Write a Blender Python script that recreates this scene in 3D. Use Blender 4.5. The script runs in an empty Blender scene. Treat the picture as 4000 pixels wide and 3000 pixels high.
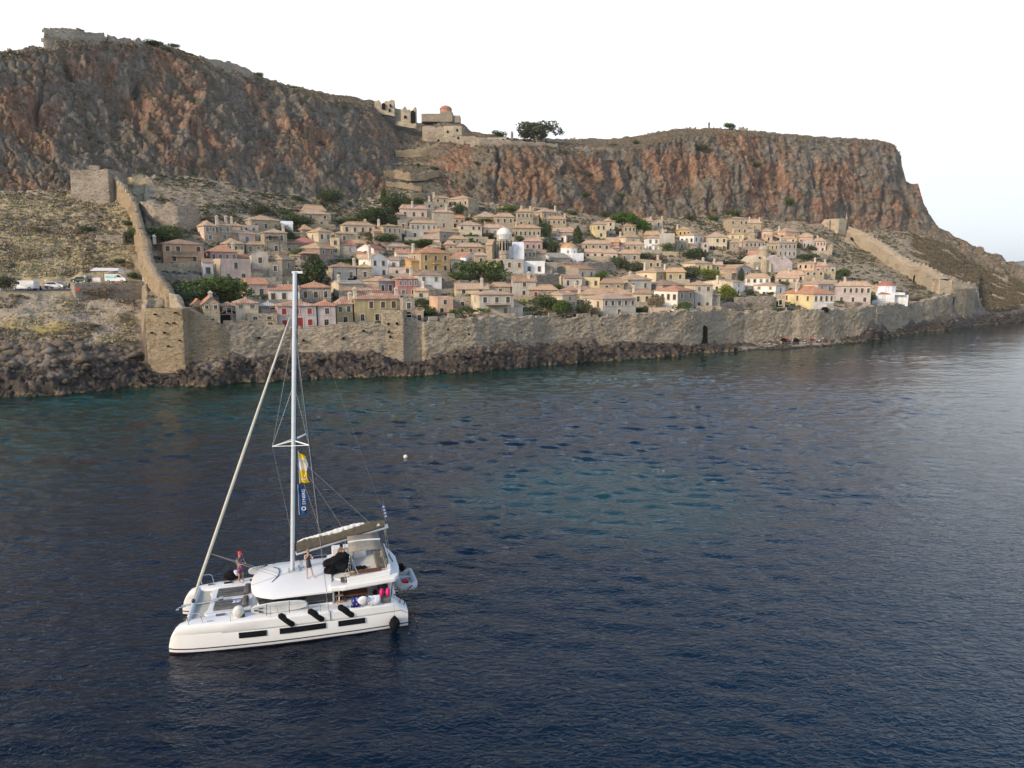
import bpy, bmesh, math, random
import numpy as np
from mathutils import Vector, Matrix
sc = bpy.context.scene
R = math.radians
# ---------------------------------------------------------------- camera
CAMH, PIT, F = 19.0, R(8.6), 2774.0
cp, sp = math.cos(PIT), math.sin(PIT)
cam = bpy.data.cameras.new('camera'); camo = bpy.data.objects.new('camera', cam)
sc.collection.objects.link(camo); sc.camera = camo
camo.location = (0, 0, CAMH); camo.rotation_euler = (R(90) - PIT, 0, 0)
cam.sensor_width = 36; cam.lens = 36 * F / 4000; cam.clip_start = .5; cam.clip_end = 30000
# ---------------------------------------------------------------- world: bright overcast sky, bluer overhead
SUN_EL, SUN_AZ = R(24), R(-68)      # azimuth measured from +Y towards +X
world = bpy.data.worlds.new('World'); sc.world = world; world.use_nodes = True
nt = world.node_tree; nt.nodes.clear()
wo = nt.nodes.new('ShaderNodeOutputWorld'); bg = nt.nodes.new('ShaderNodeBackground')
sky = nt.nodes.new('ShaderNodeTexSky'); sky.sky_type = 'NISHITA'; sky.sun_disc = False
sky.sun_elevation = SUN_EL; sky.sun_rotation = SUN_AZ; sky.dust_density = 3; sky.air_density = 1.0; sky.ozone_density = 1.5
bg.inputs['Strength'].default_value = .1
tc = nt.nodes.new('ShaderNodeTexCoord'); sx = nt.nodes.new('ShaderNodeSeparateXYZ')
nt.links.new(tc.outputs['Generated'], sx.inputs[0])
ramp = nt.nodes.new('ShaderNodeValToRGB'); cr = ramp.color_ramp
cr.elements[0].position = 0.0; cr.elements[0].color = (.335, .365, .39, 1)
cr.elements[1].position = 1.0; cr.elements[1].color = (.04, .09, .19, 1)
for p_, c_ in ((.10, (.385, .405, .42)), (.22, (.47, .48, .48)), (.34, (.54, .54, .54)), (.44, (.36, .45, .55)), (.56, (.09, .17, .31)), (.78, (.045, .10, .21))):
    e = cr.elements.new(p_); e.color = (*c_, 1)
nt.links.new(sx.outputs['Z'], ramp.inputs[0])
# thin high cloud breaks the veil up a little
nz = nt.nodes.new('ShaderNodeTexNoise'); nz.inputs['Scale'].default_value = 2.2; nz.inputs['Detail'].default_value = 5
mp = nt.nodes.new('ShaderNodeMapping'); mp.inputs['Scale'].default_value = (1, 1, 3.2)
nt.links.new(tc.outputs['Generated'], mp.inputs[0]); nt.links.new(mp.outputs[0], nz.inputs[0])
mr = nt.nodes.new('ShaderNodeMapRange'); mr.inputs[1].default_value = .3; mr.inputs[2].default_value = .7
mr.inputs[3].default_value = 9.3; mr.inputs[4].default_value = 10.7
nt.links.new(nz.outputs[0], mr.inputs[0])
vm = nt.nodes.new('ShaderNodeVectorMath'); vm.operation = 'SCALE'
nt.links.new(ramp.outputs[0], vm.inputs[0]); nt.links.new(mr.outputs[0], vm.inputs['Scale'])
mx = nt.nodes.new('ShaderNodeMix'); mx.data_type = 'RGBA'; mx.inputs[0].default_value = .93; mx.clamp_result = False
nt.links.new(sky.outputs[0], mx.inputs[6]); nt.links.new(vm.outputs[0], mx.inputs[7])
nt.links.new(mx.outputs[2], bg.inputs[0]); nt.links.new(bg.outputs[0], wo.inputs[0])
sun = bpy.data.lights.new('sun', 'SUN'); suno = bpy.data.objects.new('sun', sun); sc.collection.objects.link(suno)
sun.energy = 1.5; sun.angle = R(11); sun.color = (1.0, .80, .58)
SD = Vector((math.sin(R(-130)) * math.cos(SUN_EL), math.cos(R(-130)) * math.cos(SUN_EL), math.sin(SUN_EL)))
sky.sun_rotation = R(-130)
suno.rotation_euler = (-SD).to_track_quat('-Z', 'Y').to_euler()
vs = sc.view_settings; vs.view_transform = 'Standard'; vs.look = 'None'; vs.exposure = 1.38; vs.gamma = 1; vs.use_curve_mapping = False
sc.cycles.max_bounces = 6; sc.cycles.volume_bounces = 1; sc.cycles.diffuse_bounces = 2; sc.cycles.glossy_bounces = 3
sc.cycles.caustics_reflective = False; sc.cycles.caustics_refractive = False

# ---------------------------------------------------------------- helpers
C = sc.collection
def ray(px, py):
    u = (np.asarray(px, float) - 2000) / F; v = (np.asarray(py, float) - 1500) / F
    return u, cp - v * sp, -sp - v * cp
def atY(px, py, Y):
    a, b, c = ray(px, py); t = Y / b
    return a * t, Y + 0 * t, CAMH + c * t
def atZ(px, py, z):
    a, b, c = ray(px, py); t = (z - CAMH) / c
    return a * t, b * t, z + 0 * t
def pyz(py, Y):      # height of image row py at distance Y
    return atY(2000, py, Y)[2]
def KN(s):
    a = np.array(s, float).reshape(-1, 2); return lambda x: np.interp(x, a[:, 0], a[:, 1])
def h3(ix, iy, iz, seed=0):
    n = (ix.astype(np.int64) * 374761393 + iy.astype(np.int64) * 668265263 + iz.astype(np.int64) * 2147483647 + seed * 1274126177) & 0xffffffff
    n = ((n ^ (n >> 13)) * 1274126177) & 0xffffffff
    n = ((n ^ (n >> 15)) * 2246822519) & 0xffffffff
    return ((n ^ (n >> 16)) & 0xffffff) / float(0xffffff)
def vnoise(x, y, z, seed=0):
    x, y, z = np.broadcast_arrays(x, y, z)
    xi, yi, zi = np.floor(x), np.floor(y), np.floor(z); fx, fy, fz = x - xi, y - yi, z - zi
    fx, fy, fz = [f * f * f * (f * (f * 6 - 15) + 10) for f in (fx, fy, fz)]
    r = 0
    for dx in (0, 1):
        for dy in (0, 1):
            for dz in (0, 1):
                w = (fx if dx else 1 - fx) * (fy if dy else 1 - fy) * (fz if dz else 1 - fz)
                r = r + w * h3(xi + dx, yi + dy, zi + dz, seed)
    return r * 2 - 1
def fbm(x, y, z, oct=4, seed=0, gain=.5):
    r, a, s = 0, 1, 0
    for i in range(oct):
        r = r + a * vnoise(x * 2 ** i, y * 2 ** i, z * 2 ** i, seed + i); s += a; a *= gain
    return r / s
def ridged(x, y, z, oct=4, seed=0, gain=.5):
    r, a, s = 0, 1, 0
    for i in range(oct):
        r = r + a * (1 - 2 * np.abs(vnoise(x * 2 ** i, y * 2 ** i, z * 2 ** i, seed + i))); s += a; a *= gain
    return r / s
def worley(x, y, z, seed=0):
    xi, yi, zi = np.floor(x), np.floor(y), np.floor(z)
    f1 = np.full(x.shape, 9.); f2 = f1.copy(); idv = np.zeros(x.shape)
    for dx in (-1, 0, 1):
        for dy in (-1, 0, 1):
            for dz in (-1, 0, 1):
                cx, cy, cz = xi + dx, yi + dy, zi + dz
                d = np.sqrt((cx + h3(cx, cy, cz, seed) - x) ** 2 + (cy + h3(cx, cy, cz, seed + 1) - y) ** 2 + (cz + h3(cx, cy, cz, seed + 2) - z) ** 2)
                m = d < f1; f2 = np.where(m, f1, np.minimum(f2, d)); idv = np.where(m, h3(cx, cy, cz, seed + 3), idv); f1 = np.where(m, d, f1)
    return f1, f2, idv
def mesh_np(name, V, Fq, smooth=False):
    me = bpy.data.meshes.new(name); V = np.asarray(V, np.float32); Fq = np.asarray(Fq, np.int32)
    me.vertices.add(len(V)); me.vertices.foreach_set('co', V.ravel())
    k = Fq.shape[1]; me.loops.add(Fq.size); me.loops.foreach_set('vertex_index', Fq.ravel())
    me.polygons.add(len(Fq)); me.polygons.foreach_set('loop_start', np.arange(0, Fq.size, k, dtype=np.int32))
    me.polygons.foreach_set('loop_total', np.full(len(Fq), k, np.int32))
    if smooth: me.polygons.foreach_set('use_smooth', np.ones(len(Fq), bool))
    me.update(calc_edges=True); return me
def link(name, me, m=None, parent=None, **kw):
    o = bpy.data.objects.new(name, me); C.objects.link(o)
    if m is not None and me is not None and not me.materials: me.materials.append(m)
    if parent is not None: o.parent = parent
    for k, v in kw.items():
        if v is not None: o[k] = v
    return o
def thing(name, label, cat, loc=(0, 0, 0), rz=0, group=None):
    o = bpy.data.objects.new(name, None); C.objects.link(o); o.location = loc; o.rotation_euler = (0, 0, rz)
    o.empty_display_size = .2; o['label'] = label; o['category'] = cat
    if group: o['group'] = group
    return o
class MB:      # collects primitives into one mesh
    def __init__(s): s.v = []; s.f = []; s.mi = []
    def add(s, vs, fs, mi=0):
        b = len(s.v); s.v += [tuple(p) for p in vs]; s.f += [tuple(i + b for i in f) for f in fs]; s.mi += [mi] * len(fs); return s
    def box(s, c, d, rz=0, mi=0, M=None, taper=1):
        vs = []
        for z in (-.5, .5):
            k = 1 if z < 0 else taper
            for x, y in ((-.5, -.5), (.5, -.5), (.5, .5), (-.5, .5)):
                p = Vector((x * d[0] * k, y * d[1] * k, z * d[2]))
                if rz: p.rotate(Matrix.Rotation(rz, 3, 'Z'))
                p = p + Vector(c); vs.append(M @ p if M else p)
        return s.add(vs, [(3, 2, 1, 0), (4, 5, 6, 7), (0, 1, 5, 4), (1, 2, 6, 5), (2, 3, 7, 6), (3, 0, 4, 7)], mi)
    def tube(s, pts, r, n=8, caps=True, mi=0, flat=None):
        pts = [Vector(p) for p in pts]; rs = r if isinstance(r, (list, tuple)) else [r] * len(pts); rings = []
        up = Vector((0, 0, 1)); prev = None
        for i, p in enumerate(pts):
            t = (pts[min(i + 1, len(pts) - 1)] - pts[max(i - 1, 0)])
            t = t.normalized() if t.length > 1e-9 else Vector((0, 0, 1))
            a = t.cross(up) if abs(t.dot(up)) < .97 else t.cross(Vector((1, 0, 0)))
            if prev is not None and abs(t.dot(prev)) < .97: a = (prev - t * prev.dot(t))
            a.normalize(); b = t.cross(a); prev = a
            ra = rs[i]; ra, rb = ra if isinstance(ra, tuple) else (ra, ra)
            rings.append([p + a * math.cos(2 * math.pi * k / n) * ra + b * math.sin(2 * math.pi * k / n) * rb for k in range(n)])
        vs = [q for rg in rings for q in rg]; fs = []
        for i in range(len(rings) - 1):
            for k in range(n):
                fs.append((i * n + k, i * n + (k + 1) % n, (i + 1) * n + (k + 1) % n, (i + 1) * n + k))
        if caps: fs += [tuple(range(n))[::-1], tuple((len(rings) - 1) * n + k for k in range(n))]
        return s.add(vs, fs, mi)
    def lathe(s, prof, c=(0, 0, 0), n=16, mi=0, sq=1.0):
        vs = []; fs = []
        for r, z in prof:
            for k in range(n): vs.append((c[0] + r * math.cos(2 * math.pi * (k + .5) / n), c[1] + r * sq * math.sin(2 * math.pi * (k + .5) / n), c[2] + z))
        for i in range(len(prof) - 1):
            for k in range(n): fs.append((i * n + k, i * n + (k + 1) % n, (i + 1) * n + (k + 1) % n, (i + 1) * n + k))
        fs += [tuple(range(n))[::-1], tuple((len(prof) - 1) * n + k for k in range(n))]
        return s.add(vs, fs, mi)
    def prism(s, poly, z0, z1, mi=0, top=None):      # poly list of (x,y); top optional polygon
        n = len(poly); top = top or poly
        vs = [(x, y, z0) for x, y in poly] + [(x, y, z1) for x, y in top]
        fs = [tuple(range(n))[::-1], tuple(range(n, 2 * n))] + [(k, (k + 1) % n, n + (k + 1) % n, n + k) for k in range(n)]
        return s.add(vs, fs, mi)
    def ell(s, c, r, n=10, m=7, mi=0, M=None):
        vs = []; fs = []
        for i in range(m + 1):
            a = math.pi * (i + .02) / (m + .04)
            for k in range(n):
                b = 2 * math.pi * k / n; p = Vector((r[0] * math.sin(a) * math.cos(b), r[1] * math.sin(a) * math.sin(b), -r[2] * math.cos(a)))
                if M: p = M @ p
                vs.append(p + Vector(c))
        for i in range(m):
            for k in range(n): fs.append((i * n + k, i * n + (k + 1) % n, (i + 1) * n + (k + 1) % n, (i + 1) * n + k))
        fs += [tuple(range(n))[::-1], tuple(m * n + k for k in range(n))]
        return s.add(vs, fs, mi)
    def mesh(s, name, smooth=False):
        me = bpy.data.meshes.new(name); me.from_pydata(s.v, [], s.f)
        if any(s.mi): me.polygons.foreach_set('material_index', s.mi)
        if smooth:
            me.polygons.foreach_set('use_smooth', [True] * len(me.polygons)); me.update()
            try: me.set_sharp_from_angle(angle=R(40))
            except Exception: pass
        me.update(); return me
    def put(s, name, m, parent=None, smooth=False, bevel=0, **kw):
        me = s.mesh(name, smooth)
        for x in (m if isinstance(m, (list, tuple)) else [m]): me.materials.append(x)
        o = link(name, me, None, parent, **kw)
        if bevel:
            b = o.modifiers.new('edge', 'BEVEL'); b.width = bevel; b.segments = 2; b.limit_method = 'ANGLE'; b.angle_limit = R(35)
        return o
# ---------------------------------------------------------------- materials
class NT:
    def __init__(s, name, rough=.8, spec=.3, metal=0):
        s.m = bpy.data.materials.new(name); s.m.use_nodes = True; s.t = s.m.node_tree; s.t.nodes.clear()
        s.o = s.t.nodes.new('ShaderNodeOutputMaterial'); s.b = s.t.nodes.new('ShaderNodeBsdfPrincipled')
        s.t.links.new(s.b.outputs[0], s.o.inputs[0]); s.b.inputs['Roughness'].default_value = rough
        s.b.inputs['Specular IOR Level'].default_value = spec; s.b.inputs['Metallic'].default_value = metal
        s.g = s.t.nodes.new('ShaderNodeNewGeometry')
    def n(s, ty, **kw):
        d = s.t.nodes.new(ty)
        for k, v in kw.items():
            if hasattr(d, k): setattr(d, k, v)
            else: s.set(d.inputs[k.replace('_', ' ')] if not k.startswith('i') or not k[1:].isdigit() else d.inputs[int(k[1:])], v)
        return d
    def set(s, sock, v):
        if isinstance(v, bpy.types.NodeSocket): s.t.links.new(v, sock)
        elif isinstance(v, (tuple, list)) and len(v) == 3 and sock.type == 'RGBA': sock.default_value = (*v, 1)
        else: sock.default_value = v
    def vec(s, scale=(1, 1, 1), obj=False):
        src = s.n('ShaderNodeTexCoord').outputs['Object'] if obj else s.g.outputs['Position']
        m = s.n('ShaderNodeMapping'); s.set(m.inputs[0], src); m.inputs['Scale'].default_value = scale; return m.outputs[0]
    def noise(s, scale, detail=4, vec=None, rough=.55, dist=0):
        d = s.n('ShaderNodeTexNoise'); d.inputs['Scale'].default_value = scale; d.inputs['Detail'].default_value = detail
        d.inputs['Roughness'].default_value = rough; d.inputs['Distortion'].default_value = dist
        s.set(d.inputs[0], vec if vec is not None else s.g.outputs['Position']); return d.outputs[0]
    def voro(s, scale, vec=None, feature='F1', out=0, rnd=1):
        d = s.n('ShaderNodeTexVoronoi'); d.feature = feature; d.inputs['Scale'].default_value = scale; d.inputs['Randomness'].default_value = rnd
        s.set(d.inputs[0], vec if vec is not None else s.g.outputs['Position']); return d.outputs[out]
    def ss(s, x, a, b, lo=0, hi=1):
        d = s.n('ShaderNodeMapRange'); d.interpolation_type = 'SMOOTHSTEP' if (lo, hi) == (0, 1) else 'LINEAR'
        for i, v in enumerate((x, a, b, lo, hi)): s.set(d.inputs[i], v)
        return d.outputs[0]
    def mix(s, f, a, b, mode='MIX'):
        d = s.n('ShaderNodeMix'); d.data_type = 'RGBA'; d.blend_type = mode; s.set(d.inputs[0], f); s.set(d.inputs[6], a); s.set(d.inputs[7], b); return d.outputs[2]
    def math(s, op, a, b=0):
        d = s.n('ShaderNodeMath'); d.operation = op; s.set(d.inputs[0], a); s.set(d.inputs[1], b); return d.outputs[0]
    def sep(s, v, i):
        d = s.n('ShaderNodeSeparateXYZ'); s.set(d.inputs[0], v); return d.outputs[i]
    def attr(s, name, i=None):
        d = s.n('ShaderNodeAttribute'); d.attribute_name = name
        return d.outputs['Color'] if i is None else s.sep(d.outputs['Vector'], i)
    def bump(s, h, strength=.5, dist=.1, prev=None):
        d = s.n('ShaderNodeBump'); d.inputs['Strength'].default_value = strength; d.inputs['Distance'].default_value = dist; s.set(d.inputs['Height'], h)
        if prev is not None: s.set(d.inputs['Normal'], prev)
        return d.outputs[0]
    def col(s, c): s.set(s.b.inputs['Base Color'], c); return s
    def nrm(s, n): s.set(s.b.inputs['Normal'], n); return s
def simple(name, c, rough=.6, spec=.3, metal=0, var=.12, scale=3.0, bump=0):
    a = NT(name, rough, spec, metal)
    n = a.noise(scale, 3)
    a.col(a.mix(a.ss(n, .3, .7), tuple(x * (1 - var) for x in c), tuple(min(1, x * (1 + var)) for x in c)))
    if bump: a.nrm(a.bump(a.noise(scale * 5, 3), .4, bump))
    return a.m
# ================================================================ LAND: profile lines as (image column -> row, distance)
WLpy = KN([-1500,1640,0,1553,217,1546,506,1517,796,1510,1151,1485,1477,1474,1693,1463,1847,1455,2151,1425,2476,1404,2693,1388,2825,1375,3205,1356,3368,1337,3585,1300,3693,1290,3793,1275,4000,1257,4400,1236,4800,1216,5500,1200])
WBpy = KN([-1500,1380,0,1358,253,1347,452,1351,557,1375,568,1450,712,1450,722,1404,825,1393,907,1366,967,1393,1151,1371,1314,1366,1449,1366,1585,1415,1652,1415,1760,1360,1869,1339,1950,1317,2042,1317,2151,1344,2260,1317,2314,1317,2341,1360,2422,1328,2531,1333,2607,1333,2666,1350,2771,1352,2880,1343,3026,1323,3097,1326,3260,1326,3368,1312,3395,1280,3449,1275,3476,1305,3585,1267,3693,1251,3724,1228,3815,1213,3900,1218,4000,1205,4400,1215,4800,1208,5500,1190])
WTpy = KN([565,1205,738,1205,742,1205,850,1262,860,1268,1140,1280,1314,1274,1480,1266,1639,1254,1652,1257,1934,1238,2091,1233,2097,1243,2303,1237,2476,1230,2608,1218,2771,1212,2880,1218,3097,1215,3287,1207,3390,1199,3422,1194,3558,1183,3693,1158,3732,1142,3815,1130])
def WLY(px): return atZ(px, WLpy(px), 0)[1]
def YW(px): return WLY(px) + KN([-1500,11,0,10,556,8,566,4.2,714,4.2,722,6,1400,6,2700,7,2900,11,3100,12,3300,11,3400,7,3800,6,3900,10,5500,12])(px)
L5py = KN([-1500,760,0,750,272,747,400,735,560,690,800,702,1013,747,1329,787,1500,765,1600,745,1700,765,1800,790,2000,802,2200,830,2400,850,2834,845,3123,870,3304,899,3550,905,3700,962,3800,1035,4000,1112,4400,1195,5500,1180])
L5Y = KN([-1500,190,0,205,300,215,700,238,1000,252,1300,268,1600,290,1900,300,2300,320,2800,352,3123,375,3304,390,3550,410,3800,400,4000,392,4400,385,5500,360])
L6py = KN([-1500,150,0,215,172,195,250,168,416,172,633,192,904,278,1121,352,1320,398,1446,432,1537,520,1636,560,1700,566,1800,570,2000,575,2200,585,2400,590,2500,575,2622,545,2785,530,2929,525,3074,540,3345,553,3436,558,3490,577,3512,612,3530,720,3586,735,3598,790,3625,842,3661,895,3752,940,3842,993,3924,1038,4000,1078,4400,1180,5500,1165])
L7py = KN([-1500,135,0,206,172,181,416,150,633,172,904,262,1121,335,1320,371,1446,389,1537,434,1636,479,1700,470,1736,462,1808,485,1844,515,2025,542,2387,542,2500,526,2622,506,2785,499,2929,510,3074,524,3345,542,3436,548,3490,564,3512,590,3530,709,3586,718,3598,778,3625,832,3661,886,3752,931,3842,985,3924,1031,4000,1070,4400,1174,5500,1160])
d6 = KN([0,22,700,30,1300,42,1550,55,1700,40,1900,18,2500,16,3300,18,3550,22,3700,30,4000,20])
d7 = KN([0,4,1000,8,1400,25,1700,45,2300,45,2700,25,3400,16,3520,10,3550,3,4400,3])
def lines(px):
    """rows (py, Y) of the named profile lines at column px"""
    px = np.asarray(px, float); yw = YW(px); wl = WLpy(px); Y1 = WLY(px)
    left = px < 565; right = px > 3816
    p3 = np.where(left, WBpy(px) - 8, np.where(right, WBpy(px) - 10, WTpy(px) + 14)); y3 = yw + np.where(left | right, 2.5, 2.2)
    p5, y5 = L5py(px), L5Y(px)
    lf = np.clip((560 - px) / 20, 0, 1)
    roadf = KN([-1500,1137,280,1137,310,1146,560,1146])(px); roadb = KN([-1500,1127,285,1127,320,1104,560,1104])(px)
    yr = KN([-1500,136,0,145,560,158])(px)
    p4 = np.where(left, roadf, p3 + .22 * (p5 - p3)); y4 = np.where(left, yr, y3 + .22 * (y5 - y3))
    p4b = np.where(left, roadb, p3 + .25 * (p5 - p3)); y4b = np.where(left, yr + 7, y3 + .25 * (y5 - y3))
    y6 = y5 + d6(px); y7 = y6 + d7(px)
    return [(wl, Y1), (WBpy(px), yw), (p3, y3), (p4, y4), (p4b, y4b), (p5, y5), (L6py(px), y6), (L7py(px), y7)]
def surfY(px, py):      # distance of the ground seen at an image point
    L = lines(px); ps = np.array([float(a) for a, b in L])[::-1]; ys = np.array([float(b) for a, b in L])[::-1]
    return float(np.interp(py, ps, ys))
def G(px, py, lift=0):
    x, y, z = atY(px, py, surfY(px, py)); return Vector((float(x), float(y), float(z) + lift))
px = np.concatenate([np.arange(-1500, -60, 45), np.arange(-60, 4062, 5.2), np.arange(4080, 5500, 45)])
L = lines(px)
Z = [(atY(px, a, b)) for a, b in L]
P = [np.stack(np.broadcast_arrays(*q), -1) for q in Z]
P[0][:, 2] = 0
under = P[0] + np.array([0, -7, -6.0]); far = P[7] + np.stack([px * 0, px * 0 + 90, -P[7][:, 2] * .35], -1)
P = [under] + P + [far]
nsub = [4, 30, 4, 28, 4, 66, 150, 22, 12]
rows, rid = [], []
for i, k in enumerate(nsub):
    t = np.arange(k) / k
    if i == 6: t = t ** 1.0
    for tt in t:
        if 1 <= i <= 7: # interpolate in (row, distance): a slope that steepens uphill
            (pa, ya), (pb_, yb_) = L[i - 1], L[i]; rows.append(np.stack(np.broadcast_arrays(*atY(px, pa * (1 - tt) + pb_ * tt, ya * (1 - tt) + yb_ * tt)), -1))
        else: rows.append(P[i] * (1 - tt) + P[i + 1] * tt)
        rid.append(i + tt)
rows.append(P[-1]); rid.append(9.0)
Gd = np.stack(rows); rid = np.array(rid)       # (rows, cols, 3)
gx = np.gradient(Gd, axis=1); gy = np.gradient(Gd, axis=0); N = np.cross(gx, gy); N /= np.linalg.norm(N, axis=2, keepdims=True) + 1e-9
for k in range(3): # smooth normals a little
    N[1:-1] = (N[:-2] + N[1:-1] * 2 + N[2:]) / 4
N /= np.linalg.norm(N, axis=2, keepdims=True) + 1e-9
X, Y, Zz = Gd[..., 0], Gd[..., 1], Gd[..., 2]
r2 = rid[:, None] + 0 * X; pxx = px[None, :] + 0 * X
def bumpf(x, a, b, c, d): return np.clip((x - a) / (b - a), 0, 1) * np.clip((d - x) / (d - c), 0, 1)
wcl = np.maximum(bumpf(r2, 5.93, 6.05, 7.1, 7.5), 0)
wrk = bumpf(r2, .2, 1.0, 1.55, 1.95) * (1 - .85 * bumpf(pxx, 2860, 2960, 3280, 3340)) * (1 - .7 * bumpf(pxx, 3700, 3740, 3830, 3860))
wtown = bumpf(r2, 2.2, 2.7, 5.9, 6.1)
inside = ((pxx > 575) & (pxx < 3800)) * 1.0
# cliff: buttresses, ribs, ledges, blocks
s1 = fbm(X / 26, Y / 26, Zz / 70, 3, 11) * 5.5
s2 = ridged(X / 9 + .3 * s1, Y / 9, Zz / 42, 4, 21) * 3.4 - np.clip(ridged(X / 15, Y / 15, Zz / 90, 2, 25) - .72, 0, 1) * 14
s3 = ridged(X / 3.2, Y / 3.2, Zz / 8, 3, 31) * .9
f1, f2, idv = worley(X / 3.6 + .3 * s3, Y / 3.6, Zz / 6.0, 5); blk = (idv - .5) * 1.6 - np.clip(.14 - (f2 - f1), 0, 1) * 7
g1, g2, idw = worley(X / 1.3, Y / 1.3, Zz / 1.7, 9); blk2 = (idw - .5) * .55 - np.clip(.15 - (g2 - g1), 0, 1) * 2.5
led = ridged(X / 60, Y / 60, Zz / 6.5, 3, 71) * 1.2
edge = bumpf(r2, 5.93, 6.25, 6.8, 7.05)
talus = np.clip((6.45 - r2) / .4, 0, 1) * np.clip((1500 - pxx) / 300, 0, 1)
rav = 1 - .8 * bumpf(pxx, 1480, 1540, 1680, 1740) * bumpf(r2, 5.8, 5.95, 6.7, 6.95)
cl = rav * wcl * (blk * .75 + blk2 + s3 * .8 + led * .6) + rav * edge * (s1 * (1 - .6 * talus) + s2 * (1 - .4 * talus))
# dark shore rock
h1, h2, idr = worley(X / 2.6, Y / 2.6, Zz / 1.6, 15); k1, k2, idk = worley(X / 1.0, Y / 1.0, Zz / .7, 18)
rk = wrk * (ridged(X / 6, Y / 6, Zz / 3, 4, 41) * 1.7 + ridged(X / 1.8, Y / 1.8, Zz / 1.1, 3, 44) * .55 + (idr - .5) * .9 - np.clip(.12 - (h2 - h1), 0, 1) * 4 + (idk - .5) * .5 - np.clip(.12 - (k2 - k1), 0, 1) * 1.6)
# hillside: terraces outside the walls, small bumps inside
hs = wtown * ((1 - inside) * (ridged(X / 14, Y / 14, Zz / 9, 3, 51) * .8 + fbm(X / 2.2, Y / 2.2, Zz / 2.2, 3, 55) * .8) + inside * (fbm(X / 6, Y / 6, Zz / 3, 3, 58) * .35 - .25 * (r2 < 5.2) + .0))
up = inside * bumpf(r2, 5.45, 5.75, 5.95, 6.02)
hs = hs + up * (ridged(X / 10, Y / 10, Zz / 4, 3, 61) * 1.0)
road = ((pxx < 600) * bumpf(r2, 3.9, 4.0, 5.0, 5.05)); hs *= (1 - road)
D = cl + rk + hs
top = bumpf(r2, 7.0, 7.3, 8.2, 9.0); D = D + top * (ridged(X / 7, Y / 7, 0 * X, 4, 66) * .9 - .2)
Gd = Gd + N * D[..., None] * np.where(N[..., 1:2] > 0, -1, 1) * 1.0 if False else Gd + N * D[..., None]
if N[160:240, 400, 1].mean() > 0: Gd = Gd - 2 * N * D[..., None]
nr, nc = Gd.shape[:2]
slope = np.abs(np.cross(np.gradient(Gd, axis=1), np.gradient(Gd, axis=0))[..., 2]) / (np.linalg.norm(np.cross(np.gradient(Gd, axis=1), np.gradient(Gd, axis=0)), axis=2) + 1e-9)
warmc = np.clip(fbm(X / 11, Y / 11, Zz / 14, 4, 81) * 1.7 + .47 + .55 * fbm(X / 2.5, Y / 2.5, Zz / 9, 3, 86) + KN([0,.06,900,.02,1300,-.1,1550,-.15,1780,.22,3400,.2,3600,-.25,4000,-.4])(pxx) + .22 * np.clip(1 - np.abs(r2 - 6.55) / .35, -.6, 1) - talus * .4, 0, 1)
zone = np.zeros((nr, nc, 4), np.float32); zone[..., 0] = wcl; zone[..., 1] = bumpf(r2, -1, 0, 1.9, 2.1); zone[..., 2] = warmc; zone[..., 3] = 1
zn2 = np.zeros((nr, nc, 4), np.float32); zn2[..., 0] = inside; zn2[..., 1] = np.clip((pxx - 3500) / 200, 0, 1); zn2[..., 2] = slope; zn2[..., 3] = 1
RA = int(sum(nsub[:3])); RB = int(sum(nsub[:6]))
def land(name, r0, r1, m):
    n = r1 - r0 + 1; idx = np.arange(n * nc).reshape(n, nc); q = np.stack([idx[:-1, :-1], idx[:-1, 1:], idx[1:, 1:], idx[1:, :-1]], -1).reshape(-1, 4)
    me = mesh_np(name, Gd[r0:r1 + 1].reshape(-1, 3), q, True)
    for nm, z in (('zone', zone), ('zone2', zn2)):
        ca = me.color_attributes.new(nm, 'FLOAT_COLOR', 'POINT'); ca.data.foreach_set('color', z[r0:r1 + 1].reshape(-1))
    return link(name, me, m, None, kind='structure')
# ---------------------------------------------------------------- land materials
def rock_mat():
    a = NT('limestone_cliff', .9, .15)
    v = a.vec((1, 1, .35)); vf = a.vec((1, 1, .6))
    n1 = a.noise(.16, 6, vf, .6, .6); n2 = a.noise(.8, 6, v, .65, .4); n3 = a.noise(3.0, 5, None, .7)
    warm = a.attr('zone', 2)
    grey = a.mix(a.ss(n2, .3, .72), (.20, .17, .142), (.40, .355, .30)); grey = a.mix(a.ss(n1, .4, .7), grey, (.23, .175, .125))
    red = a.mix(a.ss(n2, .35, .7), (.29, .135, .08), (.52, .32, .215)); red = a.mix(a.ss(a.noise(.4, 4, v), .5, .75), red, (.50, .36, .24))
    w = a.ss(a.math('ADD', warm, a.math('MULTIPLY', a.math('SUBTRACT', n2, .5), 1.6)), .42, .95)
    c = a.mix(a.math('MULTIPLY', w, .76), grey, red)
    st = a.ss(a.noise(1.3, 4, a.vec((1, 1, .07))), .52, .72)        # rain streaks
    c = a.mix(a.math('MULTIPLY', st, .35), c, (.10, .09, .085))
    c = a.mix(a.math('MULTIPLY', a.ss(n3, .55, .8), .5), c, (.09, .08, .07))
    c = a.mix(a.math('MULTIPLY', a.ss(n3, .2, .42, 1, 0), .25), c, (.44, .39, .32))
    nz = a.sep(a.g.outputs['Normal'], 2)
    scrub = a.math('MULTIPLY', a.ss(nz, .35, .75), a.ss(a.noise(.9, 5, None, .7), .42, .56))
    c = a.mix(scrub, c, a.mix(a.ss(a.noise(2.5, 3), .4, .6), (.10, .11, .05), (.24, .19, .115)))
    a.col(c); b = a.bump(n3, 1, .8); b = a.bump(a.noise(1.1, 5, v, .7), .8, 1.2, b); a.nrm(a.bump(a.noise(9, 3), .6, .15, b)); return a.m
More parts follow.
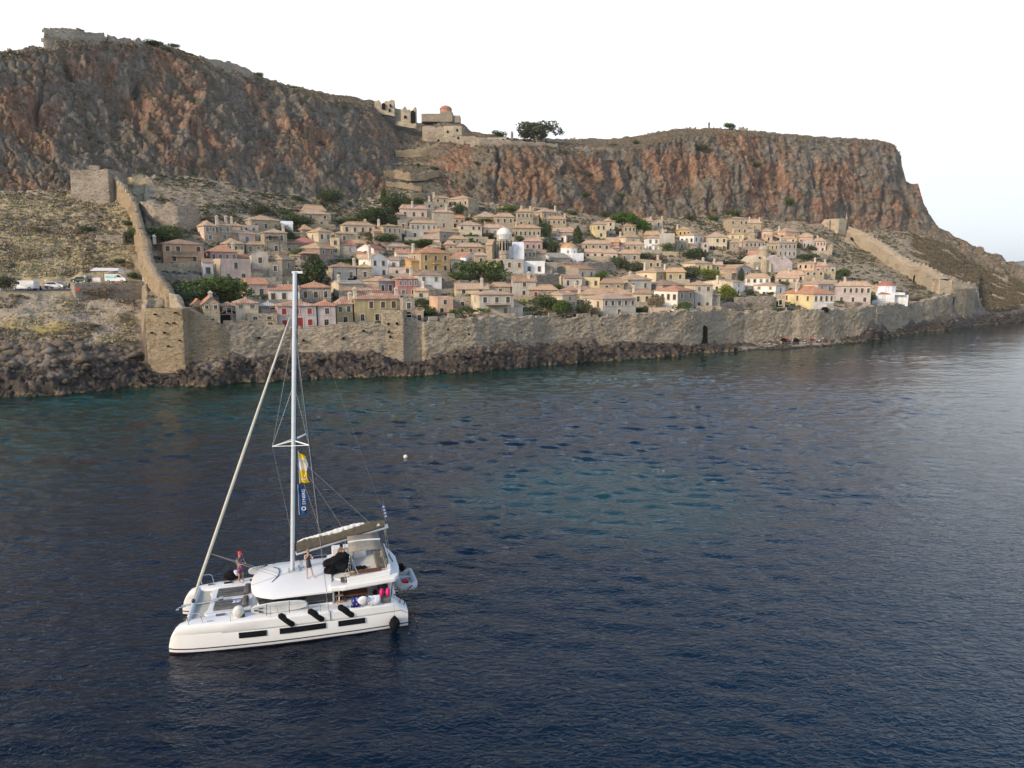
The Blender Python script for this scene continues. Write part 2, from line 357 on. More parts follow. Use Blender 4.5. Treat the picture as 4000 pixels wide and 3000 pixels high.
def soil_mat():
    a = NT('dry_hillside', .95, .1)
    n1 = a.noise(.07, 5, None, .6); n2 = a.noise(.6, 5, None, .65); n3 = a.noise(3.5, 5, None, .7); n4 = a.noise(.22, 4)
    soil = a.mix(a.ss(n2, .35, .65), (.29, .23, .155), (.45, .37, .26)); soil = a.mix(a.ss(n3, .5, .75), soil, (.22, .17, .12))
    grass = a.mix(a.ss(n2, .4, .62), (.56, .45, .26), (.44, .38, .20)); grass = a.mix(a.ss(n3, .52, .75), grass, (.34, .27, .18)); grass = a.mix(a.ss(a.sep(a.g.outputs['Position'], 2), 17, 13), grass, a.mix(a.ss(n2, .4, .6), (.56, .46, .33), (.42, .34, .24)))
    ins = a.attr('zone2', 0); rt = a.attr('zone2', 1)
    gm = a.math('MULTIPLY', a.ss(n4, .38, .58), a.ss(ins, 1, 0, 0, 1))
    c = a.mix(gm, soil, grass)
    # bright dry grass patch low on the left shore
    ym = a.math('MULTIPLY', a.ss(a.noise(.12, 4), .50, .60), a.ss(a.sep(a.g.outputs['Position'], 2), 14, 8))
    ym = a.math('MULTIPLY', ym, a.ss(a.sep(a.g.outputs['Position'], 0), -70, -85)); c = a.mix(ym, c, (.50, .37, .10))
    scr = a.math('MULTIPLY', rt, a.ss(n2, .4, .6)); c = a.mix(a.math('MULTIPLY', scr, .7), c, (.25, .205, .145))
    rocky = a.math('MULTIPLY', a.ss(a.voro(.9, None), .1, .5, 1, 0), a.ss(n4, .45, .62)); c = a.mix(a.math('MULTIPLY', rocky, .8), c, a.mix(a.ss(n3, .4, .6), (.19, .165, .14), (.37, .32, .26)))
    nz = a.sep(a.g.outputs['Normal'], 2); c = a.mix(a.math('MULTIPLY', a.ss(nz, .78, .55), .7), c, a.mix(a.ss(n3, .4, .65), (.33, .26, .18), (.2, .155, .12)))
    a.col(c); b = a.bump(n3, .9, .35); a.nrm(a.bump(n2, .5, .8, b)); return a.m
def shore_mat():
    a = NT('shore_rock', .75, .3)
    n1 = a.noise(.25, 5); n2 = a.noise(1.2, 6, None, .65); n3 = a.noise(5, 5, None, .7); z = a.sep(a.g.outputs['Position'], 2)
    zz = a.math('ADD', z, a.math('MULTIPLY', a.math('SUBTRACT', n2, .5), 5))
    c = a.mix(a.ss(n2, .35, .7), (.052, .042, .036), (.13, .102, .08))
    pale = a.mix(a.ss(n3, .35, .7), (.16, .13, .10), (.36, .29, .21))
    hi = a.math('MULTIPLY', a.ss(zz, 2.8, 5.4), 1); c = a.mix(a.math('MULTIPLY', hi, .75), c, pale)
    c = a.mix(a.math('MULTIPLY', a.ss(n1, .56, .66), a.math('MULTIPLY', a.ss(zz, 1.5, 3.5), .6)), c, (.34, .29, .24))
    c = a.mix(a.ss(z, 1.0, .3), c, a.mix(a.ss(n2, .45, .6), (.035, .03, .022), (.26, .20, .11))); c = a.mix(a.ss(z, .22, .08), c, (.03, .028, .02))
    c = a.mix(a.math('MULTIPLY', a.ss(n3, .5, .8), .6), c, (.03, .027, .025))
    a.col(c); b = a.bump(n3, 1, .25); a.nrm(a.bump(n2, .6, .5, b)); return a.m
MR, MSO, MSH = rock_mat(), soil_mat(), shore_mat()
land('shore_rocks', 0, RA, MSH); land('hillside', RA, RB, MSO); land('cliff', RB, nr - 1, MR)
GD, RID, PXC = Gd, rid, px
# asphalt lane where the vehicles stand
rp = np.arange(-900, 289, 12.); a0 = np.stack(np.broadcast_arrays(*atY(rp, 1137, KN([-1500,136,0,145,560,158])(rp))), -1); a1 = np.stack(np.broadcast_arrays(*atY(rp, 1127, KN([-1500,136,0,145,560,158])(rp) + 7)), -1)
a0[:, 2] += .06; a1[:, 2] += .06
k = len(rp); me = mesh_np('road', np.concatenate([a0, a1]), [(i, i + 1, k + i + 1, k + i) for i in range(k - 1)])
link('road', me, simple('pale_tarmac', (.20, .175, .15), .9), None, kind='structure')
# ---------------------------------------------------------------- sea
def sea():
    cols = np.concatenate([np.linspace(-2600, -140, 60), np.linspace(-110, 4110, 540), np.linspace(4140, 7000, 60)])
    ds = np.concatenate([[6], np.arange(12, 24, .8), np.arange(24, 118, .26), np.geomspace(118.5, 460, 420), [600, 800, 1500, 3000, 6000, 9000]])
    a, b, _ = ray(cols, 1080.5); ang = np.arctan2(a, b)
    Xs = ds[:, None] * np.tan(ang)[None, :]; Ys = ds[:, None] + 0 * Xs; O = 0 * Xs
    wx, wy = Xs + .5 * fbm(Xs / 5, Ys / 5, O, 2, 300), Ys + .35 * fbm(Xs / 4, Ys / 3, O + 5, 2, 310)
    wy2 = wy + .16 * wx
    hgt = .085 * (1 - 2 * np.abs(vnoise(wx / 2.4, wy2 / 1.15, O + 1, 201))) + .10 * vnoise(wx / 1.6 + 9, wy / .9, O + 2, 202) + .026 * vnoise(wx / .75, wy2 / .48, O + 3, 203) + .11 * vnoise(wx / 9, wy / 4.2, O + 4, 204)
    gust = .55 + .75 * np.clip(.5 + .9 * fbm(Xs / 30, Ys / 16, O, 3, 220), 0, 1.2)
    calm = np.interp(Ys, [20, 35, 60, 110, 190, 300], [.5, .65, 1.0, 1.05, .8, .5]) * np.interp(Xs / (Ys + 1), [-.8, .3, .7], [1, .95, .25])
    wc = atZ(1960, 2300, 0); rr = np.hypot(Xs - float(wc[0]), Ys - float(wc[1])) + .5 * fbm(Xs / 1.5, Ys / 1.5, O, 2, 230); hgt = hgt * gust * calm * np.interp(rr, [0, 2.6, 4.2], [.45, .5, 1]) + .008 * np.sin(rr * 7) * np.clip(1 - np.abs(rr - 3.6) / 1.8, 0, 1)
    hgt = np.where(Ys > 420, 0, hgt)
    V = np.stack([Xs, Ys, hgt], -1); n0, n1_ = Xs.shape
    idx = np.arange(n0 * n1_).reshape(n0, n1_); q = np.stack([idx[:-1, :-1], idx[:-1, 1:], idx[1:, 1:], idx[1:, :-1]], -1).reshape(-1, 4)
    me = mesh_np('sea', V.reshape(-1, 3), q, True)
    sh = np.clip((WLY(cols)[None, :] - Ys) / 75, 0, 2); dat = np.zeros((n0, n1_, 4), np.float32); dat[..., 0] = sh; dat[..., 3] = 1
    ca = me.color_attributes.new('depth', 'FLOAT_COLOR', 'POINT'); ca.data.foreach_set('color', dat.reshape(-1))
    a = NT('sea_water', .03, .43); a.b.inputs['IOR'].default_value = 1.333
    d = a.attr('depth', 0); pn = a.noise(.035, 4, None, .55); pn2 = a.noise(.09, 4)
    dd = a.math('ADD', d, a.math('MULTIPLY', a.math('SUBTRACT', pn, .5), .55))
    deep = a.mix(a.ss(a.sep(a.g.outputs['Position'], 0), -20, 30), (.0005, .004, .013), (.001, .017, .040))  # water body coloured darker to the left, standing in for the cliff's dark reflection
    teal = a.mix(a.ss(pn2, .42, .6), (.002, .020, .013), (.004, .040, .030))
    weed = (.010, .009, .010)
    c = a.mix(a.ss(dd, .30, .85), teal, deep)
    sp_ = a.n('ShaderNodeVectorMath', operation='SUBTRACT'); a.set(sp_.inputs[0], a.g.outputs['Position']); sp_.inputs[1].default_value = tuple(float(q) for q in atZ(2350, 1930, 0)); sl_ = a.n('ShaderNodeVectorMath', operation='LENGTH'); a.set(sl_.inputs[0], sp_.outputs[0])
    c = a.mix(a.math('MULTIPLY', a.ss(a.math('ADD', sl_.outputs['Value'], a.math('MULTIPLY', a.math('SUBTRACT', pn, .5), 22)), 17, 5), .75), c, (.006, .048, .058))      # pale sandy seabed patch
    c = a.mix(a.math('MULTIPLY', a.ss(pn2, .52, .60), a.math('MULTIPLY', a.ss(dd, .25, .5), a.ss(dd, .85, .6))), c, weed)
    a.col(c)
    w2 = a.noise(2.6, 3, a.vec((.7, 1.35, 1)), .55, .7); w3 = a.noise(7, 2, a.vec((.7, 1.2, 1)), .5)
    h = a.math('ADD', a.math('MULTIPLY', w2, .15), a.math('MULTIPLY', w3, .02)); h = a.math('MULTIPLY', h, a.ss(a.sep(a.g.outputs['Position'], 1), 40, 170, .85, .25)); h = a.math('MULTIPLY', h, a.ss(a.sep(a.g.outputs['Position'], 0), 20, 90, 1, .45))
    a.nrm(a.bump(h, 1.0, .7))
    link('sea', me, a.m, None, kind='structure')
sea()
# ================================================================ MASONRY MATERIALS
def rubble_mat(name, c1, c2, c3, sc_=2.4, dark=.06, obj=False):
    a = NT(name, .92, .12); v = a.n('ShaderNodeVectorMath', operation='ADD'); a.set(v.inputs[0], a.vec((1, 1, 2.3), obj)); nv_ = a.n('ShaderNodeTexNoise'); nv_.inputs['Scale'].default_value = 1.6; a.set(nv_.inputs[0], a.g.outputs['Position']); sc3 = a.n('ShaderNodeVectorMath', operation='SCALE'); a.set(sc3.inputs[0], nv_.outputs['Color']); sc3.inputs['Scale'].default_value = .5; a.set(v.inputs[1], sc3.outputs[0]); v = v.outputs[0]
    cell = a.n('ShaderNodeTexVoronoi'); cell.inputs['Scale'].default_value = sc_; a.set(cell.inputs[0], v)
    edge = a.voro(sc_, v, 'DISTANCE_TO_EDGE'); big = a.noise(.22, 5, v, .6); mid = a.noise(1.1, 5, v, .65); fine = a.noise(9, 4, v, .7)
    sel = a.sep(cell.outputs['Color'], 0)
    c = a.mix(a.ss(sel, .2, .8), c1, c2); c = a.mix(a.math('MULTIPLY', a.ss(a.noise(.13, 4, v, .5), .5, .62), .7), c, tuple(q * .55 for q in c1)) if not obj else c; c = a.mix(a.ss(big, .38, .62), c, a.mix(a.ss(sel, .2, .9), c3, c1))
    c = a.mix(a.math('MULTIPLY', a.ss(edge, .055, .0), .5), c, (dark, dark * .85, dark * .7)); c = a.mix(a.math('MULTIPLY', a.ss(a.sep(cell.outputs['Color'], 1), .78, .95), .6), c, tuple(q * .4 for q in c2))
    c = a.mix(a.math('MULTIPLY', a.ss(mid, .52, .78), .55), c, (.09, .08, .065)); c = a.mix(a.math('MULTIPLY', a.ss(fine, .5, .8), .35), c, (.1, .085, .07))
    hole = a.ss(a.voro(.55, v), .11, .07); c = a.mix(hole, c, (.03, .026, .022))
    a.col(c); b = a.bump(a.ss(edge, .0, .12), .7, .12); b = a.bump(mid, .7, .25, b); a.nrm(a.bump(fine, .6, .08, b)); return a.m
M_SEA = rubble_mat('sea_wall_rubble', (.55, .45, .315), (.37, .30, .22), (.48, .43, .355), 2.5)
M_SEA2 = rubble_mat('tower_rubble', (.50, .40, .265), (.34, .27, .19), (.42, .37, .30), 2.1)
M_BAST = rubble_mat('bastion_stone', (.50, .38, .235), (.34, .255, .155), (.44, .36, .26), 3.6, .10)
M_PALE = rubble_mat('pale_town_wall', (.62, .52, .38), (.52, .43, .31), (.58, .49, .37), 2.6, .3)
M_FORT = rubble_mat('fort_stone', (.40, .34, .265), (.32, .265, .205), (.42, .36, .29), 1.6, .14)
def strip(name, T, thick, mats, label, cat='wall', step=.4, amp=.12, ztopn=.25, batter=.05, down=1.2, group=None, parent=None, cut=None):
    """a masonry wall along image columns T = [(px, top row, base row, Y)], seen from its (right-hand) front"""
    T = np.array(T, float); x, y, zt = atY(T[:, 0], T[:, 1], T[:, 3]); zb = atY(T[:, 0], T[:, 2], T[:, 3])[2] - down
    s = np.concatenate([[0], np.cumsum(np.hypot(np.diff(x), np.diff(y)))]); n = max(3, int(s[-1] / step)); q = np.linspace(0, s[-1], n)
    x, y, zt, zb = [np.interp(q, s, k) for k in (x, y, zt, zb)]
    dx, dy = np.gradient(x), np.gradient(y); l = np.hypot(dx, dy) + 1e-9; nx_, ny_ = dy / l, -dx / l
    zt = zt + vnoise(q / 1.7, q * 0, q * 0 + 3, 7) * ztopn + vnoise(q / .5, q * 0, q * 0 + 3, 8) * ztopn * .4
    hmax = (zt - zb).max(); m = max(3, int(hmax / step)); t = np.linspace(0, 1, m)[:, None]
    zz = zb + (zt - zb) * t; bt = batter * (zt - zz)
    X = x + nx_ * bt; Y = y + ny_ * bt
    f1, f2, idv = worley(X / .75 + 0 * zz, Y / .75 + 0 * zz, zz / .5, 3)
    d = amp * ((idv - .5) * 1.2 - np.clip(.2 - (f2 - f1), 0, 1) * 3) + fbm(X / 5, Y / 5, zz / 4, 3, 12) * amp * 2.2
    X = X + nx_ * d; Y = Y + ny_ * d
    Vf = np.stack([X, Y, zz + 0 * X], -1); idx = np.arange(m * n).reshape(m, n)
    q4 = [np.stack([idx[:-1, :-1], idx[:-1, 1:], idx[1:, 1:], idx[1:, :-1]], -1).reshape(-1, 4)]
    B = np.stack([np.stack([x - nx_ * thick, y - ny_ * thick, zb], -1), np.stack([x - nx_ * thick, y - ny_ * thick, zt - .05], -1)], 0)
    o = m * n; bi = np.arange(2 * n).reshape(2, n) + o
    q4.append(np.stack([bi[0, 1:], bi[0, :-1], bi[1, :-1], bi[1, 1:]], -1))
    q4.append(np.stack([idx[-1, :-1], idx[-1, 1:], bi[1, 1:], bi[1, :-1]], -1))
    V = np.concatenate([Vf.reshape(-1, 3), B.reshape(-1, 3)]); Q = np.concatenate(q4)
    fs = [tuple(int(k) for k in f) for f in Q]
    fs.append(tuple([int(k) for k in idx[:, 0]] + [int(bi[1, 0]), int(bi[0, 0])])); fs.append(tuple([int(k) for k in idx[::-1, -1]] + [int(bi[0, -1]), int(bi[1, -1])]))
    me = bpy.data.meshes.new(name); me.from_pydata(V.tolist(), [], fs); me.polygons.foreach_set('use_smooth', [True] * len(me.polygons)); me.update()
    kw = dict(label=label, category=cat, group=group, kind='thing') if label else {}
    o = link(name, me, mats, parent, **kw)
    o['_n'] = 0
    del o['_n']
    return o, (q, x, y, zt, nx_, ny_)
def merlons(o, info, pxs, size=(1.1, .55, .8), m=None):
    q, x, y, zt, nx_, ny_ = info; col = 2000 + F * x / (y * cp - 0)    # approximate column of every sample
    mb = MB().box((0, 0, size[2] / 2), size, taper=.93); me = mb.mesh('merlon'); me.materials.append(m)
    for p in pxs:
        i = int(np.argmin(np.abs(col - p))); r = math.atan2(-nx_[i], ny_[i]) + math.pi
        k = link('merlon', me, None, o); k.location = (x[i] - nx_[i] * .3, y[i] - ny_[i] * .3, zt[i] - .15); k.rotation_euler = (0, 0, math.atan2(nx_[i], -ny_[i])); k.scale = (random.uniform(.85, 1.15), 1, random.uniform(.8, 1.15))
random.seed(5)
# ---- the long sea wall with its small buttress steps
pc = np.unique(np.concatenate([np.arange(735, 3735, 12.), [1484, 1490, 1650, 1655, 1934, 2090, 2096, 2476, 3420, 3426]]))
step_ = KN([735,0,1649,0,1655,-.7,1930,-.7,1936,-.2,2090,-1.0,2096,0,2470,0,2478,-.5,2900,-.5,2906,0,3110,0,3114,-.5,3285,-.5,3289,0,3386,0,3390,.7,3422,.7,3426,-.3,3535,-.3,3540,.3,3735,.3])
T = [(p, float(WTpy(p)), float(WBpy(p)) + 6, float(YW(p)) + float(step_(p))) for p in pc]
W_SEA, info = strip('sea_wall', T, 2.0, M_SEA, 'long weathered rubble sea wall standing on the dark shore rocks below the town', step=.32, amp=.2, ztopn=.45, down=2)
merlons(W_SEA, info, [880, 912, 948, 1001, 1296, 1331, 1374, 1416, 1447, 1597, 1613, 1692, 1733, 1763, 2108, 2160, 2270, 2300, 2330, 2388, 2440, 2560, 2590, 2795, 2830, 2868, 3010, 3150, 3180], (1.7, .7, .8), M_SEA)
# arched postern and drain holes: solid near-black panels, shade put into the colour
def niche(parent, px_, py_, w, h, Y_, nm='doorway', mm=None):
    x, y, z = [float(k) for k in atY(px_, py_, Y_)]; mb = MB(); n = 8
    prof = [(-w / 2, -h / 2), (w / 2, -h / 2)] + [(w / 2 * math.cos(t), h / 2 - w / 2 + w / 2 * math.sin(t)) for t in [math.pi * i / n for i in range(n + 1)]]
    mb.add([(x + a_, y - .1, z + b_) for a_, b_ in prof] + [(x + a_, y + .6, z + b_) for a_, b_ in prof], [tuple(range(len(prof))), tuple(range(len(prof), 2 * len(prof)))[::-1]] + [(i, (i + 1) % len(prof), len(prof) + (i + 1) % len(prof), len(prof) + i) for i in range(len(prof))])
    return mb.put(nm, mm or M_HOLE_SHADE, parent)
M_HOLE_SHADE = simple('opening_shade', (.012, .011, .010), .95, .05)  # near-black colour stands for the unlit depth of openings
niche(W_SEA, 2747, 1298, 2.2, 3.6, YW(2747) - .55, 'archway'); niche(W_SEA, 2749, 1340, 2.0, 3.2, YW(2749) - 1.2, 'archway')
for a_, b_ in ((1524, 1315), (1518, 1296), (2037, 1298), (1419, 1293), (1010, 1320), (1750, 1287), (1832, 1305), (2352, 1268), (1340, 1322), (1183, 1330)): niche(W_SEA, a_, b_, .35, .42, YW(a_) - .75, 'drain_hole')
niche(W_SEA, 3224, 1210, 1.9, 1.6, YW(3224) - .2, 'archway')
# ---- bastion at the south-west corner
yb = float(YW(640))
o, inf = strip('stone_bastion', [(565, 1206, 1462, yb), (640, 1205, 1462, yb), (714, 1205, 1462, yb)], 7.0, M_BAST, 'tall square corner bastion of coursed tan stone rising straight from the rocks', cat='tower', step=.3, amp=.16, batter=.03, down=2, ztopn=.2)
for a_, b_ in ((683, 1222), (603, 1228), (650, 1262), (700, 1330), (640, 1300), (590, 1300), (676, 1262), (655, 1352)): niche(o, a_, b_, .28, .28, yb - .62, 'putlog_hole')
strip('sloping_wall', [(712, 1205, 1408, float(YW(724)) - .6), (745, 1207, 1402, float(YW(745)) - .6), (790, 1228, 1398, float(YW(790)) - .5), (850, 1262, 1396, float(YW(850)) - .4), (900, 1272, 1390, float(YW(900)) + .1)], 3.0, M_BAST, 'wall shoulder sloping down from the corner bastion towards the houses', step=.34, amp=.12, down=2)
strip('bastion_parapet', [(574, 1172, 1206, yb + 5), (600, 1158, 1206, yb + 6), (640, 1155, 1206, yb + 6.4)], .8, M_SEA, 'ruined stone parapet behind the top of the corner bastion', step=.3, amp=.15, ztopn=.8)
strip('bastion_parapet', [(660, 1146, 1206, yb + 5), (685, 1148, 1206, yb + 5), (700, 1190, 1206, yb + 4.6), (715, 1204, 1208, yb + 4.4)], 1.2, M_PALE, 'pale sloping wall stub rising from the right of the bastion top', step=.3, amp=.08, ztopn=.15)
# ---- square tower set in the sea wall below the olive house
yt = float(YW(1530)) - .35
o, inf = strip('wall_tower', [(1487, 1212, 1400, yt), (1530, 1211, 1405, yt), (1576, 1212, 1412, yt)], 4.5, M_SEA2, 'square tan tower built into the sea wall in front of the olive house', cat='tower', step=.3, amp=.12, down=2.2, ztopn=.12)
for a_, b_ in ((1517, 1265), (1550, 1263), (1524, 1315)): niche(o, a_, b_, .4, .5, yt - .3, 'loophole')
def block(name, cols, top, base, Yc_, dz, m, label, cat='tower', down=3):
    """four sided tower: near corner at cols[1], faces to cols[0] and cols[2]; Yc_ distances of the three corners"""
    P3 = [Vector([float(k) for k in atY(c_, top, y_)]) for c_, y_ in zip(cols, Yc_)]; zt_ = P3[1].z; zb_ = float(atY(cols[1], base, Yc_[1])[2]) - down; back = P3[0] + P3[2] - P3[1]
    poly = [P3[0], P3[1], P3[2], back]; n = 14; mb = MB()
    for i in range(4):
        a_, b_ = poly[i], poly[(i + 1) % 4]
        V = []; m_n = 10
        for j in range(m_n + 1):
            for k in range(n + 1):
                p = a_.lerp(b_, k / n); z_ = zb_ + (zt_ - zb_) * j / m_n; w_ = 0 if k in (0, n) else .12 * random.uniform(-1, 1); out = Vector((b_.y - a_.y, a_.x - b_.x, 0)).normalized()
                V.append((p.x + out.x * w_, p.y + out.y * w_, z_ + (random.uniform(-.25, .25) if j == m_n else 0)))
        mb.add(V, [(j * (n + 1) + k, j * (n + 1) + k + 1, (j + 1) * (n + 1) + k + 1, (j + 1) * (n + 1) + k) for j in range(m_n) for k in range(n)])
    mb.add([(p.x, p.y, zt_ - .3) for p in poly], [(0, 1, 2, 3)]); o = mb.put(name, m, None, label=label, category=cat, kind='thing'); return o
yt = float(YW(3770)) - .5
block('corner_tower', (3732, 3779, 3813), 1130, 1232, (268, 272, 280), 0, M_SEA2, 'square stone tower ending the sea wall at its far right corner')
# ---- left rising wall and its top tower
def YG(px_, py_): return surfY(px_, py_)
TL = [(423,677,768),(448,702,790),(485,738,830),(514,782,872),(521,818,910),(539,904,1000),(543,915,1015),(553,917,1030),(560,950,1050),(563,998,1082),(593,1056,1118),(629,1114,1165),(650,1160,1196)]
YL = [YG(423,768),YG(448,790),YG(485,830),YG(514,872),YG(521,910),168,164,161,157,151,143,135,131]
o, inf = strip('hillside_wall', [(a_, b_, c_, y_) for (a_, b_, c_), y_ in zip(TL, YL)], 1.6, M_BAST, 'crumbling town wall climbing the slope on the left up to the square fort', step=.45, amp=.16, ztopn=.5, down=2.5)
q_ = list(np.linspace(430, 560, 16)) ; merlons(o, inf, q_, (1.0, .6, .9), M_PALE)
y0 = YG(423, 768)
o, inf = strip('square_fort', [(273, 662, 770, y0 - 5), (348, 663, 768, y0 - 5), (423, 660, 762, y0 - 5)], 10, M_FORT, 'square tan stone fort at the top of the left town wall under the cliff', cat='tower', step=.45, amp=.08, down=3, ztopn=.1)
merlons(o, inf, [392, 404, 416], (1.3, .7, 1.3), M_FORT)
strip('fort_gable', [(253, 620, 672, y0 + 3), (280, 619, 672, y0 + 3), (306, 621, 672, y0 + 3)], 2.5, M_FORT, 'broken upper wall stub leaning on the cliff behind the square fort', step=.4, amp=.1, ztopn=.6)
strip('boulder_wall', [(568, 684, 725, YG(585, 725)), (585, 690, 725, YG(585, 725)), (602, 718, 728, YG(585, 725))], 1.2, M_FORT, 'lone pale wall remnant on the slope right of the square fort', step=.3, amp=.2, ztopn=.6)
o, _ = strip('retaining_wall', [(520, 790, 850, YG(560, 850)), (600, 795, 880, YG(600, 880)), (690, 797, 900, YG(690, 900)), (780, 803, 905, YG(780, 905))], 3, M_FORT, 'big ruined retaining wall on the slope behind the left houses', step=.45, amp=.25, ztopn=.7)
strip('terrace_wall', [(375, 918, 950, YG(380, 950)), (430, 917, 952, YG(430, 952)), (482, 918, 955, YG(482, 955))], 2.2, M_FORT, 'low ruined stone hut with flat slab roof on the left slope', cat='ruin', step=.3, amp=.12, ztopn=.1)
strip('terrace_wall', [(608, 1026, 1062, YG(640, 1058)), (700, 1026, 1062, YG(700, 1058)), (800, 1020, 1056, YG(800, 1052))], 1.0, M_PALE, 'low stone garden wall below the large orange-tan house', step=.35, amp=.05, ztopn=.08)
strip('terrace_wall', [(620, 1062, 1180, YG(640, 1100)), (700, 1075, 1180, YG(700, 1105)), (780, 1078, 1170, YG(780, 1105)), (830, 1085, 1150, YG(820, 1110))], 3.0, M_FORT, 'rough rock and plaster bank above the big green tree', step=.4, amp=.35, ztopn=.4)
# road-side terrace building with small openings
o, _ = strip('terrace_building', [(288, 1104, 1146, 147.5), (400, 1104, 1146, 151), (500, 1104, 1146, 154), (592, 1104, 1146, 157)], 3.5, M_FORT, 'long low stone terrace beside the road carrying the awning and the delivery van', cat='terrace', step=.3, amp=.07, ztopn=.05, down=2)
for a_, c_ in ((306, (.35, .04, .03)), (408, (.2, .12, .08)), (430, (.06, .05, .04))):
    x, y, z = [float(k) for k in atY(a_, 1132, float(np.interp(a_, [288, 592], [147.5, 157])) - .3)]
    MB().box((x, y, z), (.75, .3, .5)).put('vent', simple('vent_%d' % a_, c_), o)
# ---- right rising wall
TR = [(3308,884,931),(3352,903,959),(3395,924,984),(3453,960,1025),(3515,1004,1062),(3562,1026,1090),(3616,1044,1119),(3670,1073,1140),(3724,1094,1150),(3764,1109,1152),(3806,1106,1150)]
YR = [YG(3308,931),YG(3352,959),YG(3395,984),YG(3453,1025),YG(3515,1062),YG(3562,1090),YG(3616,1119),YG(3670,1145),281,284,288]
o, inf = strip('town_wall', [(a_, b_ + 14, c_, y_) for (a_, b_, c_), y_ in zip(TR, YR)], 5.0, M_PALE, 'broad cream town wall running down the right slope to the corner tower', step=.55, amp=.07, ztopn=.2, down=5)
niche(o, 3582, 1087, 2.6, 3.4, YG(3582, 1100) - .6, 'gateway'); niche(o, 3327, 936, 1.2, 2.2, YG(3327, 950) - .4, 'doorway')
o2, inf = strip('parapet', [(a_ + 6, b_, b_ + 17, y_ + 4.0) for (a_, b_, c_), y_ in zip(TR, YR)], .9, M_PALE, 'crenellated parapet along the outer edge of the cream right town wall', step=.5, amp=.06, ztopn=.25, down=.3)
merlons(o2, inf, list(np.linspace(3330, 3790, 30)), (1.4, .6, .9), M_PALE)
yt = YG(3270, 912)
o = block('gate_tower', (3241, 3278, 3308), 853, 914, (yt + 2, yt - 1, yt + 2.5), 0, M_PALE, 'pale flat topped tower at the head of the right town wall under the cliff', down=5)
MB().add([tuple(float(k) for k in atY(a_, b_, yt + c_)) for a_, b_, c_ in ((3302, 855, 2), (3311, 855, 2), (3311, 855, 3.5), (3302, 855, 3.5), (3306, 830, 2.4), (3308, 830, 2.9))], [(0, 1, 5, 4), (1, 2, 5), (2, 3, 4, 5), (3, 0, 4)]).put('pinnacle', M_PALE, o)
strip('wing_wall', [(3178, 889, 905, yt + 6), (3200, 868, 905, yt + 4), (3222, 858, 910, yt + 2), (3242, 856, 915, yt + 1)], 1.2, M_PALE, 'low curved wing wall left of the right gate tower', step=.45, amp=.1, ztopn=.2)
# ---- fortifications on the rock
def LY(px_, i=6): return float((L6Y_ if i == 6 else L7Y_)(px_))
L6Y_ = lambda p: L5Y(p) + d6(p); L7Y_ = lambda p: L5Y(p) + d6(p) + d7(p)
o, inf = strip('citadel_wall', [(168, 160, 192, LY(170)), (172, 118, 190, LY(172)), (200, 117, 185, LY(200)), (300, 122, 175, LY(300)), (408, 128, 165, LY(408))], 3, M_FORT, 'high crenellated citadel wall on the left summit of the rock', step=.5, amp=.1, ztopn=.15, down=3)
merlons(o, inf, list(np.linspace(196, 404, 24)), (1.0, .6, .9), M_FORT)
o, inf = strip('citadel_wall', [(-60, 205, 225, LY(0)), (45, 203, 225, LY(45)), (47, 196, 225, LY(47)), (114, 198, 215, LY(114)), (116, 186, 212, LY(116)), (168, 184, 205, LY(168))], 2, M_FORT, 'low stepped wall on the skyline left of the summit citadel', step=.5, amp=.1, ztopn=.2, down=3)
merlons(o, inf, [60, 75, 90, 105], (1.0, .6, .6), M_FORT)
strip('citadel_wall', [(418, 132, 160, LY(430)), (445, 138, 165, LY(445)), (480, 148, 170, LY(480)), (520, 154, 178, LY(520)), (560, 158, 180, LY(560))], 1.5, M_FORT, 'broken stretch of wall on the skyline just right of the summit citadel', step=.4, amp=.1, ztopn=.7, down=3)
o, inf = strip('citadel_wall', [(784, 222, 245, LY(784)), (850, 234, 275, LY(850)), (912, 244, 292, LY(912)), (960, 262, 300, LY(960)), (990, 285, 305, LY(990))], 2, M_FORT, 'tan wall running down the skyline ridge before the lone bush', step=.5, amp=.12, ztopn=.3, down=2)
merlons(o, inf, [805, 820, 835, 850], (.9, .6, .6), M_FORT)
yf = LY(1690) + 4
strip('upper_fort', [(1650, 492, 560, yf + 4), (1668, 490, 566, yf + 1), (1705, 498, 566, yf - 1), (1736, 492, 563, yf - 3)], 5, M_FORT, 'tall plain fortress wall above the zigzag path', step=.5, amp=.08, ztopn=.2, down=4)
strip('gate_house', [(1734, 492, 545, yf - 3.2), (1770, 490, 545, yf - 4), (1805, 493, 545, yf - 3)], 8, M_PALE, 'square stone gatehouse block of the upper fortress', cat='gatehouse', step=.45, amp=.06, ztopn=.08, down=3)
o, inf = strip('rampart', [(1712, 545, 572, LY(1720) - 1), (1735, 533, 574, LY(1735) - 1), (1800, 528, 575, LY(1800)), (1870, 536, 576, LY(1870)), (1995, 548, 580, LY(1995)), (2090, 556, 585, LY(2090)), (2180, 562, 590, LY(2180))], 2.5, M_FORT, 'long rampart along the cliff edge below the domed chapel', step=.5, amp=.12, ztopn=.3, down=3)
for a_, b_ in ((1790, 538), (1749, 514), (1786, 508), (1713, 548)): niche(o, a_, b_, .9, 1.0, LY(a_) - 4.6, 'loophole')
strip('rampart', [(2215, 577, 598, LY(2215)), (2270, 574, 600, LY(2270)), (2335, 574, 600, LY(2335)), (2480, 585, 600, LY(2480))], 1.5, M_FORT, 'low tan rampart fragment on the cliff edge right of the big trees', step=.5, amp=.12, ztopn=.5, down=3)
o, inf = strip('portico', [(1904, 537, 552, LY(1940) + 8), (1940, 537, 552, LY(1940) + 8), (1978, 537, 552, LY(1940) + 8)], 3, M_PALE, 'low pale arched building behind the rampart near the big trees', cat='building', step=.45, amp=.04, ztopn=.05)
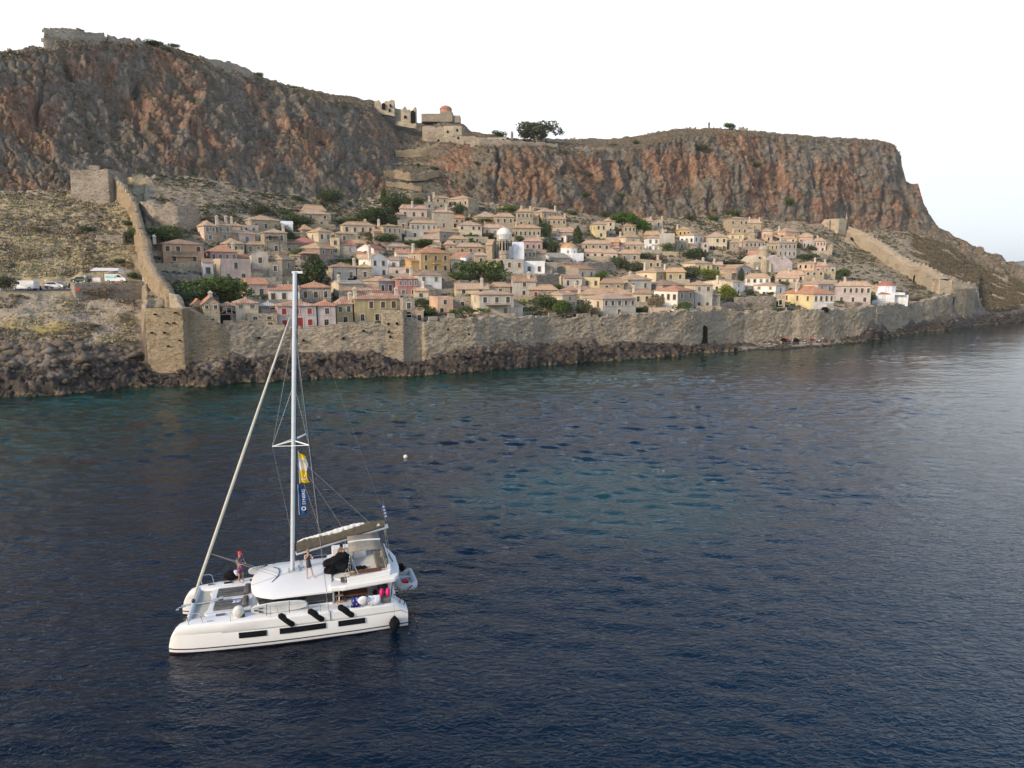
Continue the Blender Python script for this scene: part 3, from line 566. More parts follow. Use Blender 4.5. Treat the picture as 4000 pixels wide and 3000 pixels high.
for a_ in (1920, 1942, 1966): niche(o, a_, 548, 1.5, 1.1, LY(1940) + 7.6, 'archway')
def zig(T, lab, nm='path_wall'): return strip(nm, [(a_, b_, b_ + .62 * (c_ - b_), YG(a_, b_ + .62 * (c_ - b_)) + d_ - 1.5) for a_, b_, c_, d_ in T], 1.6, M_BAST, lab, step=.45, amp=.14, ztopn=.35, down=.8)
zig([(1545, 586, 618, 0), (1600, 584, 622, -1), (1650, 576, 622, -2), (1712, 560, 612, 0)], 'highest curved wall of the zigzag path under the upper fortress')
zig([(1502, 668, 700, 1), (1540, 662, 706, -1), (1600, 676, 715, -3), (1660, 672, 712, -3), (1692, 664, 700, -2), (1716, 663, 695, 0)], 'second wall of the zigzag path with small arch')
zig([(1500, 645, 660, 3), (1550, 636, 655, 2), (1620, 634, 652, 2), (1680, 640, 655, 2)], 'thin low wall between the bends of the zigzag path')
zig([(1507, 706, 728, 0), (1560, 712, 735, -1), (1610, 718, 745, -2), (1648, 730, 752, -2)], 'third wall of the zigzag path sloping down to the right')
zig([(1604, 757, 778, 0), (1640, 752, 778, -1), (1682, 756, 776, 0)], 'lowest short wall of the zigzag path above the top houses')
# ruined palace and chapel on the skyline
yr = LY(1540) + 6
o, _ = strip('ruined_palace', [(1462, 392, 420, yr - 2), (1480, 388, 425, yr - 2), (1492, 402, 430, yr - 2), (1505, 396, 432, yr - 2), (1515, 398, 432, yr - 2), (1526, 394, 435, yr - 2), (1528, 384, 436, yr - 2), (1541, 383, 438, yr - 2), (1542, 425, 440, yr - 2)], 2.5, M_PALE, 'roofless ruined palace walls with a tall broken tower on the ridge', cat='ruin', step=.35, amp=.1, ztopn=.8, down=2)
for a_, b_, w_ in ((1521, 430, .8), (1525, 412, .8), (1498, 414, 1.6)): niche(o, a_, b_, w_, w_ * 1.7, yr - 2.8, 'window_hole')
o, _ = strip('ruined_palace', [(1543, 422, 462, yr + 2), (1570, 424, 468, yr), (1582, 416, 470, yr), (1592, 432, 472, yr), (1600, 428, 474, yr), (1618, 424, 476, yr), (1625, 425, 478, yr)], 2.5, M_PALE, 'lower ruined palace wall with a tall dark arch on the ridge', cat='ruin', step=.35, amp=.1, ztopn=.6, down=3)
niche(o, 1613, 456, 2.2, 5.5, yr - .7, 'archway'); niche(o, 1583, 456, 1.2, 1.3, yr - .7, 'window_hole')
yc = YG(1742, 470)
ch = thing('hilltop_chapel', 'stone chapel with low red dome on the skyline above the fortress', 'chapel', tuple(float(k) for k in atY(1742, 470, yc)))
w_ = yc / F
MB().box((-7, 1, .8), (10, 7, 3.8)).put('nave', M_FORT, ch); MB().box((.6, 0, .9), (6, 8, 4.8)).put('choir', M_FORT, ch); MB().box((5.6, 0, .0), (3.4, 6, 3.4)).put('apse', M_FORT, ch)
MB().lathe([(3.0, 2.5), (3.0, 4.9), (3.2, 5.0)], n=12).put('drum', simple('red_drum', (.42, .23, .16), .9), ch)
MB().lathe([(3.2, 5.0), (3.0, 5.7), (2.3, 6.4), (1.2, 6.9), (.1, 7.05)], n=16).put('dome', simple('red_dome', (.40, .17, .12), .9), ch, smooth=True)
for a_, t_, w2, lab in ((2640, 497, 16, 'crooked ruin wall on the right plateau, leftmost of the skyline stubs'), (2560, 512, 60, 'low dry stone ruin lying left of the right plateau summit'), (2700, 492, 40, 'jagged ruin row on the right plateau left of the thin stone spike'), (2771, 474, 6, 'thin upright stone spike on the right plateau skyline'), (2815, 494, 30, 'ruin block beside the round bush on the right plateau'), (2905, 491, 34, 'broken wall teeth right of the round bush on the plateau'), (2000, 510, 10, 'small stone stub on the slope left of the big skyline trees'), (2245, 533, 34, 'low ruin just right of the big skyline trees')):
    yy = LY(a_, 7) - 3; strip('ruin_stub', [(a_ - w2 / 2, t_ + 5, t_ + 30, yy), (a_, t_, t_ + 30, yy), (a_ + w2 / 2, t_ + 6, t_ + 30, yy)], 1.2, M_FORT, lab, cat='ruin', step=.35, amp=.15, ztopn=1.2 if w2 > 12 else .2, down=2)
# terrace walls among the houses and on the right slope
for T_, lab in (
    ([(2155, 1026, 1060, 0), (2200, 1024, 1062, -1), (2300, 1024, 1062, -2), (2395, 1022, 1058, -1), (2410, 1052, 1060, 0)], 'high grey stone terrace carrying the chapel with the orange dome'),
    ([(1725, 1096, 1130, 0), (1800, 1094, 1135, -1), (1870, 1100, 1130, 0)], 'grey garden terrace wall right of the ochre house'),
    ([(2090, 1072, 1120, 0), (2130, 1070, 1122, -1), (2182, 1068, 1120, 0)], 'dark rough stone wall below the bare trees in the town centre'),
    ([(2880, 1160, 1200, -2), (2960, 1158, 1200, -3), (3020, 1162, 1202, -3), (3062, 1163, 1200, -2)], 'long plain stone wall left of the arched gate near the sea wall'),
    ([(2805, 1184, 1214, 0), (2850, 1180, 1216, 0), (2903, 1186, 1216, 0)], 'stone block rising above the sea wall between two bushes'),
    ([(3215, 990, 1012, 0), (3260, 1002, 1018, 0), (3290, 1012, 1024, 0)], 'ruined field wall on the slope left of the right town wall'),
    ([(3300, 928, 946, 0), (3320, 934, 952, 0), (3338, 950, 958, 0)], 'short rubble wall below the right gate tower'),
    ([(3440, 1070, 1080, 0), (3480, 1068, 1080, 0), (3545, 1075, 1085, 0)], 'thin field wall on the slope above the white domed church'),
    ([(2250, 870, 882, 0), (2320, 872, 884, 0), (2400, 878, 892, 0)], 'low dry stone terrace in the bare patch above the central houses'),
    ([(1640, 1238, 1262, 4), (1700, 1232, 1260, 3), (1760, 1236, 1258, 3)], 'dark stone garden wall just behind the crenellated sea wall'),
    ([(3300, 1178, 1200, 1), (3340, 1180, 1204, 0), (3378, 1184, 1200, 0)], 'low stone forecourt wall left of the white domed church'),
    ([(1448, 800, 812, 0), (1480, 806, 822, 0), (1510, 822, 838, 0)], 'pale curved path wall below the cypress at the back of town')):
    strip('terrace_wall', [(a_, b_, c_, YG(a_, c_) + d_) for a_, b_, c_, d_ in T_], 1.6, M_FORT, lab, step=.4, amp=.1, ztopn=.25, down=3)
# ================================================================ HOUSES
def plaster(name, c, stain=.5, patch=None):
    a = NT(name, .9, .12); v = a.vec((1, 1, 1), True); oi = a.n('ShaderNodeObjectInfo').outputs['Random']
    n1 = a.noise(.35, 5, v, .6); n2 = a.noise(2.2, 5, v, .65); st = a.noise(1.4, 4, a.vec((1, 1, .12), True))
    k = a.mix(a.ss(n1, .35, .65), tuple(x * .80 for x in c), tuple(min(.9, x * 1.1) for x in c))
    k = a.mix(a.math('MULTIPLY', a.ss(st, .52, .75), stain * .6), k, tuple(x * .45 for x in c))
    k = a.mix(a.math('MULTIPLY', a.ss(n2, .56, .75), stain * .7), k, patch or tuple(x * .55 for x in c))
    a.col(k); a.nrm(a.bump(n2, .5, .06)); return a.m
WM = dict(
    pk=plaster('pale_pink_plaster', (.64, .49, .40)), mv=plaster('mauve_pink_plaster', (.48, .31, .31)), cr=plaster('cream_plaster', (.62, .53, .39)),
    wh=plaster('whitewash', (.80, .76, .70), .25), bw=plaster('bright_whitewash', (.84, .84, .84), .08), oc=plaster('ochre_plaster', (.62, .41, .17), .35),
    ot=plaster('orange_tan_plaster', (.52, .34, .22), .4), ro=plaster('rose_plaster', (.45, .22, .20), .5), lv=plaster('lavender_grey_plaster', (.50, .43, .41), .5),
    ol=plaster('olive_plaster', (.45, .37, .21), .7), bl=plaster('blue_grey_plaster', (.31, .33, .36), .5), br=plaster('brown_mauve_plaster', (.34, .26, .22), .4),
    yl=plaster('yellow_cream_plaster', (.68, .56, .32), .4), gr=plaster('grey_plaster', (.50, .46, .40), .6), pu=plaster('purple_plaster', (.28, .12, .20), .2),
    yo=plaster('orange_yellow_plaster', (.62, .36, .08), .2), pe=plaster('peach_plaster', (.62, .42, .30), .4),
    st=rubble_mat('tan_house_stone', (.62, .505, .345), (.50, .40, .27), (.58, .49, .36), 2.6, .22, True), sg=rubble_mat('grey_house_stone', (.52, .455, .36), (.40, .35, .275), (.52, .47, .39), 2.4, .2, True),
    sp=rubble_mat('pale_house_stone', (.60, .52, .40), (.52, .44, .33), (.58, .52, .42), 2.8, .32, True))
def tiles(name, c1, c2, c3, mort=.35):
    a = NT(name, .9, .12); v = a.vec((1, 1, 1), True); nv = a.n('ShaderNodeVectorTransform', vector_type='NORMAL', convert_from='WORLD', convert_to='OBJECT'); a.set(nv.inputs[0], a.g.outputs['Normal'])
    sx_ = a.math('GREATER_THAN', a.math('ABSOLUTE', a.sep(nv.outputs[0], 1)), a.math('ABSOLUTE', a.sep(nv.outputs[0], 0)))
    x, y = a.sep(v, 0), a.sep(v, 1); u = a.math('ADD', a.math('MULTIPLY', x, sx_), a.math('MULTIPLY', y, a.math('SUBTRACT', 1, sx_)))
    w = a.math('SINE', a.math('MULTIPLY', u, 2 * math.pi / .42)); n1 = a.noise(.5, 4, v); n2 = a.noise(4, 4, v, .7)
    cellv = a.n('ShaderNodeTexWhiteNoise', noise_dimensions='2D'); cc = a.n('ShaderNodeCombineXYZ')
    a.set(cc.inputs[0], a.math('FLOOR', a.math('MULTIPLY', u, 1 / .42))); a.set(cc.inputs[1], a.math('FLOOR', a.math('MULTIPLY', a.sep(v, 2), 2.6))); a.set(cellv.inputs[0], cc.outputs[0])
    k = a.mix(cellv.outputs[0], c1, c2); k = a.mix(a.ss(n1, .42, .66), k, a.mix(cellv.outputs[0], c3, c1))
    k = a.mix(a.math('MULTIPLY', a.ss(w, -.1, -.9), .42), k, tuple(q * .35 for q in c1)); k = a.mix(a.math('MULTIPLY', a.ss(n2, .55, .8), mort), k, tuple(q * .5 for q in c1))
    a.col(k); a.nrm(a.bump(w, .6, .06, a.bump(n2, .4, .05))); return a.m
RM = dict(
    o=tiles('orange_roof_tiles', (.56, .27, .16), (.64, .38, .25), (.50, .25, .15), .2), t=tiles('tan_roof_tiles', (.54, .37, .23), (.64, .47, .31), (.46, .30, .19)),
    m=tiles('mixed_red_roof_tiles', (.50, .27, .19), (.68, .53, .40), (.44, .25, .17)), b=tiles('brown_roof_tiles', (.40, .26, .18), (.50, .35, .25), (.34, .22, .16)),
    g=tiles('grey_roof_tiles', (.42, .38, .32), (.52, .47, .40), (.36, .32, .27)), w=tiles('whitened_roof_tiles', (.62, .58, .53), (.52, .44, .38), (.70, .66, .62)),
    p=tiles('pinkish_roof_tiles', (.56, .385, .27), (.64, .49, .36), (.48, .31, .21)), r=tiles('dull_red_roof_tiles', (.46, .20, .15), (.54, .28, .21), (.42, .19, .15)))
M_PANE = simple('window_glass', (.018, .019, .021), .12, .6); M_SASH = simple('window_sash_wood', (.20, .17, .14), .7); M_SUR = simple('window_stone_surround', (.58, .52, .43), .9)
M_SHB = simple('brown_shutter', (.13, .075, .045), .7); M_SHR = simple('red_shutter', (.33, .035, .04), .6); M_SHG = simple('grey_green_shutter', (.20, .19, .16), .7); M_SHN = simple('blue_grey_shutter', (.16, .20, .27), .6)
M_RAIL = simple('dark_iron', (.03, .028, .026), .6, .5); M_CHIM = plaster('chimney_render', (.60, .52, .42), .5)
# shared unit meshes, scaled per window
def unit_window():
    mb = MB(); mb.box((-.5, -.02, 0), (.16, .1, 1.16)); mb.box((.5, -.02, 0), (.16, .1, 1.16)); mb.box((0, -.021, .54), (.86, .1, .12)); mb.box((0, -.05, -.55), (1.3, .18, .1)); return mb.mesh('window')
def unit_pane():
    mb = MB(); mb.box((0, .1, 0), (.86, .03, .98)); return mb.mesh('pane')
def unit_sash():
    mb = MB(); mb.box((0, .07, 0), (.07, .04, .98)); mb.box((0, .07, .12), (.86, .035, .04)); mb.box((-.4, .07, 0), (.06, .045, .98)); mb.box((.4, .07, 0), (.06, .045, .98)); return mb.mesh('sash')
def unit_shutter():
    mb = MB()
    for s in (-1, 1):
        mb.box((s * .22, .03, 0), (.41, .06, .98))
        for k in range(5): mb.box((s * .22, -.01, -.36 + k * .18), (.33, .03, .1))
    return mb.mesh('shutter')
UW, UP, US, UH = unit_window(), unit_pane(), unit_sash(), unit_shutter()
for me_, m_ in ((UW, M_SUR), (UP, M_PANE), (US, M_SASH)): me_.materials.append(m_)
UHm = {}
for k_, m_ in (('b', M_SHB), ('r', M_SHR), ('g', M_SHG), ('n', M_SHN)): UHm[k_] = UH.copy(); UHm[k_].materials.append(m_)
def facade(mb, p0, ux, W, z0, z1, ops, mi, gable=None, deep=.22):
    """wall face from p0 along unit ux with rectangular openings [(x,z,w,h)], real reveals"""
    nx_ = Vector((ux.y, -ux.x, 0))
    xs = sorted({0, W} | {round(v, 4) for x, z, w, h in ops for v in (x - w / 2, x + w / 2)}); zs = sorted({z0, z1} | {round(v, 4) for x, z, w, h in ops for v in (z - h / 2, z + h / 2)})
    def P_(x, z, d=0): q = p0 + ux * x - nx_ * d; return (q.x, q.y, z)
    for i in range(len(xs) - 1):
        for j in range(len(zs) - 1):
            cx, cz = (xs[i] + xs[i + 1]) / 2, (zs[j] + zs[j + 1]) / 2
            if any(abs(cx - x) < w / 2 and abs(cz - z) < h / 2 for x, z, w, h in ops): continue
            mb.add([P_(xs[i], zs[j]), P_(xs[i + 1], zs[j]), P_(xs[i + 1], zs[j + 1]), P_(xs[i], zs[j + 1])], [(0, 1, 2, 3)], mi)
    for x, z, w, h in ops:
        a_, b_, c_, d_ = x - w / 2, x + w / 2, z - h / 2, z + h / 2
        for (x1, z1_), (x2, z2) in (((a_, c_), (b_, c_)), ((b_, c_), (b_, d_)), ((b_, d_), (a_, d_)), ((a_, d_), (a_, c_))):
            mb.add([P_(x1, z1_), P_(x1, z1_, deep), P_(x2, z2, deep), P_(x2, z2)], [(0, 1, 2, 3)], mi)
ZO = dict(A=(500, 700), B=(1200, 700), C=(1900, 700), D=(2600, 700), E=(3200, 700)); ZS = 800 / 2212.
HOUSES = []
def house(zn, xs_, ys_, roof, wall, wa, wb, label, opt='', dep=8.0, nm='house', shut=None, door=None):
    ox, oy = ZO[zn]; x0, xc, x1 = [ox + v * ZS for v in xs_]; pe, pb, pk = [oy + v * ZS for v in ys_]
    Yc = surfY(min(max(xc, 575), 3800), pb) - .3; cx, cy, zb = [float(v) for v in atY(xc, pb, Yc)]; ze = float(atY(xc, pe, Yc)[2]); H_ = ze - zb
    psi = math.atan2(cx, cy); mpp = Yc / F * math.cos(psi) ; Am, Bm = (xc - x0) * mpp, (x1 - xc) * mpp
    if Am < .25: a = R(3); WB_, WA_ = Bm, dep
    elif Am <= Bm: a = math.asin(min(.82, max(.2, Am / dep))); WA_ = Am / math.sin(a); WB_ = Bm / math.cos(a)
    else: a = math.acos(min(.85, max(.25, Bm / dep))); WA_ = Am / math.sin(a); WB_ = Bm / math.cos(a)
    t = thing(nm, label, {'house': 'house', 'chapel': 'church', 'church': 'church', 'ruin': 'ruin', 'shed': 'shed', 'turret': 'turret'}.get(nm, 'house'), (cx, cy, zb), -psi + a)
    rnd = random.Random(hash(label) & 0xffff if False else sum(map(ord, label)))
    kind, rm = roof[0], roof[1] if len(roof) > 1 else 't'
    mats = [WM[w] for w in wall.split(',')]; mb_i = len(mats) - 1
    # openings
    def ops(rows, W, top):
        out = []; n = len(rows)
        if not n: return out
        sh = H_ / n if n > 1 or H_ < 4.2 else H_ * .62
        for j, k in enumerate(rows):
            if not k: continue
            zc = H_ - sh * (j + .52); w = min(.95, W / k * .5); h = min(1.5, sh * .55)
            for q in range(k):
                if len(rows) > 1 and rnd.random() < .08: continue
                out.append([W * (q + .5) / k + rnd.uniform(-.12, .12) * min(1, W / k / 3), zc, w * rnd.uniform(.9, 1.05), h * rnd.uniform(.92, 1.05)])
        return out
    def trim(o, W): return [q for q in o if q[0] - q[2] / 2 > .12 and q[0] + q[2] / 2 < W - .12]
    oB, oA = trim(ops(wb, WB_, 0), WB_), trim([(WA_ - q[0], *q[1:]) for q in ops(wa, WA_, 0)], WA_)
    oB = [tuple(q) for q in oB]
    if door is not None: # door fractions on face B
        for f_ in door: oB = [q for q in oB if abs(q[0] - f_ * WB_) > 1.2 or q[1] > 2.6] + [(f_ * WB_, 1.05, 1.1, 2.1)]
    mb = MB(); dn = -5.0
    pB, pA = Vector((0, 0, 0)), Vector((0, WA_, 0)); ux, uy = Vector((1, 0, 0)), Vector((0, -1, 0))
    facade(mb, pB, ux, WB_, dn, H_, oB, mb_i); facade(mb, pA, uy, WA_, dn, H_, oA, 0)
    mb.add([(WB_, 0, dn), (WB_, WA_, dn), (WB_, WA_, H_), (WB_, 0, H_)], [(0, 1, 2, 3)], mb_i); mb.add([(WB_, WA_, dn), (0, WA_, dn), (0, WA_, H_), (WB_, WA_, H_)], [(0, 1, 2, 3)], 0)
    # roof
    rise = float(atY(xc, pk, Yc + WA_ * .5)[2]) - ze; rise = min(max(rise, .6), 3.6); ov = .32; rb = MB()
    A_, B_ = (-ov, -ov, H_), (WB_ + ov, -ov, H_); C_, D_ = (WB_ + ov, WA_ + ov, H_), (-ov, WA_ + ov, H_)
    if kind == 'h':
        if WB_ >= WA_: i_ = WA_ * .5; r0, r1 = (i_, WA_ / 2, H_ + rise), (WB_ - i_, WA_ / 2, H_ + rise)
        else: i_ = WB_ * .5; r0, r1 = (WB_ / 2, i_, H_ + rise), (WB_ / 2, WA_ - i_, H_ + rise)
        vs = [A_, B_, C_, D_, r0, r1]; fs = [(0, 1, 5, 4), (1, 2, 5), (2, 3, 4, 5), (3, 0, 4)] if WB_ >= WA_ else [(0, 1, 4), (1, 2, 5, 4), (2, 3, 5), (3, 0, 4, 5)]
        rb.add(vs, fs); rb.add([(v[0], v[1], v[2] - .14) for v in vs[:4]] + vs[:4], [(3, 2, 1, 0), (0, 1, 5, 4), (1, 2, 6, 5), (2, 3, 7, 6), (3, 0, 4, 7)])
        rg = [Vector(r0), Vector(r1)]
    elif kind == 'x': # ridge along B, gables at the A side
        r0, r1 = (-ov * .5, WA_ / 2, H_ + rise), (WB_ + ov * .5, WA_ / 2, H_ + rise); k_ = rise / (WA_ / 2)
        a1, b1, c1, d1 = (-ov * .5, -ov, H_ - ov * k_), (WB_ + ov * .5, -ov, H_ - ov * k_), (WB_ + ov * .5, WA_ + ov, H_ - ov * k_), (-ov * .5, WA_ + ov, H_ - ov * k_)
        vs = [a1, b1, c1, d1, r0, r1]; rb.add(vs + [(v[0], v[1], v[2] + .14) for v in vs], [(6, 7, 11, 10), (8, 9, 10, 11), (0, 4, 5, 1), (2, 5, 4, 3), (0, 1, 7, 6), (2, 3, 9, 8), (0, 6, 10, 4), (3, 4, 10, 9), (1, 5, 11, 7), (2, 8, 11, 5)])
        mb.add([(0, WA_, H_), (0, 0, H_), (0, WA_ / 2, H_ + rise)], [(0, 1, 2)], 0); mb.add([(WB_, 0, H_), (WB_, WA_, H_), (WB_, WA_ / 2, H_ + rise)], [(0, 1, 2)], mb_i); rg = [Vector(r0), Vector(r1)]
    elif kind == 'y': # ridge running back, gable on face B
        rise = min(max(float(atY(xc, pk, Yc)[2]) - ze, .6), 3.4); k_ = rise / (WB_ / 2)
        r0, r1 = (WB_ / 2, -ov * .5, H_ + rise), (WB_ / 2, WA_ + ov * .5, H_ + rise)
        a1, b1, c1, d1 = (-ov, -ov * .5, H_ - ov * k_), (WB_ + ov, -ov * .5, H_ - ov * k_), (WB_ + ov, WA_ + ov * .5, H_ - ov * k_), (-ov, WA_ + ov * .5, H_ - ov * k_)
        vs = [a1, b1, c1, d1, r0, r1]; rb.add(vs + [(v[0], v[1], v[2] + .14) for v in vs], [(9, 6, 10, 11), (7, 8, 11, 10), (0, 3, 5, 4), (2, 1, 4, 5), (0, 4, 10, 6), (4, 1, 7, 10), (3, 9, 11, 5), (5, 11, 8, 2), (0, 6, 9, 3), (1, 2, 8, 7)])
        mb.add([(0, 0, H_), (WB_, 0, H_), (WB_ / 2, 0, H_ + rise)], [(0, 1, 2)], mb_i); mb.add([(WB_, WA_, H_), (0, WA_, H_), (WB_ / 2, WA_, H_ + rise)], [(0, 1, 2)], 0); rg = [Vector(r0), Vector(r1)]
    elif kind in 'fr':
        rb.add([(0, 0, H_ - .35), (WB_, 0, H_ - .35), (WB_, WA_, H_ - .35), (0, WA_, H_ - .35)], [(0, 1, 2, 3)])
        th = .35
        for c_, d_ in (((WB_ / 2, th / 2 - .03, H_ + .0), (WB_ + .06, th, .5)), ((th / 2 - .03, WA_ / 2, H_), (th, WA_ - th * 2, .5)), ((WB_ - th / 2 + .03, WA_ / 2, H_), (th, WA_ - th * 2, .5)), ((WB_ / 2, WA_ - th / 2 + .03, H_), (WB_ + .06, th, .5))):
            mb.box(c_, d_, mi=mb_i)
        if kind == 'r':
            for k in range(7): mb.box((rnd.uniform(.3, WB_ - .3), rnd.choice([.2, WA_ - .2]), H_ + .35), (rnd.uniform(.5, 1.6), .4, rnd.uniform(.3, .9)), mi=mb_i)
        rg = None
    elif kind == 'v': # white barrel vault
        n = 10; rr = WA_ / 2
        for x_ in (0, WB_): pass
        arc = [(WA_ / 2 - rr * math.cos(math.pi * i / n), H_ + rise * math.sin(math.pi * i / n)) for i in range(n + 1)]
        vs = [(-.1, y_, z_) for y_, z_ in arc] + [(WB_ + .1, y_, z_) for y_, z_ in arc]
        rb.add(vs, [(i, i + n + 1, i + n + 2, i + 1) for i in range(n)] + [tuple(range(n + 1)), tuple(range(n + 1, 2 * n + 2))[::-1]]); rg = None
    mb.put('wall', mats, t); ro = rb.put('roof', RM[rm] if kind in 'hxy' else (mats[0] if kind == 'v' else RM['g']), t)
    if rg and (rg[1] - rg[0]).length > .4: MB().tube([rg[0] + Vector((0, 0, .1)), rg[1] + Vector((0, 0, .1))], .13, 6).put('ridge_tile', RM[rm], ro)
    sty = shut or rnd.choice(['', '', '', 'g', 'b'])
    for face, oo in (('B', oB), ('A', oA)):
        for (x, z, w, h) in oo:
            pos = (x, 0, z) if face == 'B' else (0, WA_ - x, z); rz_ = 0 if face == 'B' else -math.pi / 2
            isd = face == 'B' and door is not None and abs(h - 2.1) < .01 and abs(z - 1.05) < .01
            o = link('door' if isd else 'window', UW, None, t); o.location = pos; o.rotation_euler = (0, 0, rz_); o.scale = (w / .92, 1, h / 1.02)
            s_ = sty
            if sty and not isd and rnd.random() < (.1 if shut else .5): s_ = ''
            if s_: link('shutter', UHm[s_], None, o)
            else:
                link('pane', UP, None, o)
                if not isd and Yc < 235: link('sash', US, None, o)
    # lean-to wings and yard walls knit the houses together
    if nm == 'house' and rnd.random() < .6:
        sd = rnd.choice([-1, 1]); aw_, ad_, ah_ = rnd.uniform(2.2, 4), WA_ * rnd.uniform(.5, .8), H_ * rnd.uniform(.4, .65); ax = -aw_ / 2 + .05 if sd < 0 else WB_ + aw_ / 2 - .05; ay = ad_ / 2 + rnd.uniform(.3, 1.5)
        am_ = WM[rnd.choice(['st', 'sg', 'sp', wall.split(',')[-1]])]; q = MB().box((ax, ay, (ah_ - 4) / 2), (aw_, ad_, ah_ + 4)).put('wing', am_, t)
        MB().add([(ax - aw_ / 2 - .1, ay - ad_ / 2 - .3, ah_), (ax + aw_ / 2 + .1, ay - ad_ / 2 - .3, ah_), (ax + aw_ / 2 + .1, ay + ad_ / 2, ah_ + .9), (ax - aw_ / 2 - .1, ay + ad_ / 2, ah_ + .9), (ax - aw_ / 2 - .1, ay - ad_ / 2 - .3, ah_ - .12), (ax + aw_ / 2 + .1, ay - ad_ / 2 - .3, ah_ - .12), (ax + aw_ / 2 + .1, ay + ad_ / 2, ah_ - .12), (ax - aw_ / 2 - .1, ay + ad_ / 2, ah_ - .12)], [(0, 1, 2, 3), (4, 5, 1, 0), (5, 6, 2, 1), (7, 4, 0, 3)]).put('wing_roof', RM[rm if kind in 'hxy' else 'b'], q)
        if aw_ > 2.6 and ah_ > 2.2: o = link('window', UW, None, t); o.location = (ax, ay - ad_ / 2, ah_ * .55); o.scale = (.8, 1, 1.0); link('pane', UP, None, o)
    if nm == 'house' and rnd.random() < .75:
        L_, of = WB_ * rnd.uniform(.8, 1.5), rnd.uniform(1.4, 2.6); x_ = WB_ * rnd.uniform(.2, .8); wl_ = MB(); seg = 6
        for i in range(seg): wl_.box((x_ - L_ / 2 + L_ * (i + .5) / seg, -of, -1.7 + rnd.uniform(-.12, .12)), (L_ / seg + .02, .5, 4.6))
        wl_.put('yard_wall', WM[rnd.choice(['sg', 'st', 'sp'])], t)
    # extras
    for e in opt.split():
        if e[0] == 'c': # chimney at fraction of B, of A
            v = [float(q) for q in e[1:].split(',')]; fx, fy = v[0], (v[1] if len(v) > 1 else .5); hh = v[2] if len(v) > 2 else 1.3
            q = MB().box((0, 0, 0), (.7, .7, hh + 1.2), taper=.9).put('chimney', M_CHIM, t); q.location = (fx * WB_, fy * WA_, H_ + rise * .45 + hh * .25)
            MB().lathe([(.62, (hh + 1.2) / 2), (.55, (hh + 1.2) / 2 + .15), (.12, (hh + 1.2) / 2 + .5)], n=4).put('cap', M_CHIM, q)
        elif e[0] == 'b': # balcony x fraction, z fraction, width m
            v = [float(q) for q in e[1:].split(',')]; zc = H_ * v[1]
            q = MB().box((v[0] * WB_, -.55, zc), (v[2], 1.1, .14)).put('balcony', M_CHIM, t); rl = MB()
            for s in np.linspace(-v[2] / 2 + .03, v[2] / 2 - .03, int(v[2] / .25)): rl.box((v[0] * WB_ + s, -1.07, zc + .5), (.05, .05, .9))
            rl.box((v[0] * WB_, -1.07, zc + .98), (v[2], .07, .07)); rl.box((v[0] * WB_ - v[2] / 2, -.55, zc + .98), (.06, 1, .06)); rl.box((v[0] * WB_ + v[2] / 2, -.55, zc + .98), (.06, 1, .06)); rl.put('railing', M_RAIL, q)
        elif e[0] == 'a': # arch panel frac, width, height; shade of the opening is in its colour
            v = [float(q) for q in e[1:].split(',')]; n = 10; w, h = v[1], v[2]; x_ = v[0] * WB_; am = MB()
            pr = [(x_ - w / 2, .0), (x_ + w / 2, .0)] + [(x_ + w / 2 * math.cos(math.pi * i / n), h - w / 2 + w / 2 * math.sin(math.pi * i / n)) for i in range(n + 1)]
            am.add([(p, -.05, q) for p, q in pr] + [(p, .3, q) for p, q in pr], [tuple(range(len(pr)))] + [(i, (i + 1) % len(pr), len(pr) + (i + 1) % len(pr), len(pr) + i) for i in range(len(pr))]); am.put('archway', M_HOLE_SHADE, t)
        elif e[0] == 'k': # pergola roof in front: frac, width, z
            v = [float(q) for q in e[1:].split(',')]; q = MB().box((v[0] * WB_, -1.2, v[2]), (v[1], 2.4, .18)); 
            for s in (-1, 1): q.box((v[0] * WB_ + s * (v[1] / 2 - .1), -2.3, v[2] / 2), (.12, .12, v[2]))
            q.put('pergola', M_SHB, t)
    HOUSES.append((t, (x0, x1, pe, pb))); return t, WA_, WB_, H_
_h = house
# --- front row along the sea wall, then row by row uphill (zone, columns, rows, roof, walls, windows on left face, windows on front, label)
_h('A',(680,700,822),(1350,1430,1303),'yo','st',[],[], 'tiny stone house with orange gable roof, leftmost behind the bastion shoulder',nm='house')
_h('A',(815,822,1000),(1345,1560,1278),'yo','st',[],[2,0,1],'stone gable fronted house with square chimney at the left end of the seafront row','c.5,.05,1.0')
_h('A',(1000,1030,1170),(1366,1560,1320),'hm','st',[],[1,0],'narrow stone house above a wide dark archway on the seafront','a.5,3.2,2.6')
_h('A',(1165,1172,1420),(1336,1575,1285),'hm','cr',[],[2,0,1],'cream seafront house with striped red hip roof between stone neighbours',shut='g')
_h('A',(1420,1432,1620),(1366,1500,1320),'hw','sg',[],[1],'grey stone seafront house with whitened roof and tall black doorway',door=[.75])
_h('A',(1282,1290,1625),(1468,1605,1460),'f','st',[],[2,2],'low stone terrace block with small windows standing on the sea wall',dep=5)
_h('A',(1618,1625,2050),(1366,1612,1308),'hm','lv',[],[3,3],'pale lilac seafront house with bright red shutters and red door behind the mast',shut='r',door=[.57])
_h('A',(2048,2055,2250),(1362,1605,1308),'ho','lv',[],[1,1],'lilac grey seafront house with one black and one red window',shut=None)
_h('B',(290,322,500),(1346,1570,1272),'hm','ol',[],[2,1],'narrow olive seafront house left of the long olive house','c.9,.3,1')
_h('B',(488,520,1010),(1290,1560,1226),'hm','ol',[],[4,3],'long olive plastered seafront house above the square wall tower','c.02,.2,1 c.97,.4,.9',shut=None)
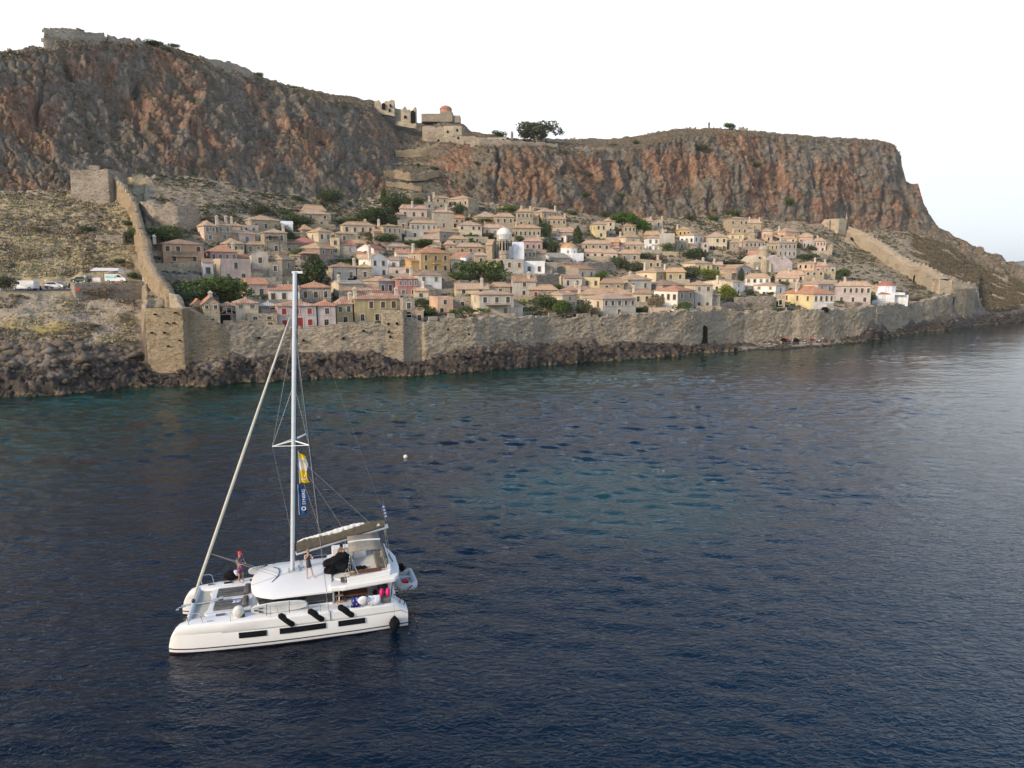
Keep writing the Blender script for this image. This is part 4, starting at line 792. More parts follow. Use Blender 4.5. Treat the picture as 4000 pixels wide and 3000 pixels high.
_h('B',(1005,1040,1165),(1300,1560,1250),'r','sg',[],[1,1],'ruined grey stone house with gaping black holes on the seafront','a.45,1.6,2.4',nm='ruin')
_h('B',(1165,1170,1258),(1428,1560,1420),'r','st',[],[1],'small square stone turret right of the seafront ruin',nm='turret',dep=4)
_h('B',(1765,1862,2235),(1242,1480,1195),'hp','cr,gr',[1,1],[3,2],'broad house with pale orange roof behind a leafy terrace on the seafront','k.5,5,2.4')
_h('C',(618,820,980),(1250,1420,1210),'hp','cr',[2],[1,1],'cream cube house with brown balcony door among bushes near the sea wall','b.5,.25,1.6',shut='b')
_h('C',(1045,1255,1620),(1290,1480,1226),'hp','cr,gr',[2],[5,1],'large grey and white house with mottled roof standing on the sea wall',shut=None)
_h('C',(1735,1775,1975),(1440,1475,1395),'xp','st',[],[],'low shed with pink tiled gable roof just above the sea wall',nm='shed',dep=5)
_h('C',(1800,2060,2245),(1204,1420,1146),'ho','wh,sg',[4],[2,1],'patchy white and stone house with orange hip roof near the sea wall',shut=None)
_h('D',(190,312,500),(1142,1390,1104),'ht','cr,gr',[],[2,0,2],'tall pale grey cream house with tan roof left of the lime green tree')
_h('D',(1185,1190,1285),(1252,1400,1240),'f','st',[],[1],'stone gate house with an arched grille beside the yellow house','a.35,2.2,2.4',dep=5)
_h('D',(1232,1590,1815),(1238,1400,1160),'ho','yl,wh',[3],[4],'yellow and white house with wide bright orange hip roof on the sea wall','c.1,.6,1.8 b.78,.12,4',shut='b')
_h('E',(158,175,545),(1150,1345,1106),'hp','pk,lv',[],[6,3],'very long pale lilac house behind clipped green trees near the white church','c.25,.5,1.5')
_h('E',(543,548,668),(1168,1300,1135),'hp','st',[],[2],'small orange roofed stone house left of the white domed church','c.85,.5,.8')
# second rows
_h('A',(290,385,835),(692,905,640),'hb','ot',[1],[4,2],'large orange-tan house with brown shutters and small balcony by the left wall','b.5,.36,5.5 c-.1,.4,.5',shut='b',dep=9)
_h('A',(835,892,1186),(778,900,708),'ho','mv',[],[4],'mauve pink house with bright orange hip roof beside the orange-tan house','c.97,.5,.8',shut='g')
_h('A',(800,815,925),(892,1050,880),'xb','wh',[],[1],'small white shop front with black doorway at the entrance square',door=[.5])
_h('A',(900,1010,1340),(868,1110,858),'f','cr,pk',[1],[1,2],'flat roofed off-white block with roof terrace above the big green tree','',dep=8)
_h('A',(1335,1345,1525),(800,1085,760),'yt','cr,gr',[],[1,1],'tall narrow pale gabled house with two brown windows','a.55,1.2,1.2',shut='b')
_h('A',(1520,1530,1672),(908,1125,900),'f','sg',[],[1,1],'square flat roofed grey stone block joined to the tan roofed stone house',dep=6)
_h('A',(1525,1672,1818),(862,1125,812),'ht','st',[],[1,1],'stone house with pointed tan roof just left of the mast top',shut='b')
_h('A',(1205,1262,1515),(1132,1300,1073),'xo','pk',[],[2],'pale pink gabled house with orange roof right of the big green tree')
_h('A',(1510,1520,1862),(1196,1330,1145),'xo','wh',[],[3],'white house with red striped roof crossed by the mast',shut='b')
_h('A',(1850,1862,2200),(1166,1320,1104),'ho','sg',[],[3],'grey stone house with orange hip roof just right of the mast',shut='b')
_h('A',(725,830,960),(497,665,458),'hp','pk,st',[1],[2,1],'pink and stone house at the top left of the town with blue windows',shut='n')
_h('A',(958,972,1120),(492,665,464),'hp','st',[],[2,1],'narrow stone house with tall chimney second from the top left','c0,.1,1.6 c.7,.5,1.7',shut='n')
_h('A',(1112,1122,1222),(500,640,470),'ht','pk',[],[],'plain pinkish house with white capped chimney third from the top left','c.1,.3,1.6')
_h('A',(1232,1332,1650),(432,560,386),'ht','st',[1],[3],'wide stone house with yellowish tan roof high on the left below the scrub',shut=None)
_h('A',(1222,1232,1406),(500,580,488),'f','pk',[],[2],'low pink annex with two windows under the wide tan roofed house','c.55,.5,1.4',dep=5)
_h('A',(1645,1652,1782),(485,560,450),'v','bw',[],[],'tiny bright white barrel vaulted chapel high on the left',nm='chapel',dep=6)
_h('A',(1118,1200,1375),(582,700,546),'hp','pk',[1],[1],'pale pink house with one blue window in the upper left cluster','c.02,.5,.9',shut='n')
_h('A',(1370,1380,1482),(588,700,580),'f','cr',[],[1],'plain cream cube between the pale pink house and the stone loggia',dep=6)
_h('A',(1440,1482,1726),(572,800,536),'hp','sg',[],[2,1],'tall grey stone house with a white framed loggia','c.9,.3,1 k.3,3.5,4.5')
_h('A',(958,1080,1262),(692,800,648),'ht','st',[1],[3],'low stone house with tan pyramid roof behind the mauve pink house',shut='n')
_h('A',(1262,1280,1462),(700,800,678),'ht','st',[],[2],'small stone house with shallow tan roof above the tall gabled house',shut='g')
_h('A',(1170,1180,1250),(770,860,765),'f','yl',[],[],'yellowish blank wall block between orange roof and pale gable',dep=4)
_h('A',(1820,1862,2165),(366,500,318),'hp','st',[],[4,2],'two storey stone house with salmon roof at the upper edge of the scrub','',shut=None)
_h('A',(1880,1890,2130),(335,380,276),'ht','st',[],[],'tan roofed stone house peeking over the salmon roof at the upper left')
_h('A',(1790,1880,2000),(540,620,500),'ht','st',[],[],'small blank stone house with tan roof right of the vaulted chapel')
_h('A',(1735,1742,2072),(690,780,622),'hr','st',[],[1],'long dull red roofed house in the left centre of town')
_h('A',(1845,1860,2042),(805,900,780),'ht','mv',[],[2],'low lilac house with shaded porch above the dark tree','k.5,4,2.4')
_h('A',(1850,2075,2240),(742,900,680),'ht','br',[1],[2,1],'dark brown mauve house with tan roof in the left centre','',shut=None)
_h('A',(1745,1755,1860),(830,900,800),'xt','cr',[],[1],'small cream lean-to house left of the dark cypress bush')
_h('A',(1650,1660,1830),(720,800,712),'f','st',[],[1],'low flat stone building beneath the grey stone loggia house',dep=5)
# zone B
_h('B',(0,128,262),(562,740,530),'ht','cr',[1],[2],'cream house with tan roof above the dark brown mauve house',shut='g')
_h('B',(255,262,352),(640,810,630),'f','yl',[],[1,1],'narrow yellow house strip with small terrace right of the cream house',dep=5)
_h('B',(262,312,492),(582,680,552),'ht','sg',[],[1],'dark grey rubble house with tan roof and one framed window')
_h('B',(365,388,732),(490,680,458),'ht','cr',[],[4,1],'big yellow cream house with four brown shuttered windows and chimney','c.75,.6,.8',shut='b')
_h('B',(735,822,1022),(500,700,484),'ht','st',[],[4,1],'square stone house with four windows right of the big cream house','c.0,.5,1.2',shut='g')
_h('B',(725,735,830),(560,690,540),'ht','st',[],[1],'lower stone wing with round tree in front of its wall')
_h('B',(355,370,532),(712,812,668),'hr','wh',[],[1],'small whitewashed house with red roof in the left centre',shut='b')
_h('B',(440,455,640),(690,720,650),'ht','st',[],[],'tan roof of a low house under the big yellow cream house')
_h('B',(540,722,850),(752,850,704),'xr','wh,cr',[1],[1],'white house with long red roof left of the white gable house')
_h('B',(558,690,876),(852,1060,800),'yp','wh',[1],[2,2],'tall white gable house with slim chimney left of the ochre house','c.02,.1,2.6')
_h('B',(874,882,996),(874,970,862),'xp','wh',[],[1],'small white house with one window right of the tall white gable',shut='g')
_h('B',(872,880,1065),(962,1040,955),'f','pk',[],[1],'low pale pink flat block below the small white house',dep=5)
_h('B',(1100,1230,1546),(792,1010,728),'ho','sp,oc',[1,1],[3,3],'prominent ochre yellow house with orange roof and brown shutters in the centre','b.52,.45,2.2 c-.05,.5,1.1',shut='b')
_h('B',(1200,1455,1456),(795,800,790),'f','wh',[],[],'white roof edge of the ochre house annex',dep=3) if False else None
_h('B',(1552,1712,1832),(838,930,790),'yo','bw',[],[1],'bright white gable house with orange roof right of the ochre house','',dep=9)
_h('B',(1545,1552,1652),(875,975,862),'xt','wh',[],[1],'narrow white house with tan roof tucked right of the ochre house')
_h('B',(208,292,532),(946,1110,905),'hb','sp,gr',[1],[2],'long pale stone house with brown roof above a low arch','a.85,3,1.6 c1,.2,1.2',shut='g')
_h('B',(530,540,705),(948,1100,912),'ht','sg',[],[1],'grey stone wing with one large window right of the low arch')
_h('B',(260,345,612),(1128,1290,1112),'xg','cr,sp',[1],[1],'cream gable ended house with long grey roof behind the striped roof','c.1,.3,1.2')
_h('B',(370,402,802),(1200,1290,1142),'hm','st',[],[2],'low house with broad red and cream striped roof above the olive house')
_h('B',(608,775,946),(1096,1250,1058),'hm','sg,bl',[],[2],'slate blue fronted house with two black windows','',shut=None,dep=9)
_h('B',(940,985,1200),(1072,1265,1034),'hm','ro',[],[4,2],'rose red house with a row of narrow windows','',shut='n')
_h('B',(1095,1202,1456),(1032,1210,978),'hb','cr,wh',[],[2,1],'large plain off-white house with dark brown roof below the ochre house','c-.1,.5,1',shut='g')
_h('B',(1160,1302,1400),(1195,1310,1150),'hp','pe',[1],[1],'peach coloured house with small domed chimney','c.1,.4,.8')
_h('B',(1150,1160,1310),(1210,1300,1190),'xp','cr',[],[1],'low cream house with curved front edge left of the peach house')
_h('B',(1318,1412,1578),(1282,1460,1276),'f','pe',[],[1,2],'tall blank tan block right of the round green tree',dep=7)
_h('B',(1575,1585,1772),(1292,1410,1284),'f','sg',[],[1],'grey stone cube right of the blank tan block',dep=6)
_h('B',(1590,1602,1962),(1172,1260,1128),'xp','yl',[],[2],'low yellowish house with pink roof and chimney above the seafront gardens','c.8,.2,1.3')
_h('B',(1955,1972,2192),(1157,1250,1120),'ht','sp',[],[1],'small pale stone house with tan pyramid roof above the seafront terrace')
_h('B',(1000,1008,1292),(312,430,274),'hp','pk',[],[3],'pale pink house with tall chimney near the top of town','c.45,.1,1.4',shut='b')
_h('B',(1250,1258,1350),(350,440,340),'f','sg',[],[],'dark stone extension right of the upper pale pink house',dep=6)
_h('B',(940,950,1048),(380,450,368),'ht','st',[],[1],'small stone house in front of the large dark trees')
_h('B',(980,990,1085),(445,560,436),'f','sg',[],[1],'rough grey stone block below the small stone house by the dark trees',dep=5)
_h('B',(1095,1112,1396),(468,560,440),'ht','gr',[],[5],'low grey house with five windows and glazed doors near the top',shut='g')
_h('B',(1062,1072,1256),(548,650,540),'f','gr',[],[1],'pale grey flat roofed house with a single window',dep=6)
_h('B',(1360,1372,1522),(196,320,186),'ht','st',[],[2,1],'upper stone house with two rows of windows under the cliff','c0,.3,1')
_h('B',(1262,1270,1370),(250,330,240),'f','sg',[],[1],'low stone ruin block with chimney stub under the cliff','c.5,.3,1.6',dep=5)
_h('B',(1520,1740,1852),(204,400,170),'hp','st',[4,1],[2,2,1],'tallest stone tower house at the very top of town','',dep=9)
_h('B',(1350,1368,1582),(352,540,325),'hp','sp',[],[0,1],'round cornered pale stone house with big chimney','c.65,.3,2.0')
_h('B',(1578,1588,1702),(418,490,388),'ho','st',[],[2],'small house with dull orange roof below the tall tower house',shut=None)
_h('B',(1775,1832,2072),(402,500,350),'hp','st',[],[2],'wide stone house with peach pyramid roof right of the round tree')
_h('B',(1605,1642,1886),(492,620,455),'hp','cr',[],[4,1],'cream house with four small windows above the low garden trees')
_h('B',(1885,1902,2142),(522,620,484),'hp','pk',[],[3],'pinkish stone house behind and left of the white dome')
_h('B',(1252,1432,1652),(562,660,524),'ht','sg',[],[2],'grey stone house with wide brown-tan roof in the upper middle')
_h('B',(1530,1542,1716),(642,710,610),'ht','st',[],[2],'small stone house with two windows below the cream house')
_h('B',(1250,1258,1430),(645,700,600),'xp','pk',[],[],'low whitewashed wall with pink roof in the upper middle')
_h('B',(1450,1502,1600),(702,780,664),'hp','st',[],[1],'small pink roofed stone house behind the ochre house')
_h('B',(1255,1300,1440),(732,790,700),'ht','st',[],[],'tan gabled roof directly behind the ochre house')
_h('B',(850,872,1112),(722,780,698),'hp','sg',[],[2],'low grey stone house with pink roof behind the tall white gable')
_h('B',(945,960,1100),(795,860,765),'xo','wh',[],[],'tiny white house with small orange roof behind the tall white gable')
_h('B',(1612,1626,1902),(727,810,690),'hp','st',[],[3],'stone house with reddish roof left of the domed church')
_h('B',(1702,1722,1952),(627,690,620),'f','sp',[],[1],'pale flat walled stone enclosure left of the white dome',dep=6)
_h('B',(1800,1812,1940),(820,930,790),'hp','st',[],[1],'small stone house with tan roof right of the bright white gable')
_h('C',(-5,62,110),(705,880,652),'yt','st',[],[1,1],'tan stone gable with small round window left of the bell tower')
_h('C',(0,112,200),(912,1040,868),'yp','sp',[1],[1],'pale stone gable house with pink roof below the bell tower')
_h('C',(-60,-50,60),(1000,1040,980),'f','sp',[],[],'low pale garden wall block left of the dark central trees',dep=4)
# zone C
_h('C',(145,196,402),(872,1040,862),'f','gr',[],[2],'big blank grey cube with two brown windows low down','',dep=9,shut='b')
_h('C',(400,406,628),(892,1040,878),'f','bw',[],[2],'bright white block behind the bare trees in the centre',dep=8)
_h('C',(620,640,760),(905,1030,890),'f','sg',[],[],'dark stone blank wall block right of the bright white block',dep=6)
_h('C',(558,690,905),(845,890,800),'xg','bw,sg',[],[],'white chapel gable with long grey roof left of the orange dome','',nm='chapel')
_h('C',(268,282,536),(1092,1270,1048),'xb','gr',[],[1,1],'plain grey house with brown roof and chimney behind the palm','c.7,.3,1')
_h('C',(445,462,762),(1192,1290,1145),'ht','sg',[],[2],'grey stone house with wide tan roof behind the left palm',shut='r')
_h('C',(722,992,1182),(968,1080,932),'xo','sg,cr',[],[2],'cream house with long bright red roof below the stone terrace','',dep=10)
_h('C',(775,832,1032),(1066,1170,1033),'xb','cr,gr',[],[2],'grey cream house with brown roof below the red roofed house')
_h('C',(1028,1036,1222),(1070,1170,1062),'f','yl',[],[2],'flat topped tan annex right of the grey cream house','',dep=6)
_h('C',(765,902,1242),(1197,1260,1150),'hm','pe',[],[1],'low house with wide pinkish red roof behind the cream cube house','c.3,.3,1')
_h('C',(980,1022,1576),(1242,1300,1180),'ht','cr',[],[2],'long low house with golden tan roof above the large grey and white house','c0,.5,1.2')
_h('C',(1225,1236,1482),(1122,1210,1075),'hb','sg',[],[2],'stone house with brown roof left of the right palm')
_h('C',(1370,1522,1782),(1082,1210,1020),'ht','cr,gr',[],[2],'grey house with patched tan roof behind the right palm','c.4,.5,.8')
_h('C',(1610,1832,2142),(1002,1110,955),'ht','cr,ol',[1],[3],'wide cream and khaki house with tan hip roof in the right centre','c.1,.7,1.8 c.45,.2,1.2')
_h('C',(1690,1902,2122),(1142,1210,1088),'hb','sg',[],[1],'stone house with large brown roof in the right centre')
_h('C',(1575,1592,1782),(1232,1350,1190),'hb','cr',[],[2],'cream house with brown roof left of the patchy white house','c.0,.5,1')
_h('C',(1648,1662,1886),(884,960,862),'r','st',[],[3],'roofless stone house with empty windows in the right centre','c.85,.5,1',nm='ruin')
_h('C',(1412,1430,1656),(802,890,760),'ht','sg',[],[2],'grey stone gable house above the scrubby gardens')
_h('C',(1048,1060,1282),(788,850,750),'hp','pk',[],[3],'pink house with tan pink roof behind the orange dome')
_h('C',(1258,1276,1412),(794,890,752),'hp','pk',[],[2],'pale pink cube house right of the orange dome')
_h('C',(690,762,902),(742,820,694),'ht','st',[1],[1],'stone house with tan roof just left of the orange dome')
_h('C',(392,410,602),(667,780,634),'hp','mv',[],[3],'dusky pink house right of the white dome','c.8,.5,.8')
_h('C',(350,360,532),(762,860,755),'f','sg',[],[4],'dark grey stone flat house with four white framed windows',dep=6)
_h('C',(530,600,690),(640,700,610),'f','bl',[],[],'light blue walled yard block behind the round olive tree',dep=5)
_h('C',(688,862,956),(606,690,578),'hp','wh,lv',[2],[2],'whitish lilac house left of the leaning cypress','c.1,.6,.8')
_h('C',(672,690,762),(560,600,528),'xt','yl',[],[],'tiny yellowish gabled house above the whitish lilac house')
_h('C',(755,765,940),(560,600,525),'xp','st',[],[],'pink tiled roof of a low house above the whitish lilac house')
_h('C',(278,300,582),(522,640,490),'ht','st',[],[6],'long stone house with six windows behind the white dome','c.1,.5,.8')
_h('C',(80,96,296),(402,540,366),'hp','st',[],[3],'stone house with salmon roof and two black windows up the hill',shut=None)
_h('C',(318,330,502),(347,520,322),'ht','st',[],[4,2],'plain stone house close under the cliff left of the cypress','c.3,.5,1 c.85,.5,1')
_h('C',(488,602,772),(350,470,308),'hp','st',[2],[3],'large stone house directly under the cliff with corner chimney','c.95,.2,1.2')
_h('C',(636,650,858),(427,560,400),'ht','st',[],[4,4],'stepped stone house with two rows of four windows below the cliff','c.95,.5,1')
_h('C',(1115,1180,1292),(482,640,458),'hp','yl',[2,1],[2,1],'yellow cream house with three windows left of the umbrella pine')
_h('C',(1245,1292,1382),(452,580,418),'hp','cr',[],[1,1],'cream tower like house behind the yellow cream house')
_h('C',(1460,1482,1612),(502,620,466),'ht','st',[],[3],'small stone house with orange-tan pyramid roof between the pines')
_h('C',(1658,1672,1802),(452,580,425),'hp','sp',[],[2,1],'pale stone house right of the pines with pink roof','c.8,.5,.6')
_h('C',(1798,1806,1902),(450,560,425),'yt','sp',[],[1],'small pale gabled house under the cliff right of the pines','c.9,.5,.8')
_h('C',(1370,1506,1656),(622,710,590),'ht','cr',[1],[1],'cream house with tan roof below the umbrella pine','c.05,.5,.8')
_h('C',(1280,1292,1432),(672,710,632),'xp','yo',[],[1],'small bright orange-yellow house in the upper right centre',shut='r')
_h('C',(1330,1342,1492),(718,780,700),'f','pu',[],[3],'small purple house with white framed windows',dep=6,shut='n')
_h('C',(1028,1042,1332),(694,770,660),'hp','st',[],[4],'long low stone house left of the purple house')
_h('C',(1490,1502,1702),(704,780,675),'hp','st',[],[3],'long low stone house right of the purple house','c.7,.5,.6')
_h('C',(1700,1737,1862),(634,780,604),'hp','bw',[],[2,2],'bright bluish white cube house with four windows',shut='g')
_h('C',(1690,1700,1880),(600,640,560),'ht','st',[],[],'tan roofed house peeking out behind the bluish white cube')
_h('C',(1858,1870,2026),(592,800,560),'f','gr',[],[2,1],'tall weathered grey plaster house right of the bluish white cube','c.2,.5,.8',dep=8)
# zone D
_h('D',(102,136,266),(542,630,510),'ht','oc',[],[3],'ochre house with orange-tan roof highest on the right of town','c.0,.4,.8')
_h('D',(148,302,402),(602,775,578),'hp','wh',[3],[2,2],'tall whitish corner house with eight windows above the dark round trees',shut=None)
_h('D',(96,110,240),(665,780,655),'f','sg',[],[1],'low grey stone annex left of the tall whitish corner house',dep=5)
_h('D',(400,452,656),(622,780,566),'hp','cr',[],[3,3],'cream house with pink roof and a round arch at its foot','a.25,2.6,2.2',shut=None)
_h('D',(380,395,460),(690,800,680),'f','lv',[],[1,1],'narrow lilac grey house wing left of the round arch',dep=5)
_h('D',(618,700,882),(422,600,404),'hp','st',[],[4,3],'big square stone house highest under the right cliff')
_h('D',(878,890,1028),(474,560,434),'hp','st',[],[1],'stone house with pyramid roof right of the highest big stone house','c.1,.5,1.4 c.85,.3,1')
_h('D',(838,950,1002),(542,660,530),'f','sg',[1],[2],'blue-grey stone corner block with two dark windows',dep=7)
_h('D',(660,680,840),(590,660,570),'ht','yl',[],[2],'yellowish low house below the highest big stone house','c.3,.3,1')
_h('D',(860,880,960),(590,660,560),'yt','st',[],[1],'tiny gabled stone house in the upper right cluster')
_h('D',(998,1040,1148),(560,660,532),'hp','pk',[],[2],'pinkish stone house with dark wing in the upper right cluster')
_h('D',(1030,1070,1150),(610,680,590),'hp','pe',[],[1],'small peach house below the pinkish stone house')
_h('D',(1150,1292,1442),(562,660,520),'hp','pe',[2],[2],'peach pink house with stepped roofs at the upper right','c0,.5,1')
_h('D',(1240,1250,1410),(640,690,620),'ht','pk',[],[2],'low pink house with long shallow roof below the peach pink house')
_h('D',(1428,1442,1582),(622,710,588),'hp','pe',[],[4],'peach house with four windows third from the right end of the upper row')
_h('D',(1470,1480,1590),(660,760,650),'f','lv',[],[3],'lilac grey house below the peach house',dep=6)
_h('D',(1578,1592,1722),(668,790,638),'hp','pk',[],[4,2],'pink house with four windows at the right end of the upper row','c.35,.5,1.2')
_h('D',(600,692,784),(682,820,645),'hp','pe,st',[1,1],[1,1],'stone corner house with pink side wall above the bare orchard')
_h('D',(762,852,1068),(672,810,638),'hp','pk,sg',[2,2],[5,5],'three storey pinkish grey house with two rows of five windows','c.0,.5,.8 c.5,.6,.8')
_h('D',(1080,1216,1408),(684,840,655),'hp','sp,gr',[3],[4,4],'large three storey grey house behind the stone dome','c.3,.3,1')
_h('D',(880,892,1086),(806,850,775),'xo','st',[],[3],'low arcade with bright orange roof left of the stone dome','a.3,1.6,1.4')
_h('D',(1418,1602,1702),(908,1040,884),'hp','pe',[3,1],[2],'peach pink house with chimney right of the lilac church','c.4,.2,1')
_h('D',(1600,1612,1742),(932,1040,900),'hp','mv',[],[2],'lilac pink house with satellite dish right of the lilac church','c.8,.5,1')
_h('D',(1688,1702,1827),(955,1110,948),'f','st',[],[2,1,2],'tall grey stone block at the right edge of the middle row',dep=7)
_h('D',(1480,1502,1705),(992,1100,984),'f','st',[],[3,0],'grey stone terrace house below the peach pink house',dep=6)
_h('D',(162,316,502),(904,1000,868),'hp','cr,yl',[],[2],'yellowish house with wide tan-pink roof above the gardens on the right','c.7,.3,.6')
_h('D',(500,512,612),(922,1000,896),'xp','st',[],[1],'small stone house with round chimney right of the yellowish house','c.1,.2,1')
_h('D',(530,762,918),(962,1090,925),'yt','br,lv',[3],[2],'mauve grey house with gable and tan roof left of the cypress')
_h('D',(842,860,1124),(1062,1130,1020),'ht','wh',[],[4],'low bright white house with tan roof right of the cypress',shut='g')
_h('D',(383,722,852),(1112,1250,1086),'xp','cr,wh',[1],[1,1],'long cream house ending in a white gable right of the lime tree','c0,.5,1',dep=12)
_h('D',(942,1186,1292),(1147,1260,1114),'hp','wh',[2,3],[1],'white house with brown-pink roof behind the yellow house')
_h('D',(1203,1212,1490),(1032,1110,986),'hp','pe',[],[4],'peach house with long tan roof below the lilac church','c.4,.3,.8')
_h('D',(1180,1190,1430),(1062,1130,1040),'xp','pk',[],[3],'low pinkish house under the peach long roofed house')
_h('D',(1378,1642,1812),(1132,1220,1094),'hp','pk,lv',[],[2],'pink roofed house with balcony doors behind the bright orange roof','b.7,.15,2 c.5,.5,.6')
_h('D',(-5,5,208),(1000,1100,955),'ht','ol',[],[2],'khaki fronted house with satellite dish in the right centre')
# ---------------------------------------------------------------- churches built by hand
def atzone(zn, x, y, Yv): ox, oy = ZO[zn]; return Vector([float(k) for k in atY(ox + x * ZS, oy + y * ZS, Yv)])
def mp_(Yv): return ZS * Yv / F
def dome_prof(r, z0, h, n=8): return [(r * math.cos(math.pi / 2 * i / n) + .001, z0 + h * math.sin(math.pi / 2 * i / n)) for i in range(n + 1)]
Yc = surfY(1975, 700 + 860 * ZS); k = mp_(Yc); b = atzone('C', 200, 860, Yc)
t = thing('domed_church', 'white domed church with arcaded stone bell tower in the middle of town', 'church', b, .1)
MB().box((2.2, 4, 40 * k), (260 * k, 8, 180 * k)).put('nave', WM['wh'], t); MB().box((-1.5, 3.2, 72 * k), (180 * k, 6, 190 * k)).put('transept', WM['bw'], t)
q = MB().lathe([(72 * k, 190 * k), (72 * k, 262 * k), (78 * k, 264 * k), (78 * k, 270 * k)], n=12).put('drum', WM['bw'], t); q.location = (0, 4, 0)
for i in range(6):
    aa = math.pi + math.pi * (i + .5) / 6; o = link('window', UW, None, q); o.location = (73 * k * math.cos(aa), 73 * k * math.sin(aa), 228 * k); o.rotation_euler = (0, 0, aa + math.pi / 2); o.scale = (.7, 1, 1.5); link('pane', UP, None, o)
q = MB().lathe([(75 * k, 270 * k)] + dome_prof(72 * k, 270 * k, 64 * k), n=24).put('dome', simple('whitewashed_dome', (.80, .76, .71), .8), t, smooth=True); q.location = (0, 4, 0)
MB().box((0, 4, 345 * k), (.12, .12, 1.6)).put('cross', M_CHIM, t)
tw = MB().lathe([(58 * k, -2), (58 * k, 42 * k), (66 * k, 46 * k), (66 * k, 55 * k), (58 * k, 56 * k), (56 * k, 190 * k), (62 * k, 192 * k), (62 * k, 200 * k)], n=8).put('bell_tower', WM['sp'], t); tw.location = (-25 * k, -2.2, 0)
for i in range(5):
    aa = math.pi + math.pi * (i + .5) / 5
    for zz, ww, hh in ((122 * k, .5, 2.3), (172 * k, .4, .4)):
        o = MB().box((0, 0, 0), (ww, .35, hh)).put('belfry_opening', M_HOLE_SHADE, tw); o.location = (53 * k * math.cos(aa), 53 * k * math.sin(aa), zz); o.rotation_euler = (0, 0, aa + math.pi / 2)
va = MB(); n = 10
va.add([(x_, 3 + 3.4 * -math.cos(math.pi * i / n), 110 * k + 2.2 * math.sin(math.pi * i / n)) for x_ in (90 * k, 205 * k) for i in range(n + 1)], [(i, i + n + 1, i + n + 2, i + 1) for i in range(n)] + [tuple(range(n + 1)), tuple(range(n + 1, 2 * n + 2))[::-1]])
va.box((147 * k, 3, 50 * k), (115 * k, 6.8, 120 * k)); va.put('side_vault', WM['bw'], t)
# chapel with the orange tiled dome
Yc = surfY(2245, 700 + 885 * ZS); k = mp_(Yc); b = atzone('C', 990, 885, Yc)
t = thing('domed_chapel', 'bright white chapel with a low orange tiled dome on the grey terrace', 'church', b, .25)
MB().box((0, 3, 30 * k), (125 * k, 6, 110 * k)).put('porch', WM['bw'], t); MB().box((-60 * k, 4.5, 20 * k), (190 * k, 6.5, 100 * k)).put('nave', WM['bw'], t)
q = MB().lathe([(98 * k, 60 * k), (98 * k, 136 * k), (103 * k, 138 * k), (103 * k, 144 * k)], n=10).put('drum', WM['bw'], t); q.location = (-60 * k, 5, 0)
q = MB().lathe([(104 * k, 144 * k), (96 * k, 158 * k), (70 * k, 182 * k), (36 * k, 196 * k), (.02, 201 * k)], n=20).put('dome', tiles('orange_dome_tiles', (.58, .32, .15), (.66, .42, .24), (.5, .28, .14)), t, smooth=True); q.location = (-60 * k, 5, 0)
for x_ in (-95 * k, -20 * k):
    o = link('window', UW, None, t); o.location = (x_, 5 - 92 * k, 100 * k); o.scale = (.4, 1, .8); link('pane', UP, None, o)
# church with bell niche, dome and lilac gables
Yc = surfY(3010, 700 + 1010 * ZS); k = mp_(Yc); b = atzone('D', 1010, 1000, Yc)
t = thing('gabled_church', 'cream and lilac church with bell niche front, twin gables and a stone dome', 'church', b, .12)
gb = MB(); gw = 130 * k
gb.prism([(-gw, 0), (gw, 0), (gw, 9), (-gw, 9)], -3, 95 * k)
gb.add([(-gw, 0, 95 * k), (gw, 0, 95 * k), (gw * .35, 0, 170 * k), (0, 0, 185 * k), (-gw * .35, 0, 170 * k), (-gw, 9, 95 * k), (gw, 9, 95 * k), (gw * .35, 9, 170 * k), (0, 9, 185 * k), (-gw * .35, 9, 170 * k)], [(0, 1, 2, 3, 4), (6, 5, 9, 8, 7), (1, 6, 7, 2), (2, 7, 8, 3), (3, 8, 9, 4), (4, 9, 5, 0)]); gb.put('front', WM['cr'], t)
MB().box((-35 * k, -.1, 55 * k), (68 * k, .5, 92 * k)).put('niche', WM['sg'], t); MB().lathe([(18 * k, 22 * k), (13 * k, 32 * k), (8 * k, 50 * k), (.1, 56 * k)], (-35 * k, -.9, 0), n=10).put('bell', simple('pale_bell', (.6, .55, .45), .5), t)
MB().lathe([(10 * k, 0), (10 * k, .3)], n=12).put('oculus', M_HOLE_SHADE, t).matrix_local = Matrix.Translation((-5 * k, -.15, 148 * k)) @ Matrix.Rotation(R(90), 4, 'X')
MB().lathe([(38 * k, -3), (38 * k, 122 * k), (.1, 128 * k)], (62 * k, .5, 0), n=14).put('apse_turret', WM['st'], t)
g2 = MB(); 
for x_, w_, h_, z_ in ((190 * k, 95 * k, 60 * k, 120 * k), (310 * k, 75 * k, 70 * k, 95 * k)):
    g2.prism([(x_ - w_, 1), (x_ + w_, 1), (x_ + w_, 9), (x_ - w_, 9)], -3, z_)
    g2.add([(x_ - w_, 1, z_), (x_ + w_, 1, z_), (x_, 1, z_ + h_), (x_ - w_, 9, z_), (x_ + w_, 9, z_), (x_, 9, z_ + h_)], [(0, 1, 2), (4, 3, 5), (1, 4, 5, 2), (2, 5, 3, 0)])
g2.put('side_gable', WM['lv'], t)
for x_, z_ in ((150 * k, 50 * k), (240 * k, 50 * k), (262 * k, 145 * k), (200 * k, 152 * k)):
    o = link('window', UW, None, t); o.location = (x_, 1, z_); o.scale = (.9, 1, 1.5) if z_ < 60 * k else (.6, 1, .8); link('pane', UP, None, o)
q = MB().lathe([(55 * k, 100 * k), (55 * k, 232 * k), (60 * k, 234 * k), (60 * k, 240 * k)], n=12).put('drum', WM['st'], t); q.location = (130 * k, 7, 0)
